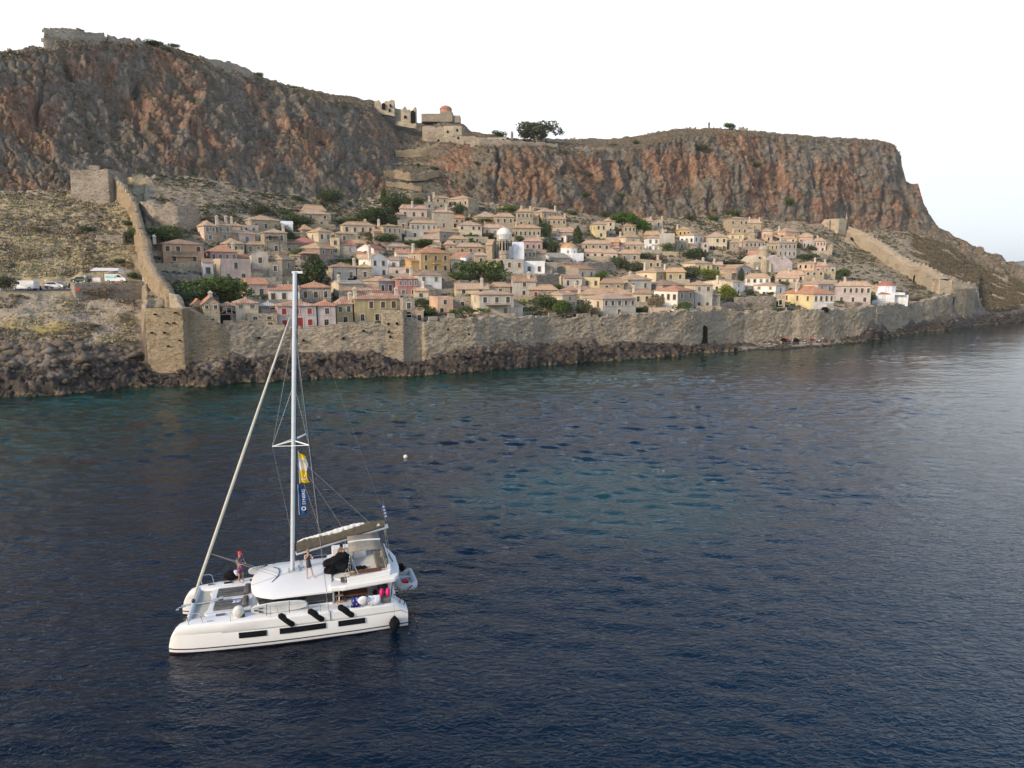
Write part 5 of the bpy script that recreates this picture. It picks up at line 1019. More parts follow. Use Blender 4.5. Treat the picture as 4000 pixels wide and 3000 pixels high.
q = MB().lathe([(60 * k, 240 * k)] + dome_prof(57 * k, 240 * k, 46 * k), n=20).put('dome', WM['sp'], t, smooth=True); q.location = (130 * k, 7, 0)
# white church by the sea wall
Yc = surfY(3480, 700 + 1365 * ZS) - .5; k = mp_(Yc); b = atzone('E', 690, 1362, Yc)
t = thing('seaside_church', 'bright white church with red conical roof at the far right of town', 'church', b, R(-6))
MB().box((0, 5, 50 * k), (228 * k, 10, 140 * k)).put('nave', WM['bw'], t); MB().box((190 * k, 6.5, 50 * k), (176 * k, 9, 122 * k)).put('side_hall', WM['bw'], t); MB().box((75 * k, 6, 122 * k), (300 * k, 10.5, 26 * k)).put('cornice', WM['bw'], t)
q = MB().lathe([(106 * k, 120 * k), (106 * k, 196 * k), (112 * k, 198 * k), (112 * k, 203 * k)], n=12).put('drum', WM['bw'], t); q.location = (92 * k, 6.5, 0)
q = MB().lathe([(114 * k, 203 * k), (60 * k, 238 * k), (.05, 262 * k)], n=12).put('roof', RM['r'], t); q.location = (92 * k, 6.5, 0)
q2 = MB().box((0, 0, 0), (.1, .1, 1.4)).box((0, 0, .25), (.6, .1, .1)).put('cross', M_CHIM, t); q2.location = (92 * k, 6.5, 268 * k)
MB().add([(-60 * k, -.25, 120 * k), (70 * k, -.25, 120 * k), (5 * k, -.25, 140 * k), (-60 * k, 3, 120 * k), (70 * k, 3, 120 * k), (5 * k, 3, 140 * k)], [(0, 1, 2), (1, 4, 5, 2), (0, 2, 5, 3), (3, 5, 4)]).put('porch_roof', RM['r'], t)
for x_, y_, z_, w_, h_ in ((3 * k, 0, 82 * k, .7, 1.2), (0, 0, 18 * k, 1.1, 1.5), (215 * k, 2, 46 * k, .55, 2.6), (70 * k, 6.5 - 104 * k, 172 * k, .9, 1.3), (-70 * k, 0, 12 * k, .6, .6), (170 * k, 2, 16 * k, .7, .6)):
    o = link('window', UW, None, t); o.location = (x_, y_, z_); o.scale = (w_, 1, h_); link('pane', UP, None, o)
# ================================================================ TREES, SHRUBS, SCRUB
def leafm(name, c1, c2, c3):
    a = NT(name, .75, .2); n = a.noise(.9, 3, a.vec((1, 1, 1), True)); n2 = a.noise(5, 2, a.vec((1, 1, 1), True))
    k = a.mix(a.ss(n, .35, .65), c1, c2); k = a.mix(a.ss(n2, .5, .75), k, c3); a.col(k)
    tr = a.n('ShaderNodeBsdfTranslucent'); a.set(tr.inputs[0], k); mxs = a.n('ShaderNodeMixShader'); mxs.inputs[0].default_value = .2
    a.t.links.new(a.b.outputs[0], mxs.inputs[1]); a.t.links.new(tr.outputs[0], mxs.inputs[2]); a.t.links.new(mxs.outputs[0], a.o.inputs[0]); return a.m
LM = dict(dark=leafm('dark_foliage', (.05, .075, .03), (.085, .115, .04), (.13, .15, .065)), olive=leafm('olive_foliage', (.075, .085, .045), (.12, .13, .075), (.15, .15, .09)),
    green=leafm('green_foliage', (.065, .105, .028), (.11, .155, .04), (.16, .19, .06)), pine=leafm('pine_foliage', (.05, .11, .012), (.10, .17, .02), (.16, .23, .035)), lime=leafm('lime_foliage', (.13, .17, .02), (.20, .25, .035), (.26, .28, .06)),
    dry=leafm('dry_foliage', (.24, .19, .115), (.30, .24, .155), (.18, .155, .10)), gum=leafm('gum_foliage', (.10, .11, .06), (.15, .155, .085), (.19, .18, .11)))
BARK = simple('bark', (.16, .12, .09), .95, .1); BARKP = simple('pale_bark', (.40, .33, .25), .95, .1)
def leafcloud(lobes, n, size, seed, flat=1.0):
    """n small leaf-spray quads through the shells of ellipsoid lobes [(cx,cy,cz,rx,ry,rz)]"""
    rg = np.random.default_rng(seed); vol = np.array([l[3] * l[4] * l[5] for l in lobes]) ** .67; pick = rg.choice(len(lobes), n, p=vol / vol.sum()); lb = np.array(lobes)[pick]
    d = rg.normal(size=(n, 3)); d /= np.linalg.norm(d, axis=1, keepdims=True); r = rg.uniform(.55, 1.06, n) ** .6 * (1 + .22 * np.sin(d[:, 0] * 7 + seed) * np.cos(d[:, 2] * 6 + pick))
    c = lb[:, :3] + d * lb[:, 3:] * r[:, None]
    nrm = d * .7 + rg.normal(size=(n, 3)) * .6; nrm /= np.linalg.norm(nrm, axis=1, keepdims=True)
    t = np.cross(nrm, rg.normal(size=(n, 3))); t /= np.linalg.norm(t, axis=1, keepdims=True) + 1e-9; b = np.cross(nrm, t)
    s = (size * rg.uniform(.6, 1.3, n))[:, None]; V = np.stack([c - t * s - b * s * .6, c + t * s * .9 - b * s * .7, c + t * s * .7 + b * s * .8 * flat, c - t * s * .8 + b * s * .6], 1)
    return V.reshape(-1, 3)
def cloudmesh(name, V, m): 
    me = mesh_np(name, V, np.arange(len(V)).reshape(-1, 4)); me.materials.append(m); return me
def lobes_round(k, seed, w=1, h=1):
    r = random.Random(seed); return [(r.uniform(-.5, .5) * w, r.uniform(-.5, .5) * w, h * (.5 + r.uniform(-.18, .28)), w * r.uniform(.28, .48), w * r.uniform(.28, .48), h * r.uniform(.2, .34)) for _ in range(k)]
PROTO = {}
def proto(kind, var):
    key = (kind, var)
    if key in PROTO: return PROTO[key]
    sh, lf = kind.split('_'); m = LM[lf]; sd = var * 7 + sum(map(ord, kind)); tb = MB()
    if sh == 'round': cl = leafcloud(lobes_round(9, sd), 2700, .033, sd); tb.tube([(0, 0, -.15), (.02, 0, .2), (.0, .03, .5)], [.05, .04, .02], 6); [tb.tube([(0, 0, .2), (math.cos(q) * .28, math.sin(q) * .28, .55)], [.025, .008], 5) for q in (.3, 2.2, 4.4)]
    elif sh == 'bush': cl = leafcloud([(a, b, c * .8, d, e, f) for a, b, c, d, e, f in lobes_round(7, sd, 1, .9)] + [(0, 0, .2, .5, .5, .28)], 1700, .04, sd); tb.tube([(0, 0, -.1), (.05, 0, .3), (.1, .05, .5)], [.05, .03, .01], 5); tb.tube([(0, 0, 0), (-.2, .1, .4)], [.03, .01], 5)
    elif sh == 'cypress': cl = leafcloud([(0, 0, .12 + i * .09, .36 * math.sin(math.pi * (.2 + .72 * i / 9)), .36 * math.sin(math.pi * (.2 + .72 * i / 9)), .09) for i in range(10)], 2000, .035, sd); tb.tube([(0, 0, -.1), (0, 0, .5), (0, 0, .9)], [.05, .03, .01], 6)
    elif sh == 'umbrella': 
        r = random.Random(sd); lb = [(r.uniform(-.42, .42), r.uniform(-.4, .4), .68 + r.uniform(-.12, .16), r.uniform(.16, .27), r.uniform(.16, .27), r.uniform(.07, .12)) for _ in range(13)]
        cl = leafcloud(lb, 2600, .03, sd); tb.tube([(0, 0, -.1), (.03, 0, .35), (0, 0, .6)], [.035, .028, .02], 6); [tb.tube([(.02, 0, .3), (l[0] * .6, l[1] * .6, .55), (l[0], l[1], l[2])], [.018, .01, .005], 5) for l in lb[:6]]
    elif sh == 'gum':
        r = random.Random(sd); lb = [(r.uniform(-.5, .5), r.uniform(-.3, .3), .28 + r.uniform(0, .55), r.uniform(.13, .2), r.uniform(.13, .2), r.uniform(.1, .17)) for _ in range(26)]; lb = [l for l in lb if abs(l[0]) < .52 - .35 * abs(l[2] - .5)]
        cl = leafcloud(lb, 3600, .027, sd); [tb.tube([(q * .12, 0, -.15), (q * .25, 0, .25), (l[0], l[1], l[2])], [.03, .018, .005], 5) for q, l in zip((-1, -.3, .4, 1, .7, -.8), lb)]
    elif sh == 'open':
        r = random.Random(sd); lb = [(r.uniform(-.5, .5), r.uniform(-.5, .5), .6 + r.uniform(-.12, .2), .14, .14, .1) for _ in range(12)]
        cl = leafcloud(lb, 420, .045, sd); tb.tube([(0, 0, -.1), (0, 0, .3)], [.05, .035], 6); [tb.tube([(0, 0, .25), (l[0] * .5, l[1] * .5, .42), (l[0], l[1], l[2])], [.025, .014, .006], 5) for l in lb]
    PROTO[key] = (cloudmesh('crown', cl, m), tb.mesh('trunk', True)); PROTO[key][1].materials.append(BARKP if sh in ('open', 'gum') else BARK); return PROTO[key]
def tree(zn, cx, yb, w, h, kind, label, nm='tree', lift=0, group=None, Yo=0, lean=0):
    if zn == 'P': pxx_, pyy = cx, yb; k = 1
    else: ox, oy = ZO[zn]; pxx_, pyy, k = ox + cx * ZS, oy + yb * ZS, ZS
    Yv = surfY(pxx_, pyy) + Yo - .6; x, y, z = [float(q) for q in atY(pxx_, pyy, Yv)]; mw, mh = w * k * Yv / F, h * k * Yv / F
    if kind == 'palm': return palm((x, y, z), mw, mh, label)
    rnd = random.Random(int(cx * 13 + yb)); cr_, tr_ = proto(kind, rnd.randint(0, 2))
    t = thing(nm, label, {'cypress': 'tree'}.get(nm, 'bush' if 'bush' in nm or 'shrub' in nm else 'tree'), (x, y, z + lift), rnd.uniform(0, 6.28) if not lean else 0, group); t.rotation_euler.x = 0
    if lean: t.rotation_euler.y = lean
    sx_ = mw / (1.25 if 'round' in kind or 'bush' in kind else (.72 if 'cypress' in kind else 1.1)); sz_ = mh / (1.0)
    for n_, me in (('crown', cr_), ('trunk', tr_)): o = link(n_, me, None, t); o.scale = (sx_, sx_, sz_)
    return t
def palm(p, w, h, label):
    t = thing('palm_tree', label, 'palm tree', p); tb = MB(); tb.tube([(0, 0, -1), (.05, 0, h * .3), (0, 0, h * .62)], [.3, .24, .26], 8); tb.put('trunk', BARK, t)
    me = None; r = random.Random(int(p[0] * 10)); top = Vector((0, 0, h * .62))
    fb = MB(); L_ = w * .55; pts = [(L_ * s, math.sin(s * 2.4) * L_ * .42 - s * s * L_ * .35) for s in (0, .25, .5, .75, 1)]; wd = [.05, .28, .34, .26, .04]
    for i in range(4):
        for sg in (-1, 1): fb.add([(pts[i][0], 0, pts[i][1]), (pts[i + 1][0], 0, pts[i + 1][1]), (pts[i + 1][0], sg * wd[i + 1], pts[i + 1][1] - .14), (pts[i][0], sg * wd[i], pts[i][1] - .14)], [(0, 1, 2, 3)])
    me = fb.mesh('frond'); me.materials.append(LM['green'])
    for k in range(34):
        o = link('frond', me, None, t); o.location = top; o.rotation_euler = (0, r.uniform(-1.25, .9), k * 2.399); o.scale = (r.uniform(.8, 1.1),) * 3
    return t
TREES = [
 ('A',880,1345,640,290,'round_green','big spreading green tree above the corner bastion','tree'),('A',640,1345,180,180,'bush_dark','dark lower bush at the left foot of the big spreading green tree','bush'),('A',1120,1330,230,150,'bush_green','brighter bush at the right foot of the big spreading green tree','bush'),
 ('A',1420,1310,190,95,'bush_green','bush between the pale pink gabled house and the chimney of the cream house','bush'),
 ('A',330,690,370,180,'round_green','wide green thicket above the large orange-tan house','tree'),('A',480,640,180,170,'bush_olive','olive thicket right of the wide green thicket','bush'),
 ('A',1650,660,170,160,'round_dark','dark round tree left of the long dull red roof','tree'),('A',1740,640,120,140,'bush_dark','dark shrub just right of the grey loggia house','bush'),
 ('A',1820,870,150,150,'bush_green','green bush left of the low lilac porch house','bush'),('A',2020,1130,260,310,'cypress_dark','broad dark conifer right of the mast top','tree'),('A',1890,1120,140,150,'bush_dark','dark bush at the foot of the broad conifer by the mast','bush'),
 ('A',1450,390,220,130,'round_olive','olive tree clump at the top left of the town','tree'),('A',1680,390,110,80,'bush_green','bright bush in the scrub above the vaulted chapel','bush'),('A',1850,520,260,140,'round_dark','dark tree mass below the salmon roofed house','tree'),('A',1830,235,110,80,'bush_dark','dark bush on the upper slope left of the cliff trees','bush'),('A',2160,230,130,120,'round_dark','dark round tree at the foot of the left cliff','tree'),
 ('A',830,440,110,70,'bush_dry','brown bush beside the old retaining wall','bush'),('A',1040,450,90,60,'bush_dry','brown bush behind the three white capped chimneys','bush'),('A',310,880,120,90,'bush_olive','olive bush between the left wall and the orange-tan house','bush'),('A',950,660,90,100,'bush_green','climbing green bush on the pink and stone house','bush'),
 ('B',265,270,200,150,'round_dark','dark round tree on the slope left of the tall cypress','tree'),('B',175,300,70,70,'bush_dark','small dark bush left of the dark slope tree','bush'),('B',830,310,70,220,'cypress_dark','tall narrow cypress at the back of town','cypress'),('B',980,360,290,200,'round_dark','large dark round tree just right of the tall cypress','tree'),('B',1195,290,140,90,'round_dark','dark tree crown above the upper pale pink house','tree'),('B',890,370,120,90,'bush_dark','bush below the tall cypress','bush'),
 ('B',720,470,330,170,'round_dark','widest dark tree mass behind the big cream house','tree'),('B',910,490,150,120,'round_dark','dark tree right of the widest tree mass','tree'),('B',400,480,200,80,'bush_green','green hedge like bush left of the big cream house','bush'),('B',720,480,120,60,'round_olive','small grey green olive above the cream house roof','tree'),
 ('B',1640,395,120,130,'round_dark','round dark tree before the tall tower house','tree'),('B',1930,500,190,75,'umbrella_lime','flat topped lime green shrub between salmon roofs','shrub'),('B',2170,400,190,110,'umbrella_lime','yellow green tree left of the plain stone house under the cliff','tree'),
 ('B',620,665,160,95,'round_olive','grey green olive in front of the big cream house','tree'),('B',840,700,230,110,'round_dark','dark low tree in front of the four windowed stone house','tree'),('B',1190,720,280,90,'bush_green','long leafy creeper behind the ochre house','shrub'),('B',1765,650,150,80,'bush_dark','dark bush below the four small windowed cream house','bush'),('B',1935,630,130,70,'bush_dark','dark bush behind the pale enclosure wall','bush'),('B',1570,530,60,60,'bush_green','small tree above the grey stone roof','bush'),('B',1740,450,90,60,'bush_olive','grey green bush right of the small dull orange roof','bush'),
 ('B',95,1130,180,260,'bush_dark','lower skirt of the broad dark conifer','bush') if False else None,
 ('B',430,890,240,50,'bush_green','leafy pergola over the terrace in the left centre','shrub'),
 ('B',1880,1100,420,220,'round_green','largest leafy tree mass right of the ochre house','tree'),('B',2000,1130,160,150,'round_dark','dark tree at the right end of the largest leafy mass','tree'),('B',1640,1080,170,110,'bush_green','vine covered pergola bush right of the ochre house','shrub'),('B',1740,1100,130,90,'bush_dark','shadowy bush under the vine pergola','bush'),
 ('B',1245,1370,170,90,'round_dark','round dark green tree right of the seafront ruin','tree'),('B',1300,1460,250,100,'bush_green','light green bush below the round dark tree','bush'),('B',1460,1490,120,70,'bush_dry','yellowish dry shrub in the seafront gardens','bush'),('B',1570,1490,90,110,'bush_green','upright bush in the seafront gardens','bush'),('B',1740,1490,250,130,'open_green','light open crowned fig tree in the seafront gardens','tree'),('B',1940,1480,160,110,'open_lime','pale open tree left of the leafy terrace','tree'),
 ('B',1720,1265,110,40,'bush_dark','dark bush below the low yellowish house','bush'),('B',2130,1430,240,110,'bush_green','dense green hedge on the seafront terrace left','bush'),
 ('C',330,1425,230,90,'bush_green','dense green hedge on the seafront terrace right of the pale trunks','bush') if False else None,
 ('C',230,1430,240,110,'round_green','rounded green terrace trees above the sea wall','tree'),('C',360,1390,120,110,'open_lime','thin light tree beside the rounded terrace trees','tree'),('C',480,1475,220,110,'open_green','bare branched pale fig tree standing at the sea wall','tree'),
 ('C',660,1430,260,190,'round_dark','dark leafy tree left of the cream cube house','tree'),('C',850,1490,210,180,'round_green','bright green bush before the cream cube house','bush'),('C',1060,1480,210,180,'round_olive','reddish olive bush left of the large grey and white house','bush'),('C',1170,1480,100,120,'bush_dry','brown bush by the wall of the large grey and white house','bush'),
 ('C',560,1280,120,120,'palm','left palm tree above the seafront gardens','palm'),('C',1520,1200,110,100,'palm','right palm tree behind the long golden roof','palm'),('B',1775,705,70,60,'palm','small palm on the pale enclosure left of the white dome','palm'),
 ('C',760,1190,120,70,'bush_green','green bush right of the dark stone wall','bush'),('C',1240,1080,120,110,'bush_green','dark green bush right of the red roofed house','bush'),('C',640,1055,60,50,'bush_green','small round bush on the dark stone wall','bush'),('C',530,1010,170,110,'open_olive','bare tree left before the bright white block','tree'),('C',600,1015,80,120,'open_olive','thin bare tree right before the bright white block','tree'),
 ('C',680,800,180,170,'round_dark','round olive tree right of the white dome','tree'),('C',630,640,150,190,'round_dark','dark tree mass on the slope above the round olive tree','tree'),('C',562,510,80,110,'cypress_dark','small cypress below the stone house under the cliff','cypress'),('C',672,700,40,160,'cypress_dark','thin cypress beside the whitish lilac house','cypress'),('C',985,700,100,190,'cypress_dark','leaning cypress right of the whitish lilac house','cypress'),
 ('C',345,670,80,80,'bush_dark','dark bush just right of the white dome','bush'),('C',470,750,80,60,'bush_green','climbing bush on the dusky pink house','bush'),('C',40,640,80,80,'bush_dark','bush left of the white dome','bush'),
 ('C',1480,590,260,240,'umbrella_pine','tall bright umbrella pine in the upper centre','pine_tree'),('C',1640,620,200,190,'round_pine','lower round pine right of the tall umbrella pine','pine_tree'),('C',1410,600,120,80,'bush_dark','dark bush at the foot of the umbrella pine','bush'),
 ('C',1440,960,180,120,'round_dark','dark bush on the garden slope left of the gardens','bush'),('C',1600,990,230,130,'bush_olive','tall grassy green reeds on the garden slope','shrub'),('C',1680,880,140,90,'round_dark','round dark bush below the low stone houses','bush'),('C',1840,890,180,110,'bush_dry','brown twiggy bush below the bluish white cube','bush'),('C',1940,800,140,110,'round_green','green round tree beside the weathered grey house','tree'),('C',1410,780,60,50,'bush_dark','little tree before the purple house','bush'),
 ('C',1950,1140,120,50,'bush_olive','patch of bush on the large brown roof edge','bush'),('C',2080,1060,260,120,'bush_olive','olive scrub behind the khaki fronted house','bush'),('C',1690,1440,120,80,'bush_dark','dark bush right of the large grey and white house','bush'),('C',1840,1400,170,150,'round_dry','reddish brown tree left of the patchy white house','tree'),('C',2110,1420,170,120,'bush_green','green bush before the patchy white house','bush'),
 ('D',310,860,240,120,'round_dark','large dark round trees below the tall whitish corner house','tree'),('D',30,800,110,100,'round_green','green tree left of the tall whitish corner house foot','tree'),('D',600,820,150,100,'open_dry','bare orchard trees left under the stone corner house','tree'),('D',760,860,170,100,'open_dry','bare orchard trees right under the stone corner house','tree'),('D',870,885,70,75,'round_dark','small dark tree left of the gabled church','tree'),('D',680,930,330,70,'bush_olive','low grey green bushes above the yellowish house','bush'),
 ('D',1435,760,90,90,'round_olive','grey green tree right of the large three storey house','tree'),('D',1560,780,90,70,'round_dark','dark round tree before the pink end house','tree'),('D',1520,870,150,80,'bush_dark','dark bushes above the peach pink house','bush'),
 ('D',470,1080,190,110,'round_lime','bright lime tree in front of the mauve grey gable','tree'),('D',660,1280,210,140,'round_lime','brightest lime green tree near the yellow house','tree'),('D',540,1330,130,110,'bush_green','dark green bush left under the lime tree','bush'),('D',740,1325,220,90,'bush_olive','olive bush right under the lime tree','bush'),('D',300,1090,120,130,'round_dark','dark tree right of the khaki fronted house','tree'),('D',190,1000,240,80,'bush_olive','olive scrub above the khaki fronted house','bush'),
 ('D',812,1110,70,150,'cypress_dark','dark cypress in the right centre beside the white house','cypress'),('D',1155,1110,45,70,'cypress_dark','tiny dark cypress right of the low bright white house','cypress'),('D',1290,1150,120,70,'bush_green','green shrub before the peach long roofed house','bush'),('D',910,1240,110,60,'bush_olive','creeper bush left of the white house with brown-pink roof','bush'),('D',1120,1245,90,40,'bush_green','low green shrub before the white house with brown-pink roof','bush'),
 ('D',900,1380,180,90,'bush_olive','tamarisk bush above the sea wall left of the arched gate','bush'),('D',1080,1390,140,90,'bush_green','green bush beside the arched gate','bush'),('D',1230,1425,100,55,'bush_green','small bush right behind the sea wall parapet','bush'),('D',1890,1080,160,110,'round_green','green round trees at the right edge of the middle row','tree'),('D',690,1420,60,40,'bush_olive','tuft growing on the sea wall top','bush'),('D',150,1400,160,100,'bush_green','green tree before the tall pale grey cream house','bush'),
 ('E',330,1300,120,90,'round_green','clipped green tree, left of the pair before the long lilac house','tree'),('E',430,1305,130,95,'round_green','clipped green tree, middle of those before the long lilac house','tree'),('E',540,1325,130,110,'round_green','green tree right beside the white seaside church','tree'),('E',210,1355,110,60,'bush_green','low green bush right of the yellow and white house','bush'),('E',640,1140,110,50,'bush_green','green bush above the small orange roofed house','bush'),('E',1050,1310,160,60,'bush_dry','dry bush right of the white seaside church','bush'),
 ('P',2110,566,170,95,'gum_gum','large loose crowned tree group on the skyline','tree'),('P',1958,536,56,28,'bush_dark','small dark round tree left of the large skyline tree','tree'),('P',1005,300,36,24,'bush_dark','lone round bush on the left skyline ridge','bush'),('P',680,185,34,20,'bush_dark','small bush on the skyline right of the citadel wall','bush'),('P',1150,350,28,18,'bush_dark','small dark bush lower on the left skyline ridge','bush'),('P',2850,508,38,28,'round_dark','round dark bush on the right plateau summit','bush'),
 ('P',590,175,60,18,'bush_dark','dark bush line below the citadel ridge','bush'),('P',655,205,50,24,'bush_dark','dark bush on the upper cliff under the ridge','bush'),('P',2395,575,30,16,'bush_dark','dark bush on the middle plateau edge','bush'),('P',1700,665,30,20,'bush_green','bright green bush in the bend of the zigzag path','bush'),('P',1635,650,14,16,'bush_dark','dark bush between the zigzag walls','bush'),
 ('P',25,1137,60,68,'round_olive','large olive tree beside the road at the far left','tree'),('P',345,905,70,30,'bush_dark','dark patch of bush on the left hillside','bush'),('P',145,905,60,32,'bush_dry','brown bush on the left hillside slope','bush'),('P',310,915,40,30,'bush_dry','second brown bush on the left hillside','bush'),('P',520,1085,40,28,'bush_green','green bush at the foot of the left wall','bush'),('P',425,1160,36,28,'bush_green','green bush before the roadside terrace','bush'),('P',365,1160,90,44,'bush_dry','dry reeds before the roadside terrace','shrub'),('P',460,1030,44,24,'bush_olive','grey bush above the roadside awning','bush'),('P',500,880,34,24,'bush_green','green bush against the left climbing wall','bush'),('P',505,940,30,60,'bush_olive','ivy like bush along the left climbing wall','shrub'),
]
for t_ in TREES:
    if t_: zn, cx, yb, w, h, kd, lab, nm = t_; tree(zn, cx, yb, w, h, kd, lab, 'palm_tree' if kd == 'palm' else nm)
# shrubs growing out of the cliff faces
CB = [(2300,690,30,'green shrub on the cliff directly above the umbrella pine, upper of two'),(2275,770,36,'green shrub on the cliff ledge beside the white shrine'),(2430,770,26,'shrub low on the cliff above the ochre house'),(2740,585,44,'bright shrub patch just under the right plateau summit'),(2955,650,34,'bright green shrub in the middle of the right cliff'),(3080,800,40,'olive shrub low on the right cliff left of the gate tower'),(2700,860,40,'shrub at the cliff foot, left of the highest stone house'),(2790,862,40,'shrub at the cliff foot just over the highest stone house'),(2870,845,50,'widest bright shrub at the foot of the right cliff'),(2370,845,40,'shrub at the cliff foot right of the umbrella pine'),(2240,840,34,'shrub at the cliff foot above the bare terrace patch'),(2160,815,26,'small shrub behind the large house under the cliff'),(1990,820,36,'shrub at the cliff foot left of the plain stone house'),(1860,640,18,'tiny shrub high on the cliff below the rampart'),(2480,562,24,'shrub on the plateau lip right of the big skyline trees'),(3400,640,16,'small shrub high near the right end of the cliff'),(700,560,18,'small shrub halfway up the left cliff above the fort'),(330,430,16,'small shrub high on the left cliff below the citadel'),(900,620,18,'shrub on the left cliff above the retaining wall'),(1250,560,16,'shrub on the dark cliff left of the ravine')]
for i, (a_, b_, w_, lab_) in enumerate(CB):
    tree('P', a_, b_, w_, w_ * .7, 'bush_green' if i % 3 else 'bush_olive', lab_, 'shrub', group='shrubs growing on the cliff', Yo=-1.5)
# ---------------------------------------------------------------- scrub, stones: uncountable ground cover
def scatter(name, cond, n, size, m, seed, label, leaf=10, rock=False, hgt=.7):
    rg = np.random.default_rng(seed); ok = np.argwhere(cond); pk = ok[rg.integers(0, len(ok), n)]
    pts = GD[pk[:, 0], pk[:, 1]] + rg.uniform(-.8, .8, (n, 3)) * [1, .3, 0]; s = size * rg.uniform(.4, 1.6, n) ** 1.3
    if not rock:
        d = rg.normal(size=(n, leaf, 3)); d[..., 2] = np.abs(d[..., 2]); d /= np.linalg.norm(d, axis=2, keepdims=True)
        c = pts[:, None] + d * s[:, None, None] * [1, 1, hgt]; nr_ = d + rg.normal(size=d.shape) * .4; t = np.cross(nr_, rg.normal(size=d.shape)); t /= np.linalg.norm(t, axis=2, keepdims=True); b = np.cross(nr_, t); b /= np.linalg.norm(b, axis=2, keepdims=True)
        q = s[:, None, None] * .36; V = np.stack([c - t * q - b * q, c + t * q - b * q * .8, c + t * q * .8 + b * q, c - t * q * .9 + b * q * .8], 2).reshape(-1, 3); F_ = np.arange(len(V)).reshape(-1, 4)
    else:
        u = np.array([(0, 0, -1), (1, 0, 0), (0, 1, 0), (-1, 0, 0), (0, -1, 0), (0, 0, 1.)]); V = pts[:, None] + (u[None] + rg.uniform(-.35, .35, (n, 6, 3))) * s[:, None, None] * np.array([1, .9, .65]); V = V.reshape(-1, 3)
        f = np.array([(0, 2, 1), (0, 3, 2), (0, 4, 3), (0, 1, 4), (5, 1, 2), (5, 2, 3), (5, 3, 4), (5, 4, 1)]); F_ = (f[None] + np.arange(n)[:, None, None] * 6).reshape(-1, 3)
    me = mesh_np(name, V, F_); me.materials.append(m); return link(name, me, None, None, kind='stuff', label=label)
rr_ = RID[:, None] + 0 * PXC[None, :]; cc_ = PXC[None, :] + 0 * RID[:, None]; tp = (rr_ > 2.2) & (rr_ < 6.0); clump = vnoise(GD[..., 0] / 9, GD[..., 1] / 9, GD[..., 2] / 9, 77)
LEFT = (cc_ > -300) & (cc_ < 520) & ~((rr_ > 3.85) & (rr_ < 5.1)); RIGHT = (cc_ > 3560) & (cc_ < 4150) & ((rr_ > 4.6) | (cc_ > 3840)); TOPS = (rr_ > 5.45) & (rr_ < 6.0) & (cc_ > 600) & (cc_ < 3560)
scatter('scrub', tp & LEFT & (clump > -.1) & ((rr_ > 5) | (clump > .35)), 3000, .38, LM['dry'], 1, 'low brown scrub over the left hillside')
scatter('scrub', tp & LEFT & (clump < .25) & ((rr_ > 5) | (clump < -.3)), 3800, .32, leafm('dry_grass', (.46, .37, .20), (.36, .31, .17), (.52, .42, .25)), 2, 'yellow green grass tussocks over the left hillside', hgt=.5)
scatter('scrub', tp & TOPS & (clump > -.3), 11000, .42, LM['olive'], 3, 'low scrub on the slope above the houses')
scatter('scrub', tp & TOPS, 6500, .36, LM['dry'], 4, 'dry brown scrub above the houses')
scatter('scrub', tp & RIGHT & (clump > -.45), 24000, .42, leafm('thorn_scrub', (.14, .115, .075), (.19, .155, .10), (.12, .11, .06)), 5, 'thorny brown scrub over the far right slope')
scatter('scrub', (rr_ > 3.1) & (rr_ < 5.5) & (cc_ > 600) & (cc_ < 3700), 9000, .4, LM['olive'], 8, 'weeds and low bushes on the ground between the houses')
scatter('scrub', ((rr_ > 6.95) & (rr_ < 8) & (cc_ > 0) & (cc_ < 3520)), 5500, .36, LM['dry'], 9, 'scrub along the top of the rock')
nzc = zn2[..., 2]
scatter('scrub', (rr_ > 6.02) & (rr_ < 7) & (nzc > .5), 3000, .34, LM['olive'], 10, 'small tufts on the ledges of the cliff')
MST = simple('loose_stone', (.36, .32, .27), .95, .1, var=.3, scale=.6)
scatter('stones', tp & LEFT, 5000, .22, MST, 6, 'loose pale stones on the left slope', rock=True); scatter('stones', tp & (TOPS | RIGHT), 6000, .3, MST, 7, 'loose grey stones on the upper slopes', rock=True)
scatter('boulders', (rr_ > 1.15) & (rr_ < 1.95) & (cc_ > -300) & (cc_ < 4200), 1100, .5, MSH, 11, 'dark boulders along the waterline', rock=True)
scatter('boulders', (rr_ > 1.4) & (rr_ < 2.6) & (cc_ > -300) & (cc_ < 560), 160, .9, MSH, 12, 'grey boulders at the edge of the left shore', rock=True)
# ================================================================ CATAMARAN (x aft from the bow, y towards the far side, z up)
BW = Vector([float(v) for v in atZ(662, 2550, 0)]); BR = R(16.2); CL = 2.15
Mb = Matrix.Translation(BW) @ Matrix.Rotation(BR, 4, 'Z')
def b2w(x, y, z): return Mb @ Vector((x, y, z))
def bth(name, label, cat, x, y, z, rz=0, group=None): return thing(name, label, cat, b2w(x, y, z), BR + rz, group)
gel = NT('white_gelcoat', .28, .5); gel.col(gel.mix(gel.ss(gel.noise(.8, 4), .3, .7), (.79, .785, .755), (.83, .825, .80))); gel.nrm(gel.bump(gel.noise(1.2, 2), .1, .01)); GEL = gel.m
DK = simple('cream_nonskid_deck', (.70, .675, .61), .75, .2, var=.05, scale=2); STR = simple('charcoal_stripe', (.035, .038, .042), .4, .4); ANT = simple('antifouling', (.03, .012, .012), .7, .2)
GLS = simple('black_acrylic', (.010, .011, .013), .12, .6, var=.1); GRV = simple('grey_groove', (.42, .42, .42), .6); INX = simple('stainless', (.55, .56, .57), .25, .5, .9); ALU = simple('painted_mast', (.52, .56, .59), .4, .4, var=.05)
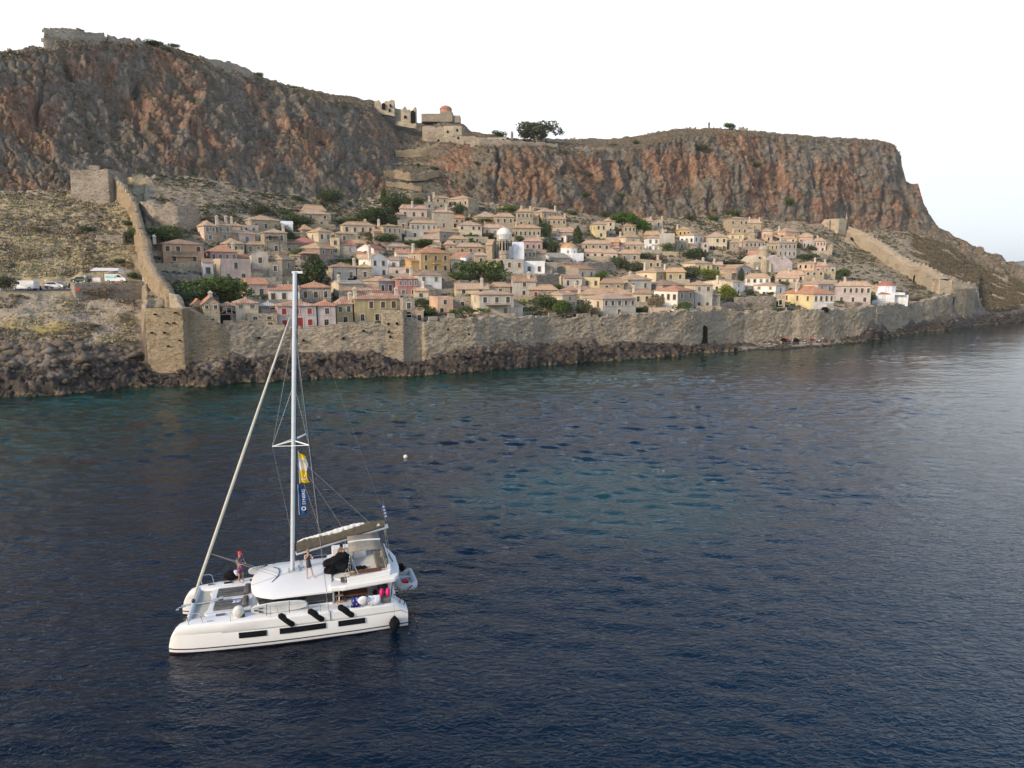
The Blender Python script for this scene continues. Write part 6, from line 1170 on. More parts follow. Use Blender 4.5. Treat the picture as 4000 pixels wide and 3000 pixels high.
TAU = simple('taupe_canvas', (.12, .105, .08), .9, .1, var=.16, scale=5, bump=.02); TAU2 = simple('pale_taupe_canvas', (.27, .245, .205), .9, .1, var=.1, scale=4, bump=.02); CUS = simple('grey_cushion', (.15, .145, .135), .95, .1, var=.2, scale=6, bump=.02); SAIL = simple('folded_sailcloth', (.74, .73, .69), .8, .1, var=.08, scale=3, bump=.05)
BLK = simple('black_fabric', (.010, .010, .012), .9, .1, var=.4, scale=6, bump=.04); FUR = simple('furled_sail', (.56, .54, .46), .8, .1, var=.08, scale=5); TRM = simple('cream_trampoline', (.50, .46, .375), .9, .1, var=.05, scale=9, bump=.01); ROPE = simple('rope', (.36, .34, .29), .9); ROPK = simple('dark_rope', (.03, .03, .03), .9)
TEAK = simple('teak', (.36, .20, .10), .7, .2, var=.2, scale=8); BRN = simple('brown_table_cover', (.12, .055, .035), .8, .15, var=.2, scale=6); PNK = simple('hot_pink', (.80, .03, .22), .5); RED = simple('red_plastic', (.55, .015, .02), .4); HYP = simple('grey_hypalon', (.50, .51, .51), .6, .2, var=.05)
boat = thing('catamaran', 'white sailing catamaran with furled sails anchored on dark blue water', 'catamaran', tuple(BW), BR)
zt = KN([0,.35,.1,.8,.3,1.2,.55,1.42,.9,1.52,1.5,1.56,6,1.58,10.8,1.5,11.45,1.44,12.1,.96]); hb = KN([0,.03,.3,.20,1,.40,2,.55,4,.72,6,.82,10,.8,12.1,.66])
def hull(sgn, yc):     # sgn: -1 outboard towards -y
    st = [0, .05, .12, .22, .36, .55, .8, 1.2, 1.8, 2.6, 3.6, 5, 6.5, 8, 9.5, 10.8, 11.42, 11.75, 12.1]; V = []; n = None
    for x in st:
        b, z = float(hb(x)), float(zt(x)); rk = .0
        def yy(t): return yc + t
        side = [(-.55, .25), (.07, .93), (.20, .95), (.27, .955), (min(.98, z * .8), .99), (min(1.03, z * .84), .965), (min(1.06, z * .88), 1.0), (max(z - .16, z * .93), .98), (z - .03, .86), (z, .72)]
        ring = [(yc + sgn * b * k, zz) for zz, k in side] + [(yc - sgn * b * k * .9, zz) for zz, k in reversed(side)]
        n = len(ring); V += [(x + (max(0, .0)), q[0], q[1]) for q in ring]
    F_ = []; mi = []
    for i in range(len(st) - 1):
        for k in range(n - 1):
            f = (i * n + k, i * n + k + 1, (i + 1) * n + k + 1, (i + 1) * n + k); F_.append(f if sgn < 0 else f[::-1])
            j = k if k < n // 2 else n - 2 - k; mi.append(2 if j == 0 else 1 if j == 2 else 3 if j == 4 and st[i] > 2.2 else 0)
    F_.append(tuple(range(n)) if sgn > 0 else tuple(range(n))[::-1]); mi.append(0); F_.append(tuple((len(st) - 1) * n + k for k in range(n)) if sgn < 0 else tuple((len(st) - 1) * n + k for k in range(n))[::-1]); mi.append(0)
    mb = MB(); mb.add(V, F_); mb.mi = mi; return mb.put('hull', [GEL, STR, ANT, GRV], boat, smooth=True)
h1_, h2_ = hull(-1, 0), hull(1, 4.3)
def hullwin(par, sgn, yc, x0, x1, z0, z1):
    mb = MB(); xs = np.linspace(x0, x1, 7)
    for o_ in (.006,): mb.add([(x, yc + sgn * (hb(x) * (.965 + .03 * (z / 1.0)) + .014), z + .02 * (x - x0) * 0) for z in (z0, z1) for x in xs], [(i, i + 1, 8 + i, 7 + i) if sgn < 0 else (i, 7 + i, 8 + i, i + 1) for i in range(6)])
    o = mb.put('hull_window', GLS, par); s = o.modifiers.new('t', 'SOLIDIFY'); s.thickness = .03; s.offset = 0
for p_, s_, y_ in ((h1_, -1, 0), (h2_, 1, 4.3)):
    for a_, b_ in ((3.42, 4.78), (5.42, 7.75), (8.38, 9.78)): hullwin(p_, s_, y_, a_, b_, .62, .93)
MB().box((6.9, CL, 1.08), (9.4, 3.4, .72)).put('bridge_deck', GEL, boat, bevel=.05)
# foredeck with curved front edge, sunken lounge cushions and trampoline
fd = [(3.95, .35), (2.0, .35), (1.72, .62), (1.62, .9), (1.75, 1.3), (1.78, 2.15), (1.75, 3.0), (1.62, 3.4), (1.72, 3.7), (2.0, 3.95), (3.95, 3.95)]
MB().prism(fd[::-1], 1.2, 1.50).put('foredeck', GEL, boat, bevel=.03)
MB().prism([(.85, .42), (1.66, .5), (1.72, .9), (1.76, 2.15), (1.72, 3.4), (1.66, 3.8), (.85, 3.88)], 1.40, 1.43).put('trampoline', TRM, boat)
for y0, y1, tx in ((1.02, 1.98, 3.45), (2.62, 3.6, 3.5)):
    q = MB().box((2.78, (y0 + y1) / 2, 1.56), (1.5, y1 - y0 + .08, .12)).put('lounge_cushion', CUS, boat, bevel=.05)
    for k in (1 / 3, 2 / 3): MB().box((2.74, y0 + (y1 - y0) * k, 1.625), (1.3, .02, .01)).put('seam', BLK, q)
    MB().box((3.62, (y0 + y1) / 2, 1.66), (.32, y1 - y0, .26)).put('bolster', CUS, boat, bevel=.1)
q = MB().tube([(.95, .05, 1.42), (.95, CL, 1.5), (.95, 4.25, 1.42)], (.13), 10).put('crossbeam', ALU, boat, smooth=True)
MB().tube([(2.3, CL, 1.62), (1.4, CL, 1.52), (.35, CL, 1.5)], [.05, .045, .04], 8).put('bowsprit', INX, boat); MB().box((2.32, CL, 1.62), (.26, .22, .2)).put('windlass', INX, boat, bevel=.03)
an = MB(); an.tube([(.55, CL - .02, 1.45), (.2, CL, 1.40)], .035, 6); an.tube([(.2, CL - .18, 1.36), (.1, CL, 1.28), (.2, CL + .18, 1.36)], [.02, .07, .02], 6); an.put('anchor', INX, boat)
for s_, yy_ in ((-1, .0), (1, 4.3)):     # bow pulpits, cleats, hatches, stanchions
    yo = yy_ + s_ * .32
    MB().tube([(1.05, yo, 1.54), (1.0, yo, 1.98), (1.1, yo, 2.1), (1.5, yo, 2.1), (1.62, yo, 1.98), (1.7, yo, 1.54)], .018, 6).put('pulpit', INX, boat)
    MB().tube([(1.9, yo, 1.6), (2.2, yo, 1.6)], .02, 6).tube([(2.0, yo, 1.54), (2.0, yo, 1.6)], .02, 6).tube([(2.1, yo, 1.54), (2.1, yo, 1.6)], .02, 6).put('cleat', INX, boat)
    for x_, yq, lx in ((2.48, .34, .44), (3.9, .42, .5)):
        q = MB().box((x_, yy_ - s_ * yq * .75 if s_ < 0 else yy_ + .05 , 1.575), (lx + .06, .32, .03)).put('hatch', GEL, boat); MB().box((x_, yy_ - s_ * yq * .75 if s_ < 0 else yy_ + .05, 1.597), (lx, .26, .02)).put('hatch_glass', simple('hatch_glass', (.05, .035, .035), .15, .5), q)
    for x_ in (3.05, 5.0, 6.9, 7.5):
        yb_ = yy_ + s_ * (float(hb(x_)) - .1); MB().tube([(x_, yb_, 1.55), (x_, yb_, 2.15)], .014, 6).put('stanchion', INX, boat)
    MB().tube([(1.62, yo, 2.0), (3.05, yy_ + s_ * .58, 2.14), (5, yy_ + s_ * .7, 2.14), (6.9, yy_ + s_ * .72, 2.14), (7.9, yy_ + s_ * .72, 2.14)], .006, 4).put('lifeline', INX, boat)
q = MB().box((1.55, 4.35, 1.58), (.34, .28, .03)).put('hatch', GEL, boat); MB().box((1.55, 4.35, 1.6), (.28, .22, .02)).put('hatch_glass', GLS, q)
# saloon: dark wraparound glass under a cambered roof
def outline(): 
    half = [(8.15, 2.36), (6.5, 2.38), (5.15, 2.36), (4.62, 2.06), (4.22, 1.72), (4.02, 1.15), (3.94, .55)]
    return [(x, CL - h) for x, h in half] + [(3.92, CL)] + [(x, CL + h) for x, h in reversed(half)]
ol_ = outline(); cx_ = 6.35
def rings(mb, spec, closed_top=True, mi=0):
    n = len(ol_); b = len(mb.v); vs = []
    for s, z in spec:
        for x, y in ol_: vs.append((cx_ + (x - cx_) * (s if x < cx_ else 1), CL + (y - CL) * s, z if not callable(z) else z(x)))
    fs = [(i * n + k, i * n + k + 1, (i + 1) * n + k + 1, (i + 1) * n + k) for i in range(len(spec) - 1) for k in range(n - 1)]
    fs = [f[::-1] for f in fs]; fs.append(tuple((len(spec) - 1) * n + k for k in range(n))[::-1]); fs.append(tuple(i * n for i in range(len(spec)))[::-1] if False else (0, n, n + n - 1, n - 1))
    return mb.add(vs, fs, mi)
rings(MB(), [(.97, 2.24), (1.0, 2.30), (1.0, 2.38), (.95, 2.46), (.84, 2.56), (.66, 2.68), (.42, 2.77), (.12, 2.81)]).put('cabin_roof', GEL, boat, smooth=True)
gm = MB(); n = len(ol_)
for k in range(n - 1):
    (xa, ya), (xb, yb_) = ol_[k], ol_[k + 1]; f = lambda x, y, s: (cx_ + (x - cx_) * (s if x < cx_ else 1), CL + (y - CL) * s)
    a1, b1, a2, b2 = f(xa, ya, .885), f(xb, yb_, .885), f(xa, ya, .985), f(xb, yb_, .985); gm.add([(*a1, 1.62), (*b1, 1.62), (*b2, 2.27), (*a2, 2.27)], [(3, 2, 1, 0)])
gm.put('saloon_glass', GLS, boat)
gm = MB()
for k in range(n - 1):
    (xa, ya), (xb, yb_) = ol_[k], ol_[k + 1]; a1, b1 = f(xa, ya, .90), f(xb, yb_, .90); gm.add([(*a1, 1.45), (*b1, 1.45), (*b1, 1.66), (*a1, 1.66)], [(3, 2, 1, 0)])
gm.put('cabin_base', GEL, boat)
MB().box((8.12, CL, 1.95), (.08, 3.7, .75)).put('saloon_door', GLS, boat)
for s in (-1, 1):
    q = MB().prism([(7.55, CL + s * 1.99), (8.25, CL + s * 1.99), (8.25, CL + s * 1.75), (7.55, CL + s * 1.75)][::(1 if s > 0 else -1)], 1.5, 2.34, top=[(7.8, CL + s * 2.26), (8.25, CL + s * 2.26), (8.25, CL + s * 2.0), (7.8, CL + s * 2.0)][::(1 if s > 0 else -1)]).put('side_pillar', GEL, boat)
    MB().add([(7.36, CL + s * 1.985, 1.74), (7.62, CL + s * 1.985, 1.74), (7.5, CL + s * 2.03, 1.9)], [(0, 1, 2)]).put('sail_emblem', SAIL, boat)
# flybridge
fo = [(8.0, -.18), (8.8, -.34), (11.5, -.36), (11.72, .0), (11.86, 1.0), (11.86, 2.6), (11.65, 3.7), (11.3, 4.6), (8.8, 4.62), (8.0, 4.48)]
sl = lambda x, z: z + max(0, (x - 8.3)) * .07
def slab(poly, z0, z1, name, m, par=boat, **k):
    mb = MB(); n = len(poly); mb.add([(x, y, sl(x, z0)) for x, y in poly] + [(x, y, sl(x, z1)) for x, y in poly], [tuple(range(n))[::-1], tuple(range(n, 2 * n))] + [(i, (i + 1) % n, n + (i + 1) % n, n + i) for i in range(n)]); return mb.put(name, m, par, **k)
slab(fo, 2.30, 2.60, 'flybridge', GEL, bevel=.08)
slab([(8.1, 1.0), (8.1, 3.3), (8.5, 4.1), (11.2, 4.0), (11.3, .4), (8.9, .2)], 2.60, 2.66, 'flybridge_floor', DK)
def coam(pts, w, z0, z1, name='coaming'):
    mb = MB()
    for (xa, ya), (xb, yb_) in zip(pts, pts[1:]):
        d = Vector((xb - xa, yb_ - ya, 0)).normalized(); nn = Vector((-d.y, d.x, 0)) * w / 2
        vs = [(xa + q * nn.x, ya + q * nn.y, sl(xa, z)) for z in (z0, z1) for q in (-1, 1)] + [(xb + q * nn.x, yb_ + q * nn.y, sl(xb, z)) for z in (z0, z1) for q in (-1, 1)]
        mb.add(vs, [(0, 4, 5, 1), (2, 3, 7, 6), (0, 2, 6, 4), (1, 5, 7, 3), (0, 1, 3, 2), (4, 6, 7, 5)])
    return mb.put(name, GEL, boat, bevel=.04)
coam([(8.95, .02), (11.28, .12)], .22, 2.6, 2.88); coam([(11.24, .1), (11.34, 1.6), (11.28, 4.05)], .2, 2.6, 2.92); coam([(11.28, 4.1), (8.7, 4.2)], .2, 2.6, 2.95)
MB().box((9.6, 4.05, 2.98), (2.6, .5, .5)).put('helm_seat_base', GEL, boat, bevel=.05)
so = MB(); so.box((10.92, 2.35, 3.0), (.62, 2.9, .26)); so.put('sofa', CUS, boat, bevel=.08)
for y_, c_ in ((1.05, CUS), (1.75, CUS), (2.45, CUS), (3.15, CUS)): MB().box((11.16, y_, 3.25), (.2, .62, .42)).put('back_cushion', c_, boat, bevel=.08)
MB().box((11.06, 2.1, 3.22), (.18, .42, .34)).put('striped_pillow', simple('striped_fabric', (.3, .3, .28), .9), boat, bevel=.06)
MB().box((10.1, .38, 2.98), (1.5, .5, .16)).put('side_bench', CUS, boat, bevel=.05); MB().box((10.1, .2, 3.12), (1.4, .1, .22)).put('bench_back', BRN, boat, bevel=.03); MB().box((9.3, .34, 2.98), (.4, .26, .08)).put('wood_tray', TEAK, boat)
MB().box((9.85, 3.35, 3.05), (.75, .5, .8)).put('helm_console', GEL, boat, bevel=.06); MB().tube([(9.48 + 0, 3.2 + .33 * math.sin(a_), 3.4 + .33 * math.cos(a_)) for a_ in np.linspace(0, 6.283, 15)], .02, 5, caps=False).put('steering_wheel', TEAK, boat)
MB().box((9.2, 3.0, 2.95), (.1, .9, .6)).put('windscreen', simple('clear_screen', (.3, .32, .33), .1, .5), boat)
MB().box((8.85, .22, 2.76), (.46, .5, .1)).put('dark_mat', simple('striped_mat', (.10, .10, .10), .9), boat)
for k in range(4): MB().box((8.98 + k * .16, .24, 2.83), (.07, .34, .05)).put('mat_stripe', SAIL, boat)
# bimini over the helm
bm = MB(); ys = np.linspace(.15, 3.2, 9); prof_ = lambda t: 4.15 + .42 * math.sin(math.pi * min(1, (.12 + t * .85)))
vs = [(x, y, prof_((y - .15) / 3.05) + (.04 if 0 < i < 3 else 0)) for i, x in enumerate((9.1, 9.6, 10.3, 10.85)) for y in ys]
bm.add(vs, [(i * 9 + k, (i + 1) * 9 + k, (i + 1) * 9 + k + 1, i * 9 + k + 1) for i in range(3) for k in range(8)]); q = bm.put('bimini', TAU2, boat, smooth=True); s = q.modifiers.new('t', 'SOLIDIFY'); s.thickness = .04
MB().add([(9.6, .42, 4.335), (10.2, .42, 4.335), (10.2, .72, 4.455), (9.6, .72, 4.455)], [(0, 1, 2, 3)]).put('bimini_window', simple('clear_vinyl', (.30, .33, .37), .1, .6), q)
MB().tube([(9.1, .98, 4.56), (9.6, .98, 4.6), (10.3, .98, 4.6), (10.85, .98, 4.56)], .045, 6).put('seam_band', SAIL, q)
for x0_, x1_ in ((9.15, 9.0), (9.15, 9.6), (10.8, 11.15)): MB().tube([(x1_, .15, 2.9), (x0_, .15, 4.16)], .02, 6).put('bimini_pole', INX, boat); MB().tube([(x1_, 3.9, 2.9), (x0_, 3.2, 4.2)], .02, 6).put('bimini_pole', INX, boat)
MB().tube([(8.85, -.05, 2.7), (8.85, 0, 3.25), (9.0, .1, 3.4), (9.2, .5, 3.42), (9.2, .8, 3.3), (9.15, .85, 2.7)], .022, 6).put('grab_rail', INX, boat)
MB().tube([(11.42, 3.6, 2.9), (11.55, 1.3, 3.05)], .04, 6).put('traveller', STR, boat)
MB().tube([(5.05, 1.1, 2.70), (5.35, 1.6, 2.79), (5.42, 2.15, 2.82), (5.35, 2.7, 2.79), (5.05, 3.2, 2.70)], .025, 6).put('jib_track', STR, boat)
MB().tube([(7.2, 3.95, 2.66), (7.2, 3.97, 2.8), (8.0, 3.97, 2.82), (8.05, 3.95, 2.66)], .018, 6).put('grab_rail', INX, boat)
for s in (-1, 1):
    MB().tube([(11.3, CL + s * 2.0, 1.45), (11.4, CL + s * 2.0, 2.5)], .035, 8).put('support_post', INX, boat)
# cockpit
MB().box((9.7, CL, 1.47), (3.1, 3.3, .06)).put('cockpit_floor', DK, boat)
MB().box((9.4, .5, 1.83), (1.3, .72, .08)).put('cockpit_table', BRN, boat, bevel=.02); MB().box((9.4, .6, 1.62), (1.1, .1, .4)).put('table_leg', STR, boat)
MB().box((10.95, .55, 1.62), (.5, 2.3, .3)).put('aft_bench', CUS, boat, bevel=.06); MB().box((11.25, CL, 1.6), (.12, 3.4, .7)).put('aft_bulwark', GEL, boat)
ld = MB().box((8.5, .12, 1.95), (.06, .12, 1.25)).put('ladder_post', GEL, boat)
for k in range(3): MB().box((8.52, .14, 1.62 + k * .34), (.42, .28, .05)).put('ladder_step', TEAK, boat, bevel=.01)
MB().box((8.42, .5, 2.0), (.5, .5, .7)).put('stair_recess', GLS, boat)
for s, y_ in ((-1, 0), (1, 4.3)):
    for k in range(3): MB().box((11.62 + k * .17, y_, 1.25 - k * .3), (.2, .9, .06)).put('transom_step', DK, boat)
# mast, boom, sails, rigging
mst, msb = Vector((6.95, CL, 19.25)), Vector((6.10, CL, 2.76))
def onm(z): return msb.lerp(mst, (z - msb.z) / (mst.z - msb.z))
MB().tube([msb, onm(8), onm(14), mst], [(.155, .12)] * 3 + [(.14, .11)], 14).put('mast', ALU, boat, smooth=True)
MB().box((mst.x + .12, CL, 19.22), (.55, .16, .12)).put('masthead', GEL, boat, bevel=.02); MB().tube([(mst.x + .02, CL, 19.2), (mst.x + .05, CL, 20.1)], .008, 4).put('antenna', STR, boat)
MB().tube([onm(4) + Vector((.16, 0, 0)), onm(18.8) + Vector((.14, 0, 0))], .025, 5).put('mast_track', STR, boat)
MB().box((6.2, CL, 2.84), (.62, .5, .08)).put('mast_step', INX, boat, bevel=.02)
for y_ in (-.2, .1, .28): MB().lathe([(.07, 0), (.05, .08), (.07, .14)], (6.45, CL + y_, 2.86), n=8).put('winch', INX, boat)
bo, be = Vector((6.32, CL, 3.78)), Vector((11.43, CL, 4.86))
MB().tube([bo, be], [(.09, .13)] * 2, 10).put('boom', GEL, boat, smooth=True)
bg_ = MB(); N_ = 30; sec = []
for i in range(N_):
    t = i / (N_ - 1); c = bo.lerp(be, .01 + t * .95); hh = KN([0,.62,.1,.70,.3,.58,.5,.52,.7,.58,.85,.55,1,.36])(t) ; hh += .012 * math.sin(i * .9); w = .20 + .012 * math.sin(i * 1.1)
    sec.append([(c.x, CL - .05, c.z - .02), (c.x, CL - w, c.z + .12), (c.x, CL - w * 1.05, c.z + hh * .6), (c.x, CL - w * .75, c.z + hh), (c.x, CL + w * .6, c.z + hh * 1.02), (c.x, CL + w, c.z + hh * .6), (c.x, CL + w, c.z + .12), (c.x, CL + .05, c.z - .02)])
bg_.add([p for s_ in sec for p in s_], [(i * 8 + k, i * 8 + (k + 1) % 8, (i + 1) * 8 + (k + 1) % 8, (i + 1) * 8 + k) for i in range(N_ - 1) for k in range(8)] + [tuple(range(8))[::-1], tuple((N_ - 1) * 8 + k for k in range(8))]); bg_.put('sail_bag', TAU, boat, smooth=True)
fs_ = MB(); rnd = random.Random(4); sec = []
for i in range(40):
    t = .02 + .72 * i / 39; c = bo.lerp(be, t); hh = KN([0,.6,.1,.68,.3,.58,.5,.52,.7,.58,1,.5])(t); u = KN([0,.05,.15,.08,.35,.16,.5,.22,.62,.18,.75,.03])(t) * (1 + .1 * math.sin(i * .9) * math.sin(i * .37))
    sec.append([(c.x, CL - .13 + .03 * math.sin(i), c.z + hh - .06), (c.x, CL - .11 + .05 * math.sin(i * 1.9), c.z + hh + u * .6), (c.x, CL - .01 + .04 * math.sin(i * 2.7), c.z + hh + u), (c.x, CL + .12, c.z + hh - .05)])
fs_.add([p for s_ in sec for p in s_], [(i * 4 + k, i * 4 + k + 1, (i + 1) * 4 + k + 1, (i + 1) * 4 + k) for i in range(39) for k in range(3)]); fs_.put('folded_mainsail', SAIL, boat, smooth=True)
MB().add([(10.75, CL - .235, 4.98), (10.98, CL - .235, 5.02), (10.88, CL - .235, 5.16)], [(0, 1, 2)]).put('sail_emblem', SAIL, boat)
f0, f1 = Vector((.98, CL, 1.9)), Vector((6.58, CL, 16.85)); MB().tube([f0, f0.lerp(f1, .06), f0.lerp(f1, .5), f0.lerp(f1, .9), f1], [.045, .085, .08, .05, .02], 9).put('furled_jib', FUR, boat, smooth=True)
MB().lathe([(.09, 0), (.1, .12), (.05, .2)], (.94, CL, 1.62), n=10).put('furler_drum', STR, boat)
def wire(a, b, r=.006, m=None, nm='stay'): MB().tube([a, b], r, 4).put(nm, m or INX, boat)
tipL, tipF, tipN = Vector((5.38, CL - .05, 9.95)), Vector((7.12, CL + .75, 10.35)), Vector((7.28, CL - .75, 10.05)); sp0 = onm(10.2)
for tp_ in (tipL, tipF, tipN): MB().tube([sp0, tp_], .035, 6).put('spreader', GEL, boat)
MB().tube([tipL, tipF], .02, 5).put('spreader_brace', GEL, boat); MB().tube([tipL, tipN], .02, 5).put('spreader_brace', GEL, boat)
for tp_, ch in ((tipN, Vector((7.9, -.72, 1.5))), (tipF, Vector((7.9, 5.02, 1.5)))): wire(onm(16.6), tp_); wire(tp_, ch + (tp_ - ch) * 0)
wire(onm(16.5), tipL); wire(onm(13.3), tipL); wire(tipL, onm(4.6)); wire(onm(13.3), tipN); wire(onm(13.3), tipF); wire(onm(16.7), Vector((7.95, -.78, 1.35)), .009, ROPK); wire(onm(16.7), Vector((7.95, 5.05, 1.45)), .012, ROPK)
MB().tube([(7.95, -.80, 1.55), (8.0, -.83, 1.02)], [.04, .02], 6).put('chainplate', INX, boat)
wire(mst, be, .003, ROPE, 'topping_lift'); wire(onm(9.5), Vector((9.0, CL - .2, 4.9)), .008, ROPE, 'lazy_jack'); wire(onm(9.5), Vector((10.4, CL - .2, 5.2)), .008, ROPE, 'lazy_jack'); wire(onm(9.5), Vector((7.8, CL - .2, 4.6)), .008, ROPE, 'lazy_jack')
for dx in (0, .1): wire(Vector((11.2 + dx, CL, 4.8)), Vector((11.4 + dx, CL - .5 + 3 * dx, 2.95)), .012, ROPE, 'mainsheet')
for q_ in (0, .15): wire(f0.lerp(f1, .16), Vector((5.3, 1.6 + q_ * 3, 2.8)), .012, ROPE, 'jib_sheet')
wire(Vector((3.98, .9, 1.6)), Vector((4.15, 1.2, 2.4)), .01, ROPE, 'halyard'); wire(Vector((4.0, 1.25, 2.6)), Vector((6.0, 1.9, 2.86)), .01, ROPE, 'control_line')
for q_ in (.2, .28, .36): wire(Vector((6.35 + q_, CL - .1, 2.9)), Vector((6.4 + q_ * .4, CL - .05, 3.8)), .01, ROPK, 'halyard')
# ---- things carried on board, each a thing of its own
def fender(x, y, z, rx, ry_, label, L_=1.05):
    t = bth('fender', label, 'fender', x, y, z, 0, 'long black fenders along the near side'); d = Vector((rx, ry_, -.62)).normalized()
    MB().tube([d * s for s in (0, .05, .12, L_ * .5, L_ - .12, L_ - .05, L_)], [.05, .12, .165, .17, .165, .12, .06], 12).put('cover', BLK, t, smooth=True); MB().tube([(0, 0, 0), (-.1, .06, .5)], .01, 4).put('rope', ROPE, t)
fender(5.4, -.62, 1.62, .75, -.15, 'long black fender hanging below the middle of the near paddle board', 1.0); fender(6.88, -.64, 1.68, .78, -.14, 'long black fender hanging just right of the near paddle board', 1.0); fender(8.42, -.64, 1.70, .78, -.14, 'long black fender hanging below the wooden ladder', 1.0)
t = bth('ball_fender', 'black teardrop ball fender hanging at the stern of the near hull', 'fender', 11.32, -1.0, .42); MB().lathe([(.02, -.42), (.12, -.34), (.27, -.12), (.30, .06), (.22, .27), (.08, .44), (.03, .5)], n=16).put('ball', BLK, t, smooth=True); MB().tube([(0, 0, .48), (.02, .25, 1.08)], .012, 4).put('rope', ROPE, t); MB().tube([(0, 0, -.4), (.2, 0, -.5), (.4, -.1, -.44)], .014, 4).put('tail_rope', ROPE, t)
t = bth('ball_fender', 'black barrel fender with white end lying on the far bow deck', 'fender', 2.62, 4.72, 1.86); MB().ell((0, 0, 0), (.42, .3, .3), 14, 9).put('ball', BLK, t, smooth=True); MB().ell((.26, -.02, .1), (.2, .2, .2), 12, 8).put('cap', GEL, t, smooth=True)
t = bth('ball_fender', 'big white ball fender standing on the near foredeck', 'fender', 3.42, -.18, 1.86); MB().ell((0, 0, 0), (.29, .29, .31), 16, 10).put('ball', simple('ball_white', (.72, .70, .62), .5), t, smooth=True); MB().box((.2, -.1, -.2), (.2, .14, .16)).put('mount', STR, t)
def board(x0, x1, y, z, label, dark, far=False):
    t = bth('paddle_board', label, 'paddle board', (x0 + x1) / 2, y, z); L_ = (x1 - x0) / 2; n = 16; mb = MB(); hw = .33
    o_ = [(L_ * math.cos(a_) * (1 if abs(math.cos(a_)) < .99 else 1), hw * (abs(math.sin(a_)) ** .62) * (1 if math.sin(a_) > 0 else -1)) for a_ in np.linspace(0, 2 * math.pi, 2 * n, endpoint=False)]
    mb.add([(p, -.05 + (-q) * .35, q + hw) for p, q in o_] + [(p, .06 + (-q) * .35, q + hw) for p, q in o_], [tuple(range(2 * n)), tuple(range(2 * n, 4 * n))[::-1]] + [(i, 2 * n + i, 2 * n + (i + 1) % (2 * n), (i + 1) % (2 * n)) for i in range(2 * n)]); mb.put('board', GEL, t, bevel=.02)
    if dark:
        for a_, b_ in ((-.12, 0), (.0, .14)): MB().box((-L_ * .25 + a_, -.02 - (b_) * .1, hw + .22), (.12, .26, .24)).put('stripe', STR, t)
    else:
        for a_, c_ in ((-L_ * .88, .25), (-L_ * .72, .36), (-L_ * .72, .14)): MB().tube([(a_, -.14 + .1, c_ + .05), (a_ + .2, -.12, c_ + .05)], [.05, .035], 8).put('fin', STR, t)
    for a_ in (-L_ * .45, L_ * .35): MB().tube([(a_, -.22, .02), (a_, -.2, .35), (a_ + .03, -.3, .7)], .015, 5).put('strap', ROPK, t)
board(4.05, 6.85, -.38, 1.60, 'white paddle board tied along the near side deck before the dark glass', False); board(3.55, 6.3, 4.86, 1.6, 'white paddle board with black stripes tied along the far side deck', True)
t = bth('dinghy', 'small grey inflatable dinghy hanging across the stern', 'dinghy', 12.35, 2.6, 1.25)
tu = [(-.38, 1.2, .1), (-.42, .3, 0), (-.4, -.6, .02), (-.22, -1.1, .1), (.12, -1.25, .14), (.42, -1.05, .1), (.52, -.5, .02), (.52, .3, 0), (.5, 1.2, .1)]
MB().tube(tu, [.12, .19, .2, .2, .2, .2, .2, .19, .12], 12).put('tube', HYP, t, smooth=True); MB().box((.05, 0, -.1), (.8, 2.1, .08)).put('floor', GEL, t); MB().box((.05, .95, .1), (.8, .06, .4)).put('transom', HYP, t); MB().box((.1, .3, .08), (.75, .25, .05)).put('seat', HYP, t)
m_ = MB().box((-.02, 1.1, .35), (.26, .36, .45)).tube([(-.02, 1.05, .2), (-.02, 1.15, -.5)], .05, 6).put('outboard', BLK, t, bevel=.05)
for k in range(9): MB().tube([(-.02, .75, .3), (-.02 + .3 * math.cos(k * .7), .75 + .25 * math.sin(k * .7), .45 + .1 * (k % 3))], [.05, .015], 5).put('cable', BLK, m_)
t = bth('fuel_tank', 'red fuel tank lying in the dinghy', 'fuel tank', 12.33, 2.1, 1.28, .2); MB().box((0, 0, .12), (.38, .3, .26)).put('tank', RED, t, bevel=.06); MB().lathe([(.04, 0), (.04, .06)], (0, 0, .25), n=8).put('cap', STR, t)
q = MB().tube([(11.5, .3, 1.5), (12.1, .55, 1.45), (12.6, 1.2, 1.5)], .045, 6).put('davit', STR, boat); MB().tube([(11.5, 3.9, 1.5), (12.1, 3.9, 1.5), (12.4, 3.6, 1.5)], .045, 6).put('davit', INX, boat)
MB().tube([(11.86 + .13 * math.cos(a_), -.2, 1.3 + .26 * math.sin(a_)) for a_ in np.linspace(0, 6.283, 13)], .025, 5).put('rubber_ring', BLK, boat)
t = bth('boat_cover', 'heap of black canvas cushions on the flybridge deck', 'canvas cover', 8.0, 1.4, 2.72, .1)
cv = MB(); cv.ell((.15, .0, .16), (.42, .34, .26), 12, 8); cv.ell((.25, .9, .2), (.46, .36, .28), 12, 8); cv.ell((.72, .35, .22), (.5, .62, .36), 12, 8); cv.ell((.95, 1.0, .34), (.42, .62, .40), 12, 8); cv.ell((.95, -.02, .18), (.4, .32, .28), 12, 8); cv.ell((.55, .9, .34), (.34, .4, .24), 10, 7)
o = cv.put('cover', BLK, t, smooth=True); dm = o.modifiers.new('r', 'REMESH'); dm.mode = 'VOXEL'; dm.voxel_size = .05; sm_ = o.modifiers.new('s', 'SMOOTH'); sm_.iterations = 4
t = bth('swim_ring', 'pair of hot pink inflatable armbands on the aft cockpit bench', 'pool toy', 10.92, -.2, 1.95)
for s in (-1, 1): MB().tube([(s * .17 + .03 * math.cos(a_), .12 * math.cos(a_), .14 * math.sin(a_)) for a_ in np.linspace(0, 6.283, 13)], .1, 8).put('ring', PNK, t, smooth=True)
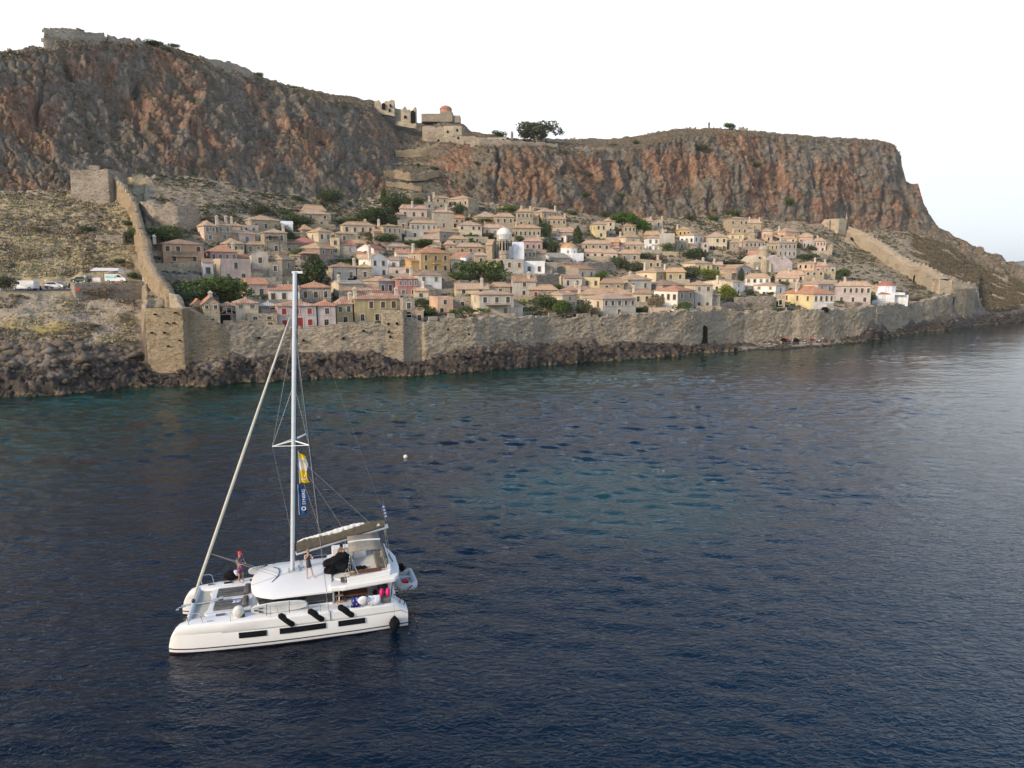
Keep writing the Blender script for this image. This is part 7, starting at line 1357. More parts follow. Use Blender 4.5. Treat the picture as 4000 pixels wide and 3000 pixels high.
def hangth(nm, lab, cat, x, w, h, m, lean=.12, y=-.78, z=1.56, extra=None):
    t = bth(nm, lab, cat, x, y, z); mb = MB(); n = 8
    mb.add([(w * (i / n - .5) + (.06 if j else 0), .02 * math.sin(i * 2) + lean * j, h * j) for j in (0, .5, 1) for i in range(n + 1)], [(j * (n + 1) + i, j * (n + 1) + i + 1, (j + 1) * (n + 1) + i + 1, (j + 1) * (n + 1) + i) for j in range(2) for i in range(n)]); o = mb.put('cloth', m, t, smooth=True); s = o.modifiers.new('t', 'SOLIDIFY'); s.thickness = .02; return t
tm = NT('blue_patterned_towel', .9, .1); tm.col(tm.mix(tm.ss(tm.voro(7), .3, .36), (.25, .3, .6), (.03, .035, .16))); hangth('beach_towel', 'dark blue patterned beach towel hung on the lifeline by the cockpit', 'towel', 9.3, .5, .52, tm.m)
hangth('beach_towel', 'white towel hung on the lifeline at the right of the cockpit', 'towel', 10.25, .6, .48, simple('white_towel', (.74, .76, .82), .95), .16)
t = bth('sun_hat_bag', 'round white bag with a dark strap between the blue and white towels', 'bag', 9.72, -.7, 1.85); MB().ell((0, 0, 0), (.3, .12, .28), 14, 9, M=Matrix.Rotation(R(12), 3, 'X')).put('bag', simple('bag_white', (.78, .78, .78), .8), t, smooth=True); MB().tube([(.1, -.13, -.25), (.17, -.13, 0), (.22, -.1, .26)], .015, 5).put('strap', BRN, t)
hangth('blue_towel', 'small crumpled blue and white towel on the near lounge cushion', 'towel', 3.15, .42, .05, simple('crumpled_towel', (.4, .45, .62), .95, var=.6, scale=12), .25, 1.45, 1.64)
t = bth('tow_rope', 'bundle of red and yellow ropes at the rear deck corner', 'rope', 11.0, -.45, 1.55)
for k, c_ in enumerate(((.6, .08, .05), (.7, .55, .1), (.1, .35, .2), (.65, .6, .5))): MB().tube([(k * .1 - .2 + .08 * math.cos(a_), .08 * math.sin(a_), .03 + .02 * k) for a_ in np.linspace(0, 6.283, 9)], .03, 5).put('coil', simple('rope_%d' % k, c_), t)
t = bth('dark_bag', 'small black bag on the cockpit floor', 'bag', 10.45, .5, 1.52); MB().ell((0, 0, .14), (.13, .1, .2), 9, 6).put('bag', BLK, t, smooth=True); MB().tube([(0, -.05, .3), (.03, -.08, .42), (.08, -.02, .3)], .012, 4).put('handle', BLK, t)
t = bth('harness_bag', 'tangle of black straps lying on the flybridge floor', 'bag', 9.75, 1.3, 2.78)
for k in range(7): MB().tube([(.3 * math.cos(k * 2.1) * .6, .2 * math.sin(k * 1.7), .05), (.3 * math.sin(k), .1 * math.cos(k * 3), .16), (.4 * math.cos(k + 1), .2 * math.sin(k + 2), .05)], .045, 5).put('strap', BLK, t)
# flags
def flag(nm, lab, x, z0, z1, w, parts_, pole=True):
    t = bth(nm, lab, 'flag', x, CL, z0); n, m_n = 10, 12; H_ = z1 - z0; sets = {}
    for j in range(m_n):
        for i in range(n):
            v = (j + .5) / m_n; mi = parts_(v); mb = sets.setdefault(mi, MB())
            def P_(a_, b_): return (a_ / n * w * (1 - .28 * abs(math.sin(b_ / m_n * 5))) * (.62 if b_ == m_n else .8 if b_ == m_n - 1 and 0 else 1), .06 * math.sin(a_ * .9 + b_ * .5) , b_ / m_n * H_ - (a_ / n) * .12 * (1 if b_ > m_n / 2 else .5))
            mb.add([P_(i, j), P_(i + 1, j), P_(i + 1, j + 1), P_(i, j + 1)], [(0, 1, 2, 3)])
    for m_, mb in sets.items(): mb.put('cloth', m_, t)
    MB().tube([(-.02, 0, -.05), (-.02, 0, H_ + .1)], .018, 5).put('luff_tape', GEL, t); return t
FY, FW_, FB = simple('yellow_flag', (.80, .55, .01), .8, var=.05), simple('white_flag', (.74, .72, .74), .8, var=.04), simple('blue_flag', (.01, .075, .25), .8, var=.1)
t = flag('pennant', 'upper yellow and white banner flying behind the mast', 6.72, 7.82, 9.5, .5, lambda v: FY if v < .42 or v > .86 else FW_)
MB().tube([(.0 + .3 * math.cos(a_), -.085, 1.05 + .3 * math.sin(a_)) for a_ in np.linspace(-1.2, 1.2, 9)], .022, 5).put('emblem', FY, t); MB().box((.26, -.085, .38), (.05, .01, .12)).box((.2, -.085, .2), (.3, .01, .035)).put('print', FW_, t)
t = flag('pennant', 'lower blue banner lettered in white behind the mast', 6.62, 6.05, 7.62, .5, lambda v: FB)
cu = bpy.data.curves.new('letters', 'FONT'); cu.body = 'SYNERG'; cu.size = .24; cu.extrude = .004; o = bpy.data.objects.new('lettering', cu); C.objects.link(o); o.parent = t; o.location = (.34, -.085, .52); o.rotation_euler = (R(90), R(-90), 0); cu.materials.append(FW_)
bpy.context.view_layer.update(); dg = bpy.context.evaluated_depsgraph_get(); lm_ = bpy.data.meshes.new_from_object(o.evaluated_get(dg)); mw_ = (o.parent, o.location.copy(), o.rotation_euler.copy()); bpy.data.objects.remove(o); o = link('lettering', lm_, None, mw_[0]); o.location, o.rotation_euler = mw_[1], mw_[2]
MB().tube([(.24 + .1 * math.cos(a_), -.085, .3 + .1 * math.sin(a_)) for a_ in np.linspace(0, 6.283, 9)], .028, 5).put('emblem', FW_, t)
t = bth('ensign', 'limp blue and white striped flag on a slim staff at the stern', 'flag', 11.5, 4.2, 2.9); MB().tube([(0, 0, 0), (-.06, 0, 2.1), (-.12, 0, 3.0)], .014, 5).put('staff', INX, t)
for k in range(8): MB().box((.0 - .02 * k + .03, 0, 2.2 - k * .0 + k * .1 - .35), (.11, .05, .09)).put('stripe', simple('ensign_%d' % (k % 2), (.05, .12, .42) if k % 2 else (.7, .7, .75)), t)
# mooring buoy floating behind
x, y, z = [float(v) for v in atZ(1584, 1788, 0)]; t = thing('mooring_buoy', 'small white round mooring buoy floating behind the catamaran', 'buoy', (x, y, 0)); MB().ell((0, 0, .1), (.22, .22, .24), 12, 8).put('float', simple('buoy_white', (.7, .68, .62), .5), t, smooth=True); MB().lathe([(.03, .3), (.03, .42)], n=6).put('eye', INX, t)
# ================================================================ PEOPLE
SKIN = simple('sun_tanned_skin', (.42, .22, .14), .6, .3, var=.06); SKIN2 = simple('fair_skin', (.55, .33, .24), .6, .3, var=.06); HAIR = simple('brown_hair', (.06, .035, .02), .7); BLOND = simple('blond_hair', (.30, .19, .09), .7)
J0 = dict(pel=(0, 0, .93), spi=(0, .01, 1.13), che=(0, .01, 1.33), nek=(0, .01, 1.48), hd1=(0, -.01, 1.57), hd2=(0, -.015, 1.66), top=(0, 0, 1.735),
    hL=(.09, 0, .90), kL=(.10, -.01, .49), aL=(.10, .02, .08), tL=(.12, -.14, .03), hR=(-.09, 0, .90), kR=(-.10, -.01, .49), aR=(-.10, .02, .08), tR=(-.12, -.14, .03),
    sL=(.17, .01, 1.42), eL=(.24, .02, 1.14), wL=(.25, -.06, .90), fL=(.25, -.08, .83), sR=(-.17, .01, 1.42), eR=(-.24, .02, 1.14), wR=(-.25, -.06, .90), fR=(-.25, -.08, .83))
RAD = dict(pel=(.125, .095), spi=(.115, .085), che=(.145, .10), nek=(.052, .055), hd1=(.066, .078), hd2=(.078, .09), top=(.05, .055), h=(.085, .085), k=(.055, .055), a=(.036, .036), t=(.032, .022), s=(.062, .058), e=(.041, .041), w=(.026, .026), f=(.036, .018))
BON = [('pel','spi'),('spi','che'),('che','nek'),('nek','hd1'),('hd1','hd2'),('hd2','top')] + [b for s in 'LR' for b in (('pel','h'+s),('h'+s,'k'+s),('k'+s,'a'+s),('a'+s,'t'+s),('che','s'+s),('s'+s,'e'+s),('e'+s,'w'+s),('w'+s,'f'+s))]
def person(label, base, rz, pose=None, sc_=1.0, skin=None, shirt=None, shorts=None, hair=None, cap=None, dress=None, fingers=True, slim=1.0):
    j = dict(J0); j.update(pose or {}); t = thing('person', label, 'person', base, rz); t.scale = (sc_,) * 3
    names = list(j); V = [Vector(j[n]) for n in names]; E = [(names.index(a_), names.index(b_)) for a_, b_ in BON]; Rr = []
    for n in names: r = RAD.get(n) or RAD[n[0]]; Rr.append((r[0] * slim, r[1] * slim))
    hd = Vector(j['hd1']); up_ = (Vector(j['top']) - Vector(j['nek'])).normalized()
    face = Vector(j.get('look', (0, -1, 0))).normalized() if 'look' in (pose or {}) else Vector((0, -1, 0))
    V.append(Vector(j['hd1']) + face * .085 + up_ * .03); Rr.append((.014, .014)); E.append((names.index('hd1'), len(V) - 1))      # nose
    if fingers:
        for s in 'LR':
            f = Vector(j['f' + s]); w = Vector(j['w' + s]); d = (f - w).normalized(); sd = d.cross(Vector((0, 1, .1))).normalized()
            for q, L_ in ((-.024, .065), (-.008, .08), (.008, .075), (.024, .06)):
                V.append(f + sd * q + d * .03); V.append(f + sd * q + d * (.03 + L_ * .8) + Vector((0, -.015, 0))); Rr += [(.009, .009), (.007, .007)]; E += [(names.index('f' + s), len(V) - 2), (len(V) - 2, len(V) - 1)]
            V.append(w.lerp(f, .6) + sd * .045 + d * .02); Rr.append((.01, .01)); E.append((names.index('f' + s), len(V) - 1))
    if 'look' in names:
        pass
    me = bpy.data.meshes.new('body'); me.from_pydata([tuple(v) for v in V], E, []); me.materials.append(skin or SKIN)
    o = link('body', me, None, t); sk = o.modifiers.new('skin', 'SKIN'); sv = me.skin_vertices[0].data
    for i, r in enumerate(Rr): sv[i].radius = r
    sv[0].use_root = True; o.modifiers.new('sub', 'SUBSURF').render_levels = 1; o.modifiers['sub'].levels = 1
    g = {n: Vector(j[n]) for n in j if n != 'look'}
    def ring(pts, m, nm, n=12): MB().tube([p for p, r in pts], [r for p, r in pts], n, caps=False).put(nm, m, t, smooth=True).modifiers.new('t', 'SOLIDIFY').thickness = .008
    if shirt:
        ring([(g['pel'] + (g['spi'] - g['pel']) * .1, (.165, .125)), (g['spi'], (.155, .115)), (g['che'], (.185, .13)), (g['che'].lerp(g['nek'], .6), (.15, .10)), (g['nek'], (.075, .07))], shirt, 'shirt')
        for s in 'LR': ring([(g['s' + s].lerp(g['che'], .3), .095), (g['s' + s], .085), (g['s' + s].lerp(g['e' + s], .65), .07)], shirt, 'sleeve', 8)
    if shorts:
        ring([(g['pel'] + Vector((0, 0, .08)), (.16, .12)), (g['pel'] - Vector((0, 0, .02)), (.175, .13)), ((g['hL'] + g['hR']) / 2 - Vector((0, 0, .06)), (.17, .125))], shorts, 'waistband')
        for s in 'LR': ring([(g['h' + s] + Vector((0, 0, .02)), .11), (g['h' + s].lerp(g['k' + s], .45), .098), (g['h' + s].lerp(g['k' + s], .8), .092)], shorts, 'trouser_leg', 10)
    if dress:
        ring([((g['kL'] + g['kR']) / 2 + Vector((0, 0, .22)), (.235, .16)), (g['pel'], (.185, .135)), (g['spi'], (.14, .105)), (g['che'], (.165, .12)), (g['che'].lerp(g['nek'], .45), (.13, .09))], dress, 'dress')
        for s in 'LR': ring([(g['che'].lerp(g['s' + s], .55) + Vector((0, -.09, 0)), .012), (g['che'].lerp(g['s' + s], .6) + Vector((0, 0, .085)), .012), (g['che'].lerp(g['s' + s], .55) + Vector((0, .1, 0)), .012)], dress, 'strap', 5)
    top = g['hd2']
    if hair:
        h = MB(); h.ell(tuple(top - face * .022 + up_ * .03), (.092, .098, .095), 12, 8); h.ell(tuple(top - face * .06 - up_ * .06), (.075, .05, .12 if dress else .07), 10, 7); h.put('hair', hair, t, smooth=True)
    if cap:
        h = MB(); h.lathe([(.1, 0), (.105, .04), (.09, .09), (.05, .125), (.002, .135)], tuple(top + up_ * .015), n=14); h.box(tuple(top + face * .13 + up_ * .03), (.13, .12, .015)); h.put('cap', cap, t, smooth=True)
    for s in (-1, 1): MB().ell(tuple(g['hd1'].lerp(g['hd2'], .6) + face * .083 + Vector((s * .03, 0, 0))), (.011, .008, .008), 6, 5).put('eye', STR, t)
    return t
pat = NT('navy_patterned_shirt', .9, .1); pat.col(pat.mix(pat.ss(pat.voro(9), .32, .4), (.5, .46, .46), (.06, .05, .09))); pnks = NT('pink_patterned_shorts', .9, .1); pnks.col(pnks.mix(pnks.ss(pnks.voro(10), .35, .42), (.45, .16, .26), (.14, .07, .16)))
REDC = simple('red_cap_cloth', (.72, .05, .06), .8); GREYD = simple('slate_dress', (.055, .06, .075), .9)
face_cam = BR + R(20)
person('man in red cap, patterned shirt and pink shorts standing on the far bow deck', b2w(3.18, 4.3, 1.58), R(60), dict(eL=(.23, -.04, 1.16), wL=(.16, -.25, 1.14), fL=(.12, -.32, 1.15), eR=(-.23, -.02, 1.15), wR=(-.15, -.22, 1.12), fR=(-.10, -.29, 1.13), kL=(.10, -.05, .49), aL=(.11, -.02, .08), tL=(.13, -.18, .03)), 1.02, SKIN, pat.m, pnks.m, None, REDC)
wt = person('woman in short slate grey dress holding up a camera on the cabin roof', b2w(6.98, 1.0, 2.74), R(18), dict(eL=(.2, -.12, 1.22), wL=(.07, -.24, 1.38), fL=(.03, -.27, 1.43), eR=(-.2, -.12, 1.22), wR=(-.07, -.24, 1.38), fR=(-.03, -.27, 1.43), kL=(.16, -.02, .49), aL=(.24, .0, .08), tL=(.30, -.12, .03), kR=(-.1, -.02, .49), aR=(-.10, .02, .08)), .93, SKIN2, None, None, BLOND, None, GREYD, slim=.93)
t = bth('camera', 'small black camera held by the woman in the grey dress', 'camera', 7.03, .76, 4.07); MB().box((0, 0, 0), (.13, .06, .09)).put('body', BLK, t, bevel=.01); MB().lathe([(.03, 0), (.03, .05)], n=10).put('lens', GLS, t).rotation_euler = (R(90), 0, 0)
sit = dict(pel=(0, 0, .12), spi=(0, .0, .32), che=(0, -.02, .52), nek=(0, -.03, .67), hd1=(0, -.06, .76), hd2=(0, -.065, .85), top=(0, -.05, .925), hL=(.09, 0, .1), kL=(.14, -.38, .34), aL=(.12, -.52, .05), tL=(.12, -.66, .02), hR=(-.09, 0, .1), kR=(-.14, -.36, .36), aR=(-.12, -.5, .05), tR=(-.12, -.64, .02), sL=(.17, -.02, .61), eL=(.22, -.16, .38), wL=(.14, -.34, .40), fL=(.1, -.4, .38), sR=(-.17, -.02, .61), eR=(-.22, -.16, .38), wR=(-.14, -.34, .40), fR=(-.1, -.4, .38))
person('woman with wavy brown hair sitting behind the black canvas heap on the flybridge', b2w(8.85, 2.7, 2.9), R(-40), sit, 1.0, SKIN2, simple('beige_top', (.4, .28, .2), .9), None, HAIR, None, fingers=False)
# bathers on the rock ledge below the wall
bend = dict(spi=(0, -.1, 1.1), che=(0, -.32, 1.16), nek=(0, -.47, 1.12), hd1=(0, -.54, 1.06), hd2=(0, -.6, 1.02), top=(0, -.66, 1.0), sL=(.17, -.4, 1.14), eL=(.2, -.48, .88), wL=(.15, -.5, .64), fL=(.14, -.52, .57), sR=(-.17, -.4, 1.14), eR=(-.2, -.48, .88), wR=(-.15, -.5, .64), fR=(-.14, -.52, .57))
lie = {k: (v[0], -(v[2] - .93) * 1.0, .12 + (.0 if k[0] not in 't' else .05)) for k, v in J0.items()}
BX = [(3022,1336,'sit',None,'dark red cap','sun tanned bather sitting at the left end of the ledge'),(3036,1335,'sit',None,None,'second bather from the left sitting on the ledge'),(3049,1330,'stand',(.6,.6,.55),None,'bather in pale shirt standing against the dark rock hollow'),(3051,1345,'sit',(.45,.4,.45),None,'bather in grey shirt sitting low at the water edge'),(3074,1337,'stand',(.65,.03,.05),None,'bather in bright red shirt in the middle of the ledge'),(3095,1337,'sit',None,None,'bare shouldered bather sitting right of the red shirt'),(3129,1336,'bend',None,None,'bare backed bather bending over beside a white towel'),(3160,1338,'sit',(.5,.12,.08),None,'bather in rust red top sitting by dark bags'),(3176,1339,'stand',None,None,'bather standing just left of the pink one'),(3183,1340,'stand',(.55,.2,.3),None,'bather in pink swimsuit standing near the white hats'),(3213,1340,'stand',(.5,.35,.35),None,'bather in black shorts standing second from the right'),(3238,1348,'bend',None,None,'red haired bather in orange shorts bending at the right end of the ledge')]
LEDY = lambda p_: YW(p_) - 2.5
for px_, pyb, ps, sh, cp_, lab in BX:
    Yq = surfY(px_, pyb) - .4; x, y, z = [float(v) for v in atY(px_, pyb, Yq)]; z += .12
    person(lab, (x, y, z), R(random.uniform(-60, 60)), {'sit': sit, 'stand': None, 'bend': bend}[ps], 1.0, SKIN2 if px_ % 2 else SKIN, simple('top_%d' % px_, sh) if sh else None, simple('trunks_%d' % px_, (.5, .12, .04) if 'orange' in lab else (.03, .03, .04)) if ps != 'sit' else None, HAIR, None, fingers=False)
# flat bathing ledge and towels
lp = np.arange(2740, 3300, 14.); a0 = []; a1 = []
for p_ in lp:
    r0 = float(WLpy(p_)) * .72 + float(WBpy(p_)) * .28 + math.sin(p_ / 17); r1 = float(WBpy(p_)) + 2; q0 = [float(v) for v in atY(p_, r0, surfY(p_, r0) - .5)]; q1 = [float(v) for v in atY(p_, r1, surfY(p_, r1))]; a0.append((q0[0], q0[1], q0[2] + .1)); a1.append((q1[0], q1[1], q1[2] + .05))
k = len(lp); V = [(x_, y_, z_ - 1.6) for x_, y_, z_ in a0] + a0 + a1; V = [(x_, y_, z_ + .05 * math.sin(i * 1.3)) for i, (x_, y_, z_) in enumerate(V)]
me = bpy.data.meshes.new('rock_ledge'); me.from_pydata(V, [], [(r * k + i, r * k + i + 1, (r + 1) * k + i + 1, (r + 1) * k + i) for r in range(2) for i in range(k - 1)])
link('rock_ledge', me, simple('pale_ledge_rock', (.30, .255, .2), .9, .1, var=.35, scale=.8, bump=.15), None, kind='structure')
for px_, py_, c_, lab, w in ((3002,1349,(.7,.7,.72),'white towel spread at the left end of the ledge',1.8),(3027,1352,(.55,.55,.6),'greyish towel beside the left sitting bathers',1.5),(3139,1345,(.8,.8,.8),'bright white towel spread in front of the bathers',2.2)):
    x, y, z = [float(v) for v in atY(px_, py_ - 3, surfY(px_, py_ - 3) - .4)]; t = thing('beach_towel', lab, 'towel', (x, y, z + .22), .3); MB().add([(w * (i / 5 - .5), .8 * (j - .5), .05 * math.sin(i * 2 + j)) for j in (0, 1) for i in range(6)], [(i, i + 1, 7 + i, 6 + i) for i in range(5)]).put('cloth', simple('towel_%d' % px_, c_, .95), t).modifiers.new('t', 'SOLIDIFY').thickness = .03
for px_, py_, lab in ((3143,1333,'white bundle in front of the rust red bather'),(3185,1332,'white sun hat on a rock, left of the pair'),(3199,1334,'white sun hat on a rock, right of the pair')):
    x, y, z = [float(v) for v in atY(px_, py_, surfY(px_, py_) - .3)]; t = thing('sun_hat', lab, 'sun hat', (x, y, z + .12)); MB().lathe([(.3, 0), (.28, .05), (.16, .08), (.14, .24), (.02, .28)], n=12).put('hat', FW_, t, smooth=True)
for px_, lab in ((3060,'black sunshade tent in the hollow behind the bathers'),(3108,'dark umbrella shade in the middle of the ledge')):
    x, y, z = [float(v) for v in atY(px_, 1336, surfY(px_, 1336) - .2)]; t = thing('beach_tent', lab, 'sun shade', (x, y, z + .1)); MB().lathe([(.9, 0), (.8, .5), (.5, .9), (.05, 1.05)], n=12).put('canopy', BLK, t, smooth=True); MB().tube([(0, 0, 0), (0, 0, 1.2)], .03, 5).put('pole', INX, t)
for px_, py_, lab in ((2708, 1475, 'swimmer with only the head above water, left of two'), (2730, 1481, 'swimmer with only the head above water, right of two'), (3492, 1372, 'lone swimmer near the brighter water on the right')):
    x, y, z = [float(v) for v in atZ(px_, py_, 0)]; person(lab, (x, y, -1.42), R(40), dict(eL=(.34, -.2, 1.36), wL=(.42, -.4, 1.40), fL=(.44, -.46, 1.41), eR=(-.34, -.2, 1.36), wR=(-.42, -.4, 1.40), fR=(-.44, -.46, 1.41)), 1, SKIN, None, None, HAIR, None, fingers=False)
# ================================================================ VEHICLES ON THE ROAD
WPNT = simple('white_car_paint', (.72, .72, .71), .3, .5, var=.04); SILV = simple('silver_car_paint', (.48, .49, .50), .3, .5, .3, var=.04); TYR = simple('tyre_rubber', (.015, .015, .015), .9); RIM = simple('wheel_rim', (.4, .4, .4), .4, .5, .7); TRQ = simple('turquoise_print', (.22, .58, .60), .5); LMP = simple('lamp_lens', (.6, .6, .55), .15)
def vehicle(nm, label, cat, px_, py_, Yq, L_, prof, W_, paint, wins, wx, rz=0, extra=None, wr=.32):
    """side view profile (x forward = left in the picture, z up); near side faces the camera"""
    x, y, z = [float(v) for v in atY(px_, py_, Yq)]; t = thing(nm, label, cat, (x, y, z), rz); n = len(prof); mb = MB()
    ins = lambda z_: .0 if z_ < 1.0 * prof_h * .55 else .10
    prof_h = max(p[1] for p in prof); mb.add([(p, -W_ / 2 + ins(q), q) for p, q in prof] + [(p, W_ / 2 - ins(q), q) for p, q in prof], [tuple(range(n)), tuple(range(n, 2 * n))[::-1]] + [(i, n + i, n + (i + 1) % n, (i + 1) % n) for i in range(n)]); b = mb.put('body', paint, t, bevel=.05)
    for w in wins:
        for s in (-1, 1): o = MB().add([(p, s * (W_ / 2 - ins(q) + .0 + (.03)), q) for p, q in w], [tuple(range(len(w)))]).put('side_window', GLS, b)
    for wx_ in wx:
        for s in (-1, 1):
            w = link('wheel', None, None, t); w.location = (wx_, s * (W_ / 2 - .08), wr); w.rotation_euler = (R(90), 0, 0)
            MB().lathe([(wr * .6, -.11), (wr, -.1), (wr, .1), (wr * .6, .11)], n=16).put('tyre', TYR, w); MB().lathe([(wr * .6, -.12), (wr * .5, -.125), (wr * .5, .125), (wr * .6, .12)], n=12).put('rim', RIM, w)
    for s in (-1, 1): MB().box((-L_ / 2 + .03, s * (W_ / 2 - .25), .68), (.08, .3, .16)).put('headlight', LMP, t, bevel=.02)
    MB().box((-L_ / 2 + .02, 0, .38), (.1, W_ * .92, .22)).put('bumper', TYR, t, bevel=.02); return t
yr_ = lambda p_, d: float(KN([-1500,136,0,145,560,158])(p_)) + d
vehicle('van', 'white panel van parked at the left end of the road', 'van', 99, 1133, yr_(99, 2.2), 4.9, [(-2.45, .35), (-2.45, .85), (-2.3, 1.05), (-1.75, 1.2), (-1.15, 1.85), (-.9, 1.95), (2.35, 1.97), (2.45, 1.8), (2.45, .35), (1.9, .3), (-1.2, .3)], 1.9, WPNT, [[(-1.62, 1.2), (-1.12, 1.78), (-.55, 1.78), (-.55, 1.2)]], (-1.6, 1.5))
vehicle('car', 'silver hatchback parked on the road in the middle', 'car', 218, 1128, yr_(218, 2.5), 4.2, [(-2.05, .32), (-2.05, .75), (-1.6, 1.05), (-1.2, 1.42), (.1, 1.5), (.6, 1.4), (1.35, 1.0), (2.0, .85), (2.1, .6), (2.1, .32)], 1.75, SILV, [[(-1.45, 1.02), (-1.12, 1.34), (-.45, 1.38), (-.45, 1.0)], [(-.38, 1.0), (-.38, 1.38), (.2, 1.38), (.95, 1.0)]], (-1.35, 1.3), extra=None)
vt = vehicle('van', 'white van with turquoise side print parked under the awning on the terrace', 'van', 459, 1104, yr_(459, 3.4), 4.6, [(-2.3, .35), (-2.3, 1.75), (-2.2, 1.85), (.6, 1.85), (1.15, 1.7), (1.7, 1.1), (2.25, .95), (2.35, .7), (2.3, .35)], 1.8, WPNT, [[(.35, 1.15), (.35, 1.68), (.95, 1.65), (1.45, 1.15)]], (-1.5, 1.45))
MB().box((-.95, -.93, 1.3), (2.2, .03, .55)).put('print_panel', TRQ, vt); 
for k in range(4): MB().box((-.2 - .25 * k, -.95, 1.32), (.12, .02, .22)).put('print_letter', WPNT, vt)
x, y, z = [float(v) for v in atY(425, 1102, yr_(425, 5.2))]; aw = thing('awning', 'white ridged canopy on posts above the roadside terrace', 'awning', (x, y, z))
mb = MB(); mb.add([(-3.1, -1.6, 2.55), (3.0, -1.6, 2.5), (4.2, -1.2, 1.7), (-3.1, .2, 3.15), (2.4, .2, 3.1), (3.6, .2, 2.4), (-3.1, 1.8, 2.6), (3, 1.8, 2.5), (4.2, 1.6, 1.7)], [(0, 1, 4, 3), (1, 2, 5, 4), (3, 4, 7, 6), (4, 5, 8, 7)]); mb.put('canopy', FW_, aw).modifiers.new('t', 'SOLIDIFY').thickness = .05
for x_ in (-3.0, -.2, 2.9): MB().tube([(x_, -1.5, 0), (x_, -1.5, 2.5)], .05, 6).put('post', simple('red_brown_post', (.22, .08, .06)), aw)
MB().box((-2.0, -1.0, .5), (1.8, .6, 1.0)).put('counter', FW_, aw)
vehicle('parked_car', 'dark green car mostly hidden beside the standing man on the terrace', 'car', 318, 1104, yr_(318, 4.2), 3.8, [(-1.9, .3), (-1.9, .7), (-1.2, .85), (-.7, 1.25), (.6, 1.3), (1.2, .9), (1.9, .8), (1.9, .3)], 1.6, simple('dark_green_paint', (.03, .06, .06), .3), [[(-.95, .88), (-.6, 1.18), (.5, 1.2), (.95, .9)]], (-1.2, 1.2))
x, y, z = [float(v) for v in atY(335, 1104, yr_(335, 2.2))]; person('man in white shirt and turquoise trousers standing on the roadside terrace', (x, y, z), .4, None, 1.05, SKIN, simple('white_tee', (.75, .75, .75)), simple('turquoise_trousers', (.05, .38, .38)), HAIR, None, fingers=False)
def scooter(px_, py_, Yq, lab, col):
    x, y, z = [float(v) for v in atY(px_, py_, Yq)]; t = thing('motor_scooter', lab, 'scooter', (x, y, z), .3)
    for x_ in (-.6, .6):
        w = link('wheel', None, None, t); w.location = (x_, 0, .27); w.rotation_euler = (R(90), 0, 0); MB().lathe([(.15, -.06), (.27, -.05), (.27, .05), (.15, .06)], n=14).put('tyre', TYR, w); MB().lathe([(.15, -.03), (.15, .03)], n=10).put('rim', RIM, w)
    MB().box((.35, 0, .6), (.7, .3, .35)).box((-.15, 0, .33), (.6, .28, .1)).put('body', col, t, bevel=.04); MB().box((.35, 0, .83), (.75, .26, .12)).put('seat', BLK, t, bevel=.04); MB().tube([(-.6, 0, .3), (-.42, 0, 1.0)], .05, 6).put('fork', col, t); MB().tube([(-.42, -.3, 1.02), (-.42, .3, 1.02)], .025, 6).put('handlebar', BLK, t)
scooter(270, 1124, yr_(270, 2.4), 'dark motor scooter, left of the pair by the terrace corner', BLK); scooter(281, 1125, yr_(281, 2.6), 'grey motor scooter, right of the pair by the terrace corner', SILV); scooter(147, 1134, yr_(147, 2.0), 'reddish scooter parked behind the white panel van', simple('rust_paint', (.2, .05, .03)))
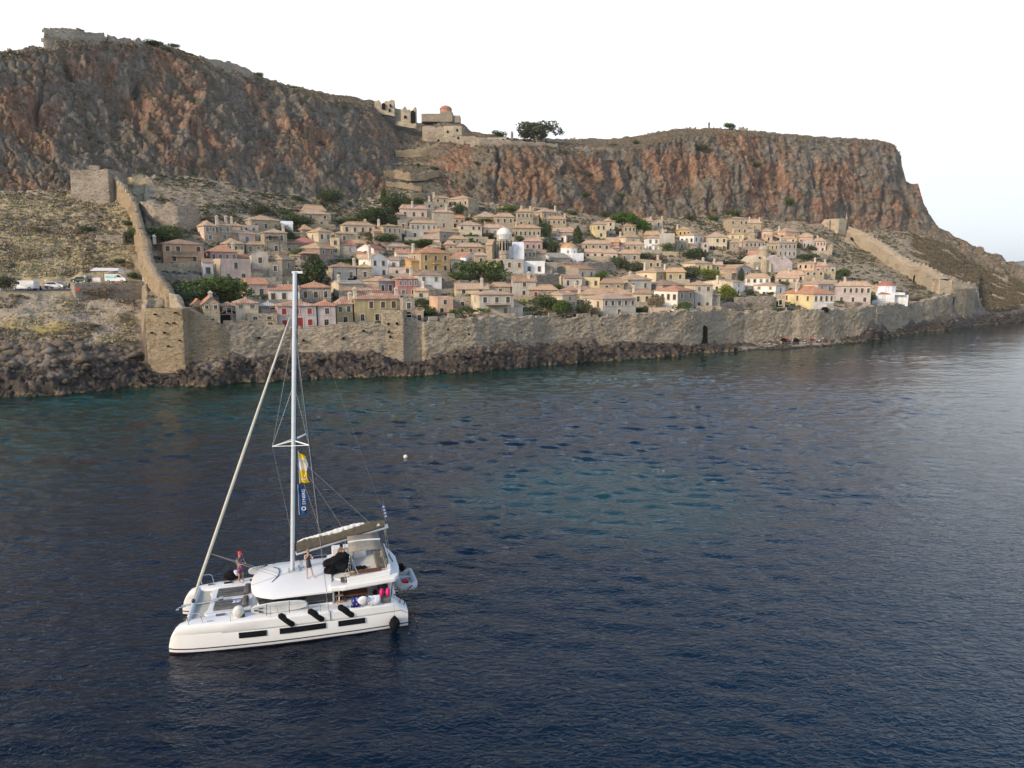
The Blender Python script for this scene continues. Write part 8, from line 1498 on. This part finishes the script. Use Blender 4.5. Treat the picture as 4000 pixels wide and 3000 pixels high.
x, y, z = [float(v) for v in atY(563, 1102, yr_(540, 3))]; t = thing('notice_board', 'small white notice board with a red mark at the foot of the left wall', 'sign', (x, y, z)); MB().box((0, 0, .8), (.6, .08, 1.0)).put('panel', FW_, t); MB().box((0, -.05, .95), (.16, .02, .16)).put('mark', RED, t); MB().box((0, 0, .15), (.1, .06, .4)).put('post', INX, t)
x, y, z = [float(v) for v in atY(3, 1135, yr_(3, 1))]; t = thing('lamp_post', 'thin pale post at the far left edge of the road', 'post', (x, y, z)); MB().tube([(0, 0, 0), (0, 0, 3.0)], [.06, .05], 8).put('post', SILV, t); MB().box((0, 0, .1), (.2, .2, .2)).put('foot', SILV, t)
x, y, z = [float(v) for v in atY(180, 1128, yr_(180, 4.4))]; t = thing('road_sign', 'small white sign on a thin post beside the silver car', 'sign', (x, y, z)); MB().tube([(0, 0, 0), (0, 0, 1.9)], .03, 6).put('post', INX, t); MB().box((0, -.04, 1.75), (.3, .03, .3)).put('plate', FW_, t)
# far hazy headland on the right horizon
V = []; xs = np.linspace(0, 1, 40)
for s in xs:
    for q in (0, .5, 1):
        px_ = 3880 + s * 1400; Yq = 5600 + q * 500; top = 28 + 190 * math.sin(min(1, s * 2.2 + .3) * 1.5) * (1 - .35 * s) + 25 * float(vnoise(np.array(s * 9.), np.array(.5), np.array(q), 3)); x_ = float(atY(px_, 1080, Yq)[0]); V.append((x_, Yq, [-5, top * .6, top][q > .4 and (2 if q > .9 else 1) or 0]))
me = bpy.data.meshes.new('hills'); me.from_pydata(V, [], [(i * 3 + k, (i + 1) * 3 + k, (i + 1) * 3 + k + 1, i * 3 + k + 1) for i in range(39) for k in range(2)]); me.polygons.foreach_set('use_smooth', [True] * len(me.polygons))
link('hills', me, simple('far_hills', (.12, .11, .09), .9), None, kind='structure')
# ================================================================ HAZE
hz = bpy.data.materials.new('haze'); hz.use_nodes = True; ht = hz.node_tree; ht.nodes.clear(); ho = ht.nodes.new('ShaderNodeOutputMaterial'); hv = ht.nodes.new('ShaderNodeVolumePrincipled')
hv.inputs['Color'].default_value = (.93, .96, 1, 1); hv.inputs['Density'].default_value = .00007; hv.inputs['Anisotropy'].default_value = .2; ht.links.new(hv.outputs[0], ho.inputs['Volume'])
MB().box((0, 3600, 55), (8000, 8000, 126)).put('haze', hz, None, kind='stuff', label='thin pale sea haze')
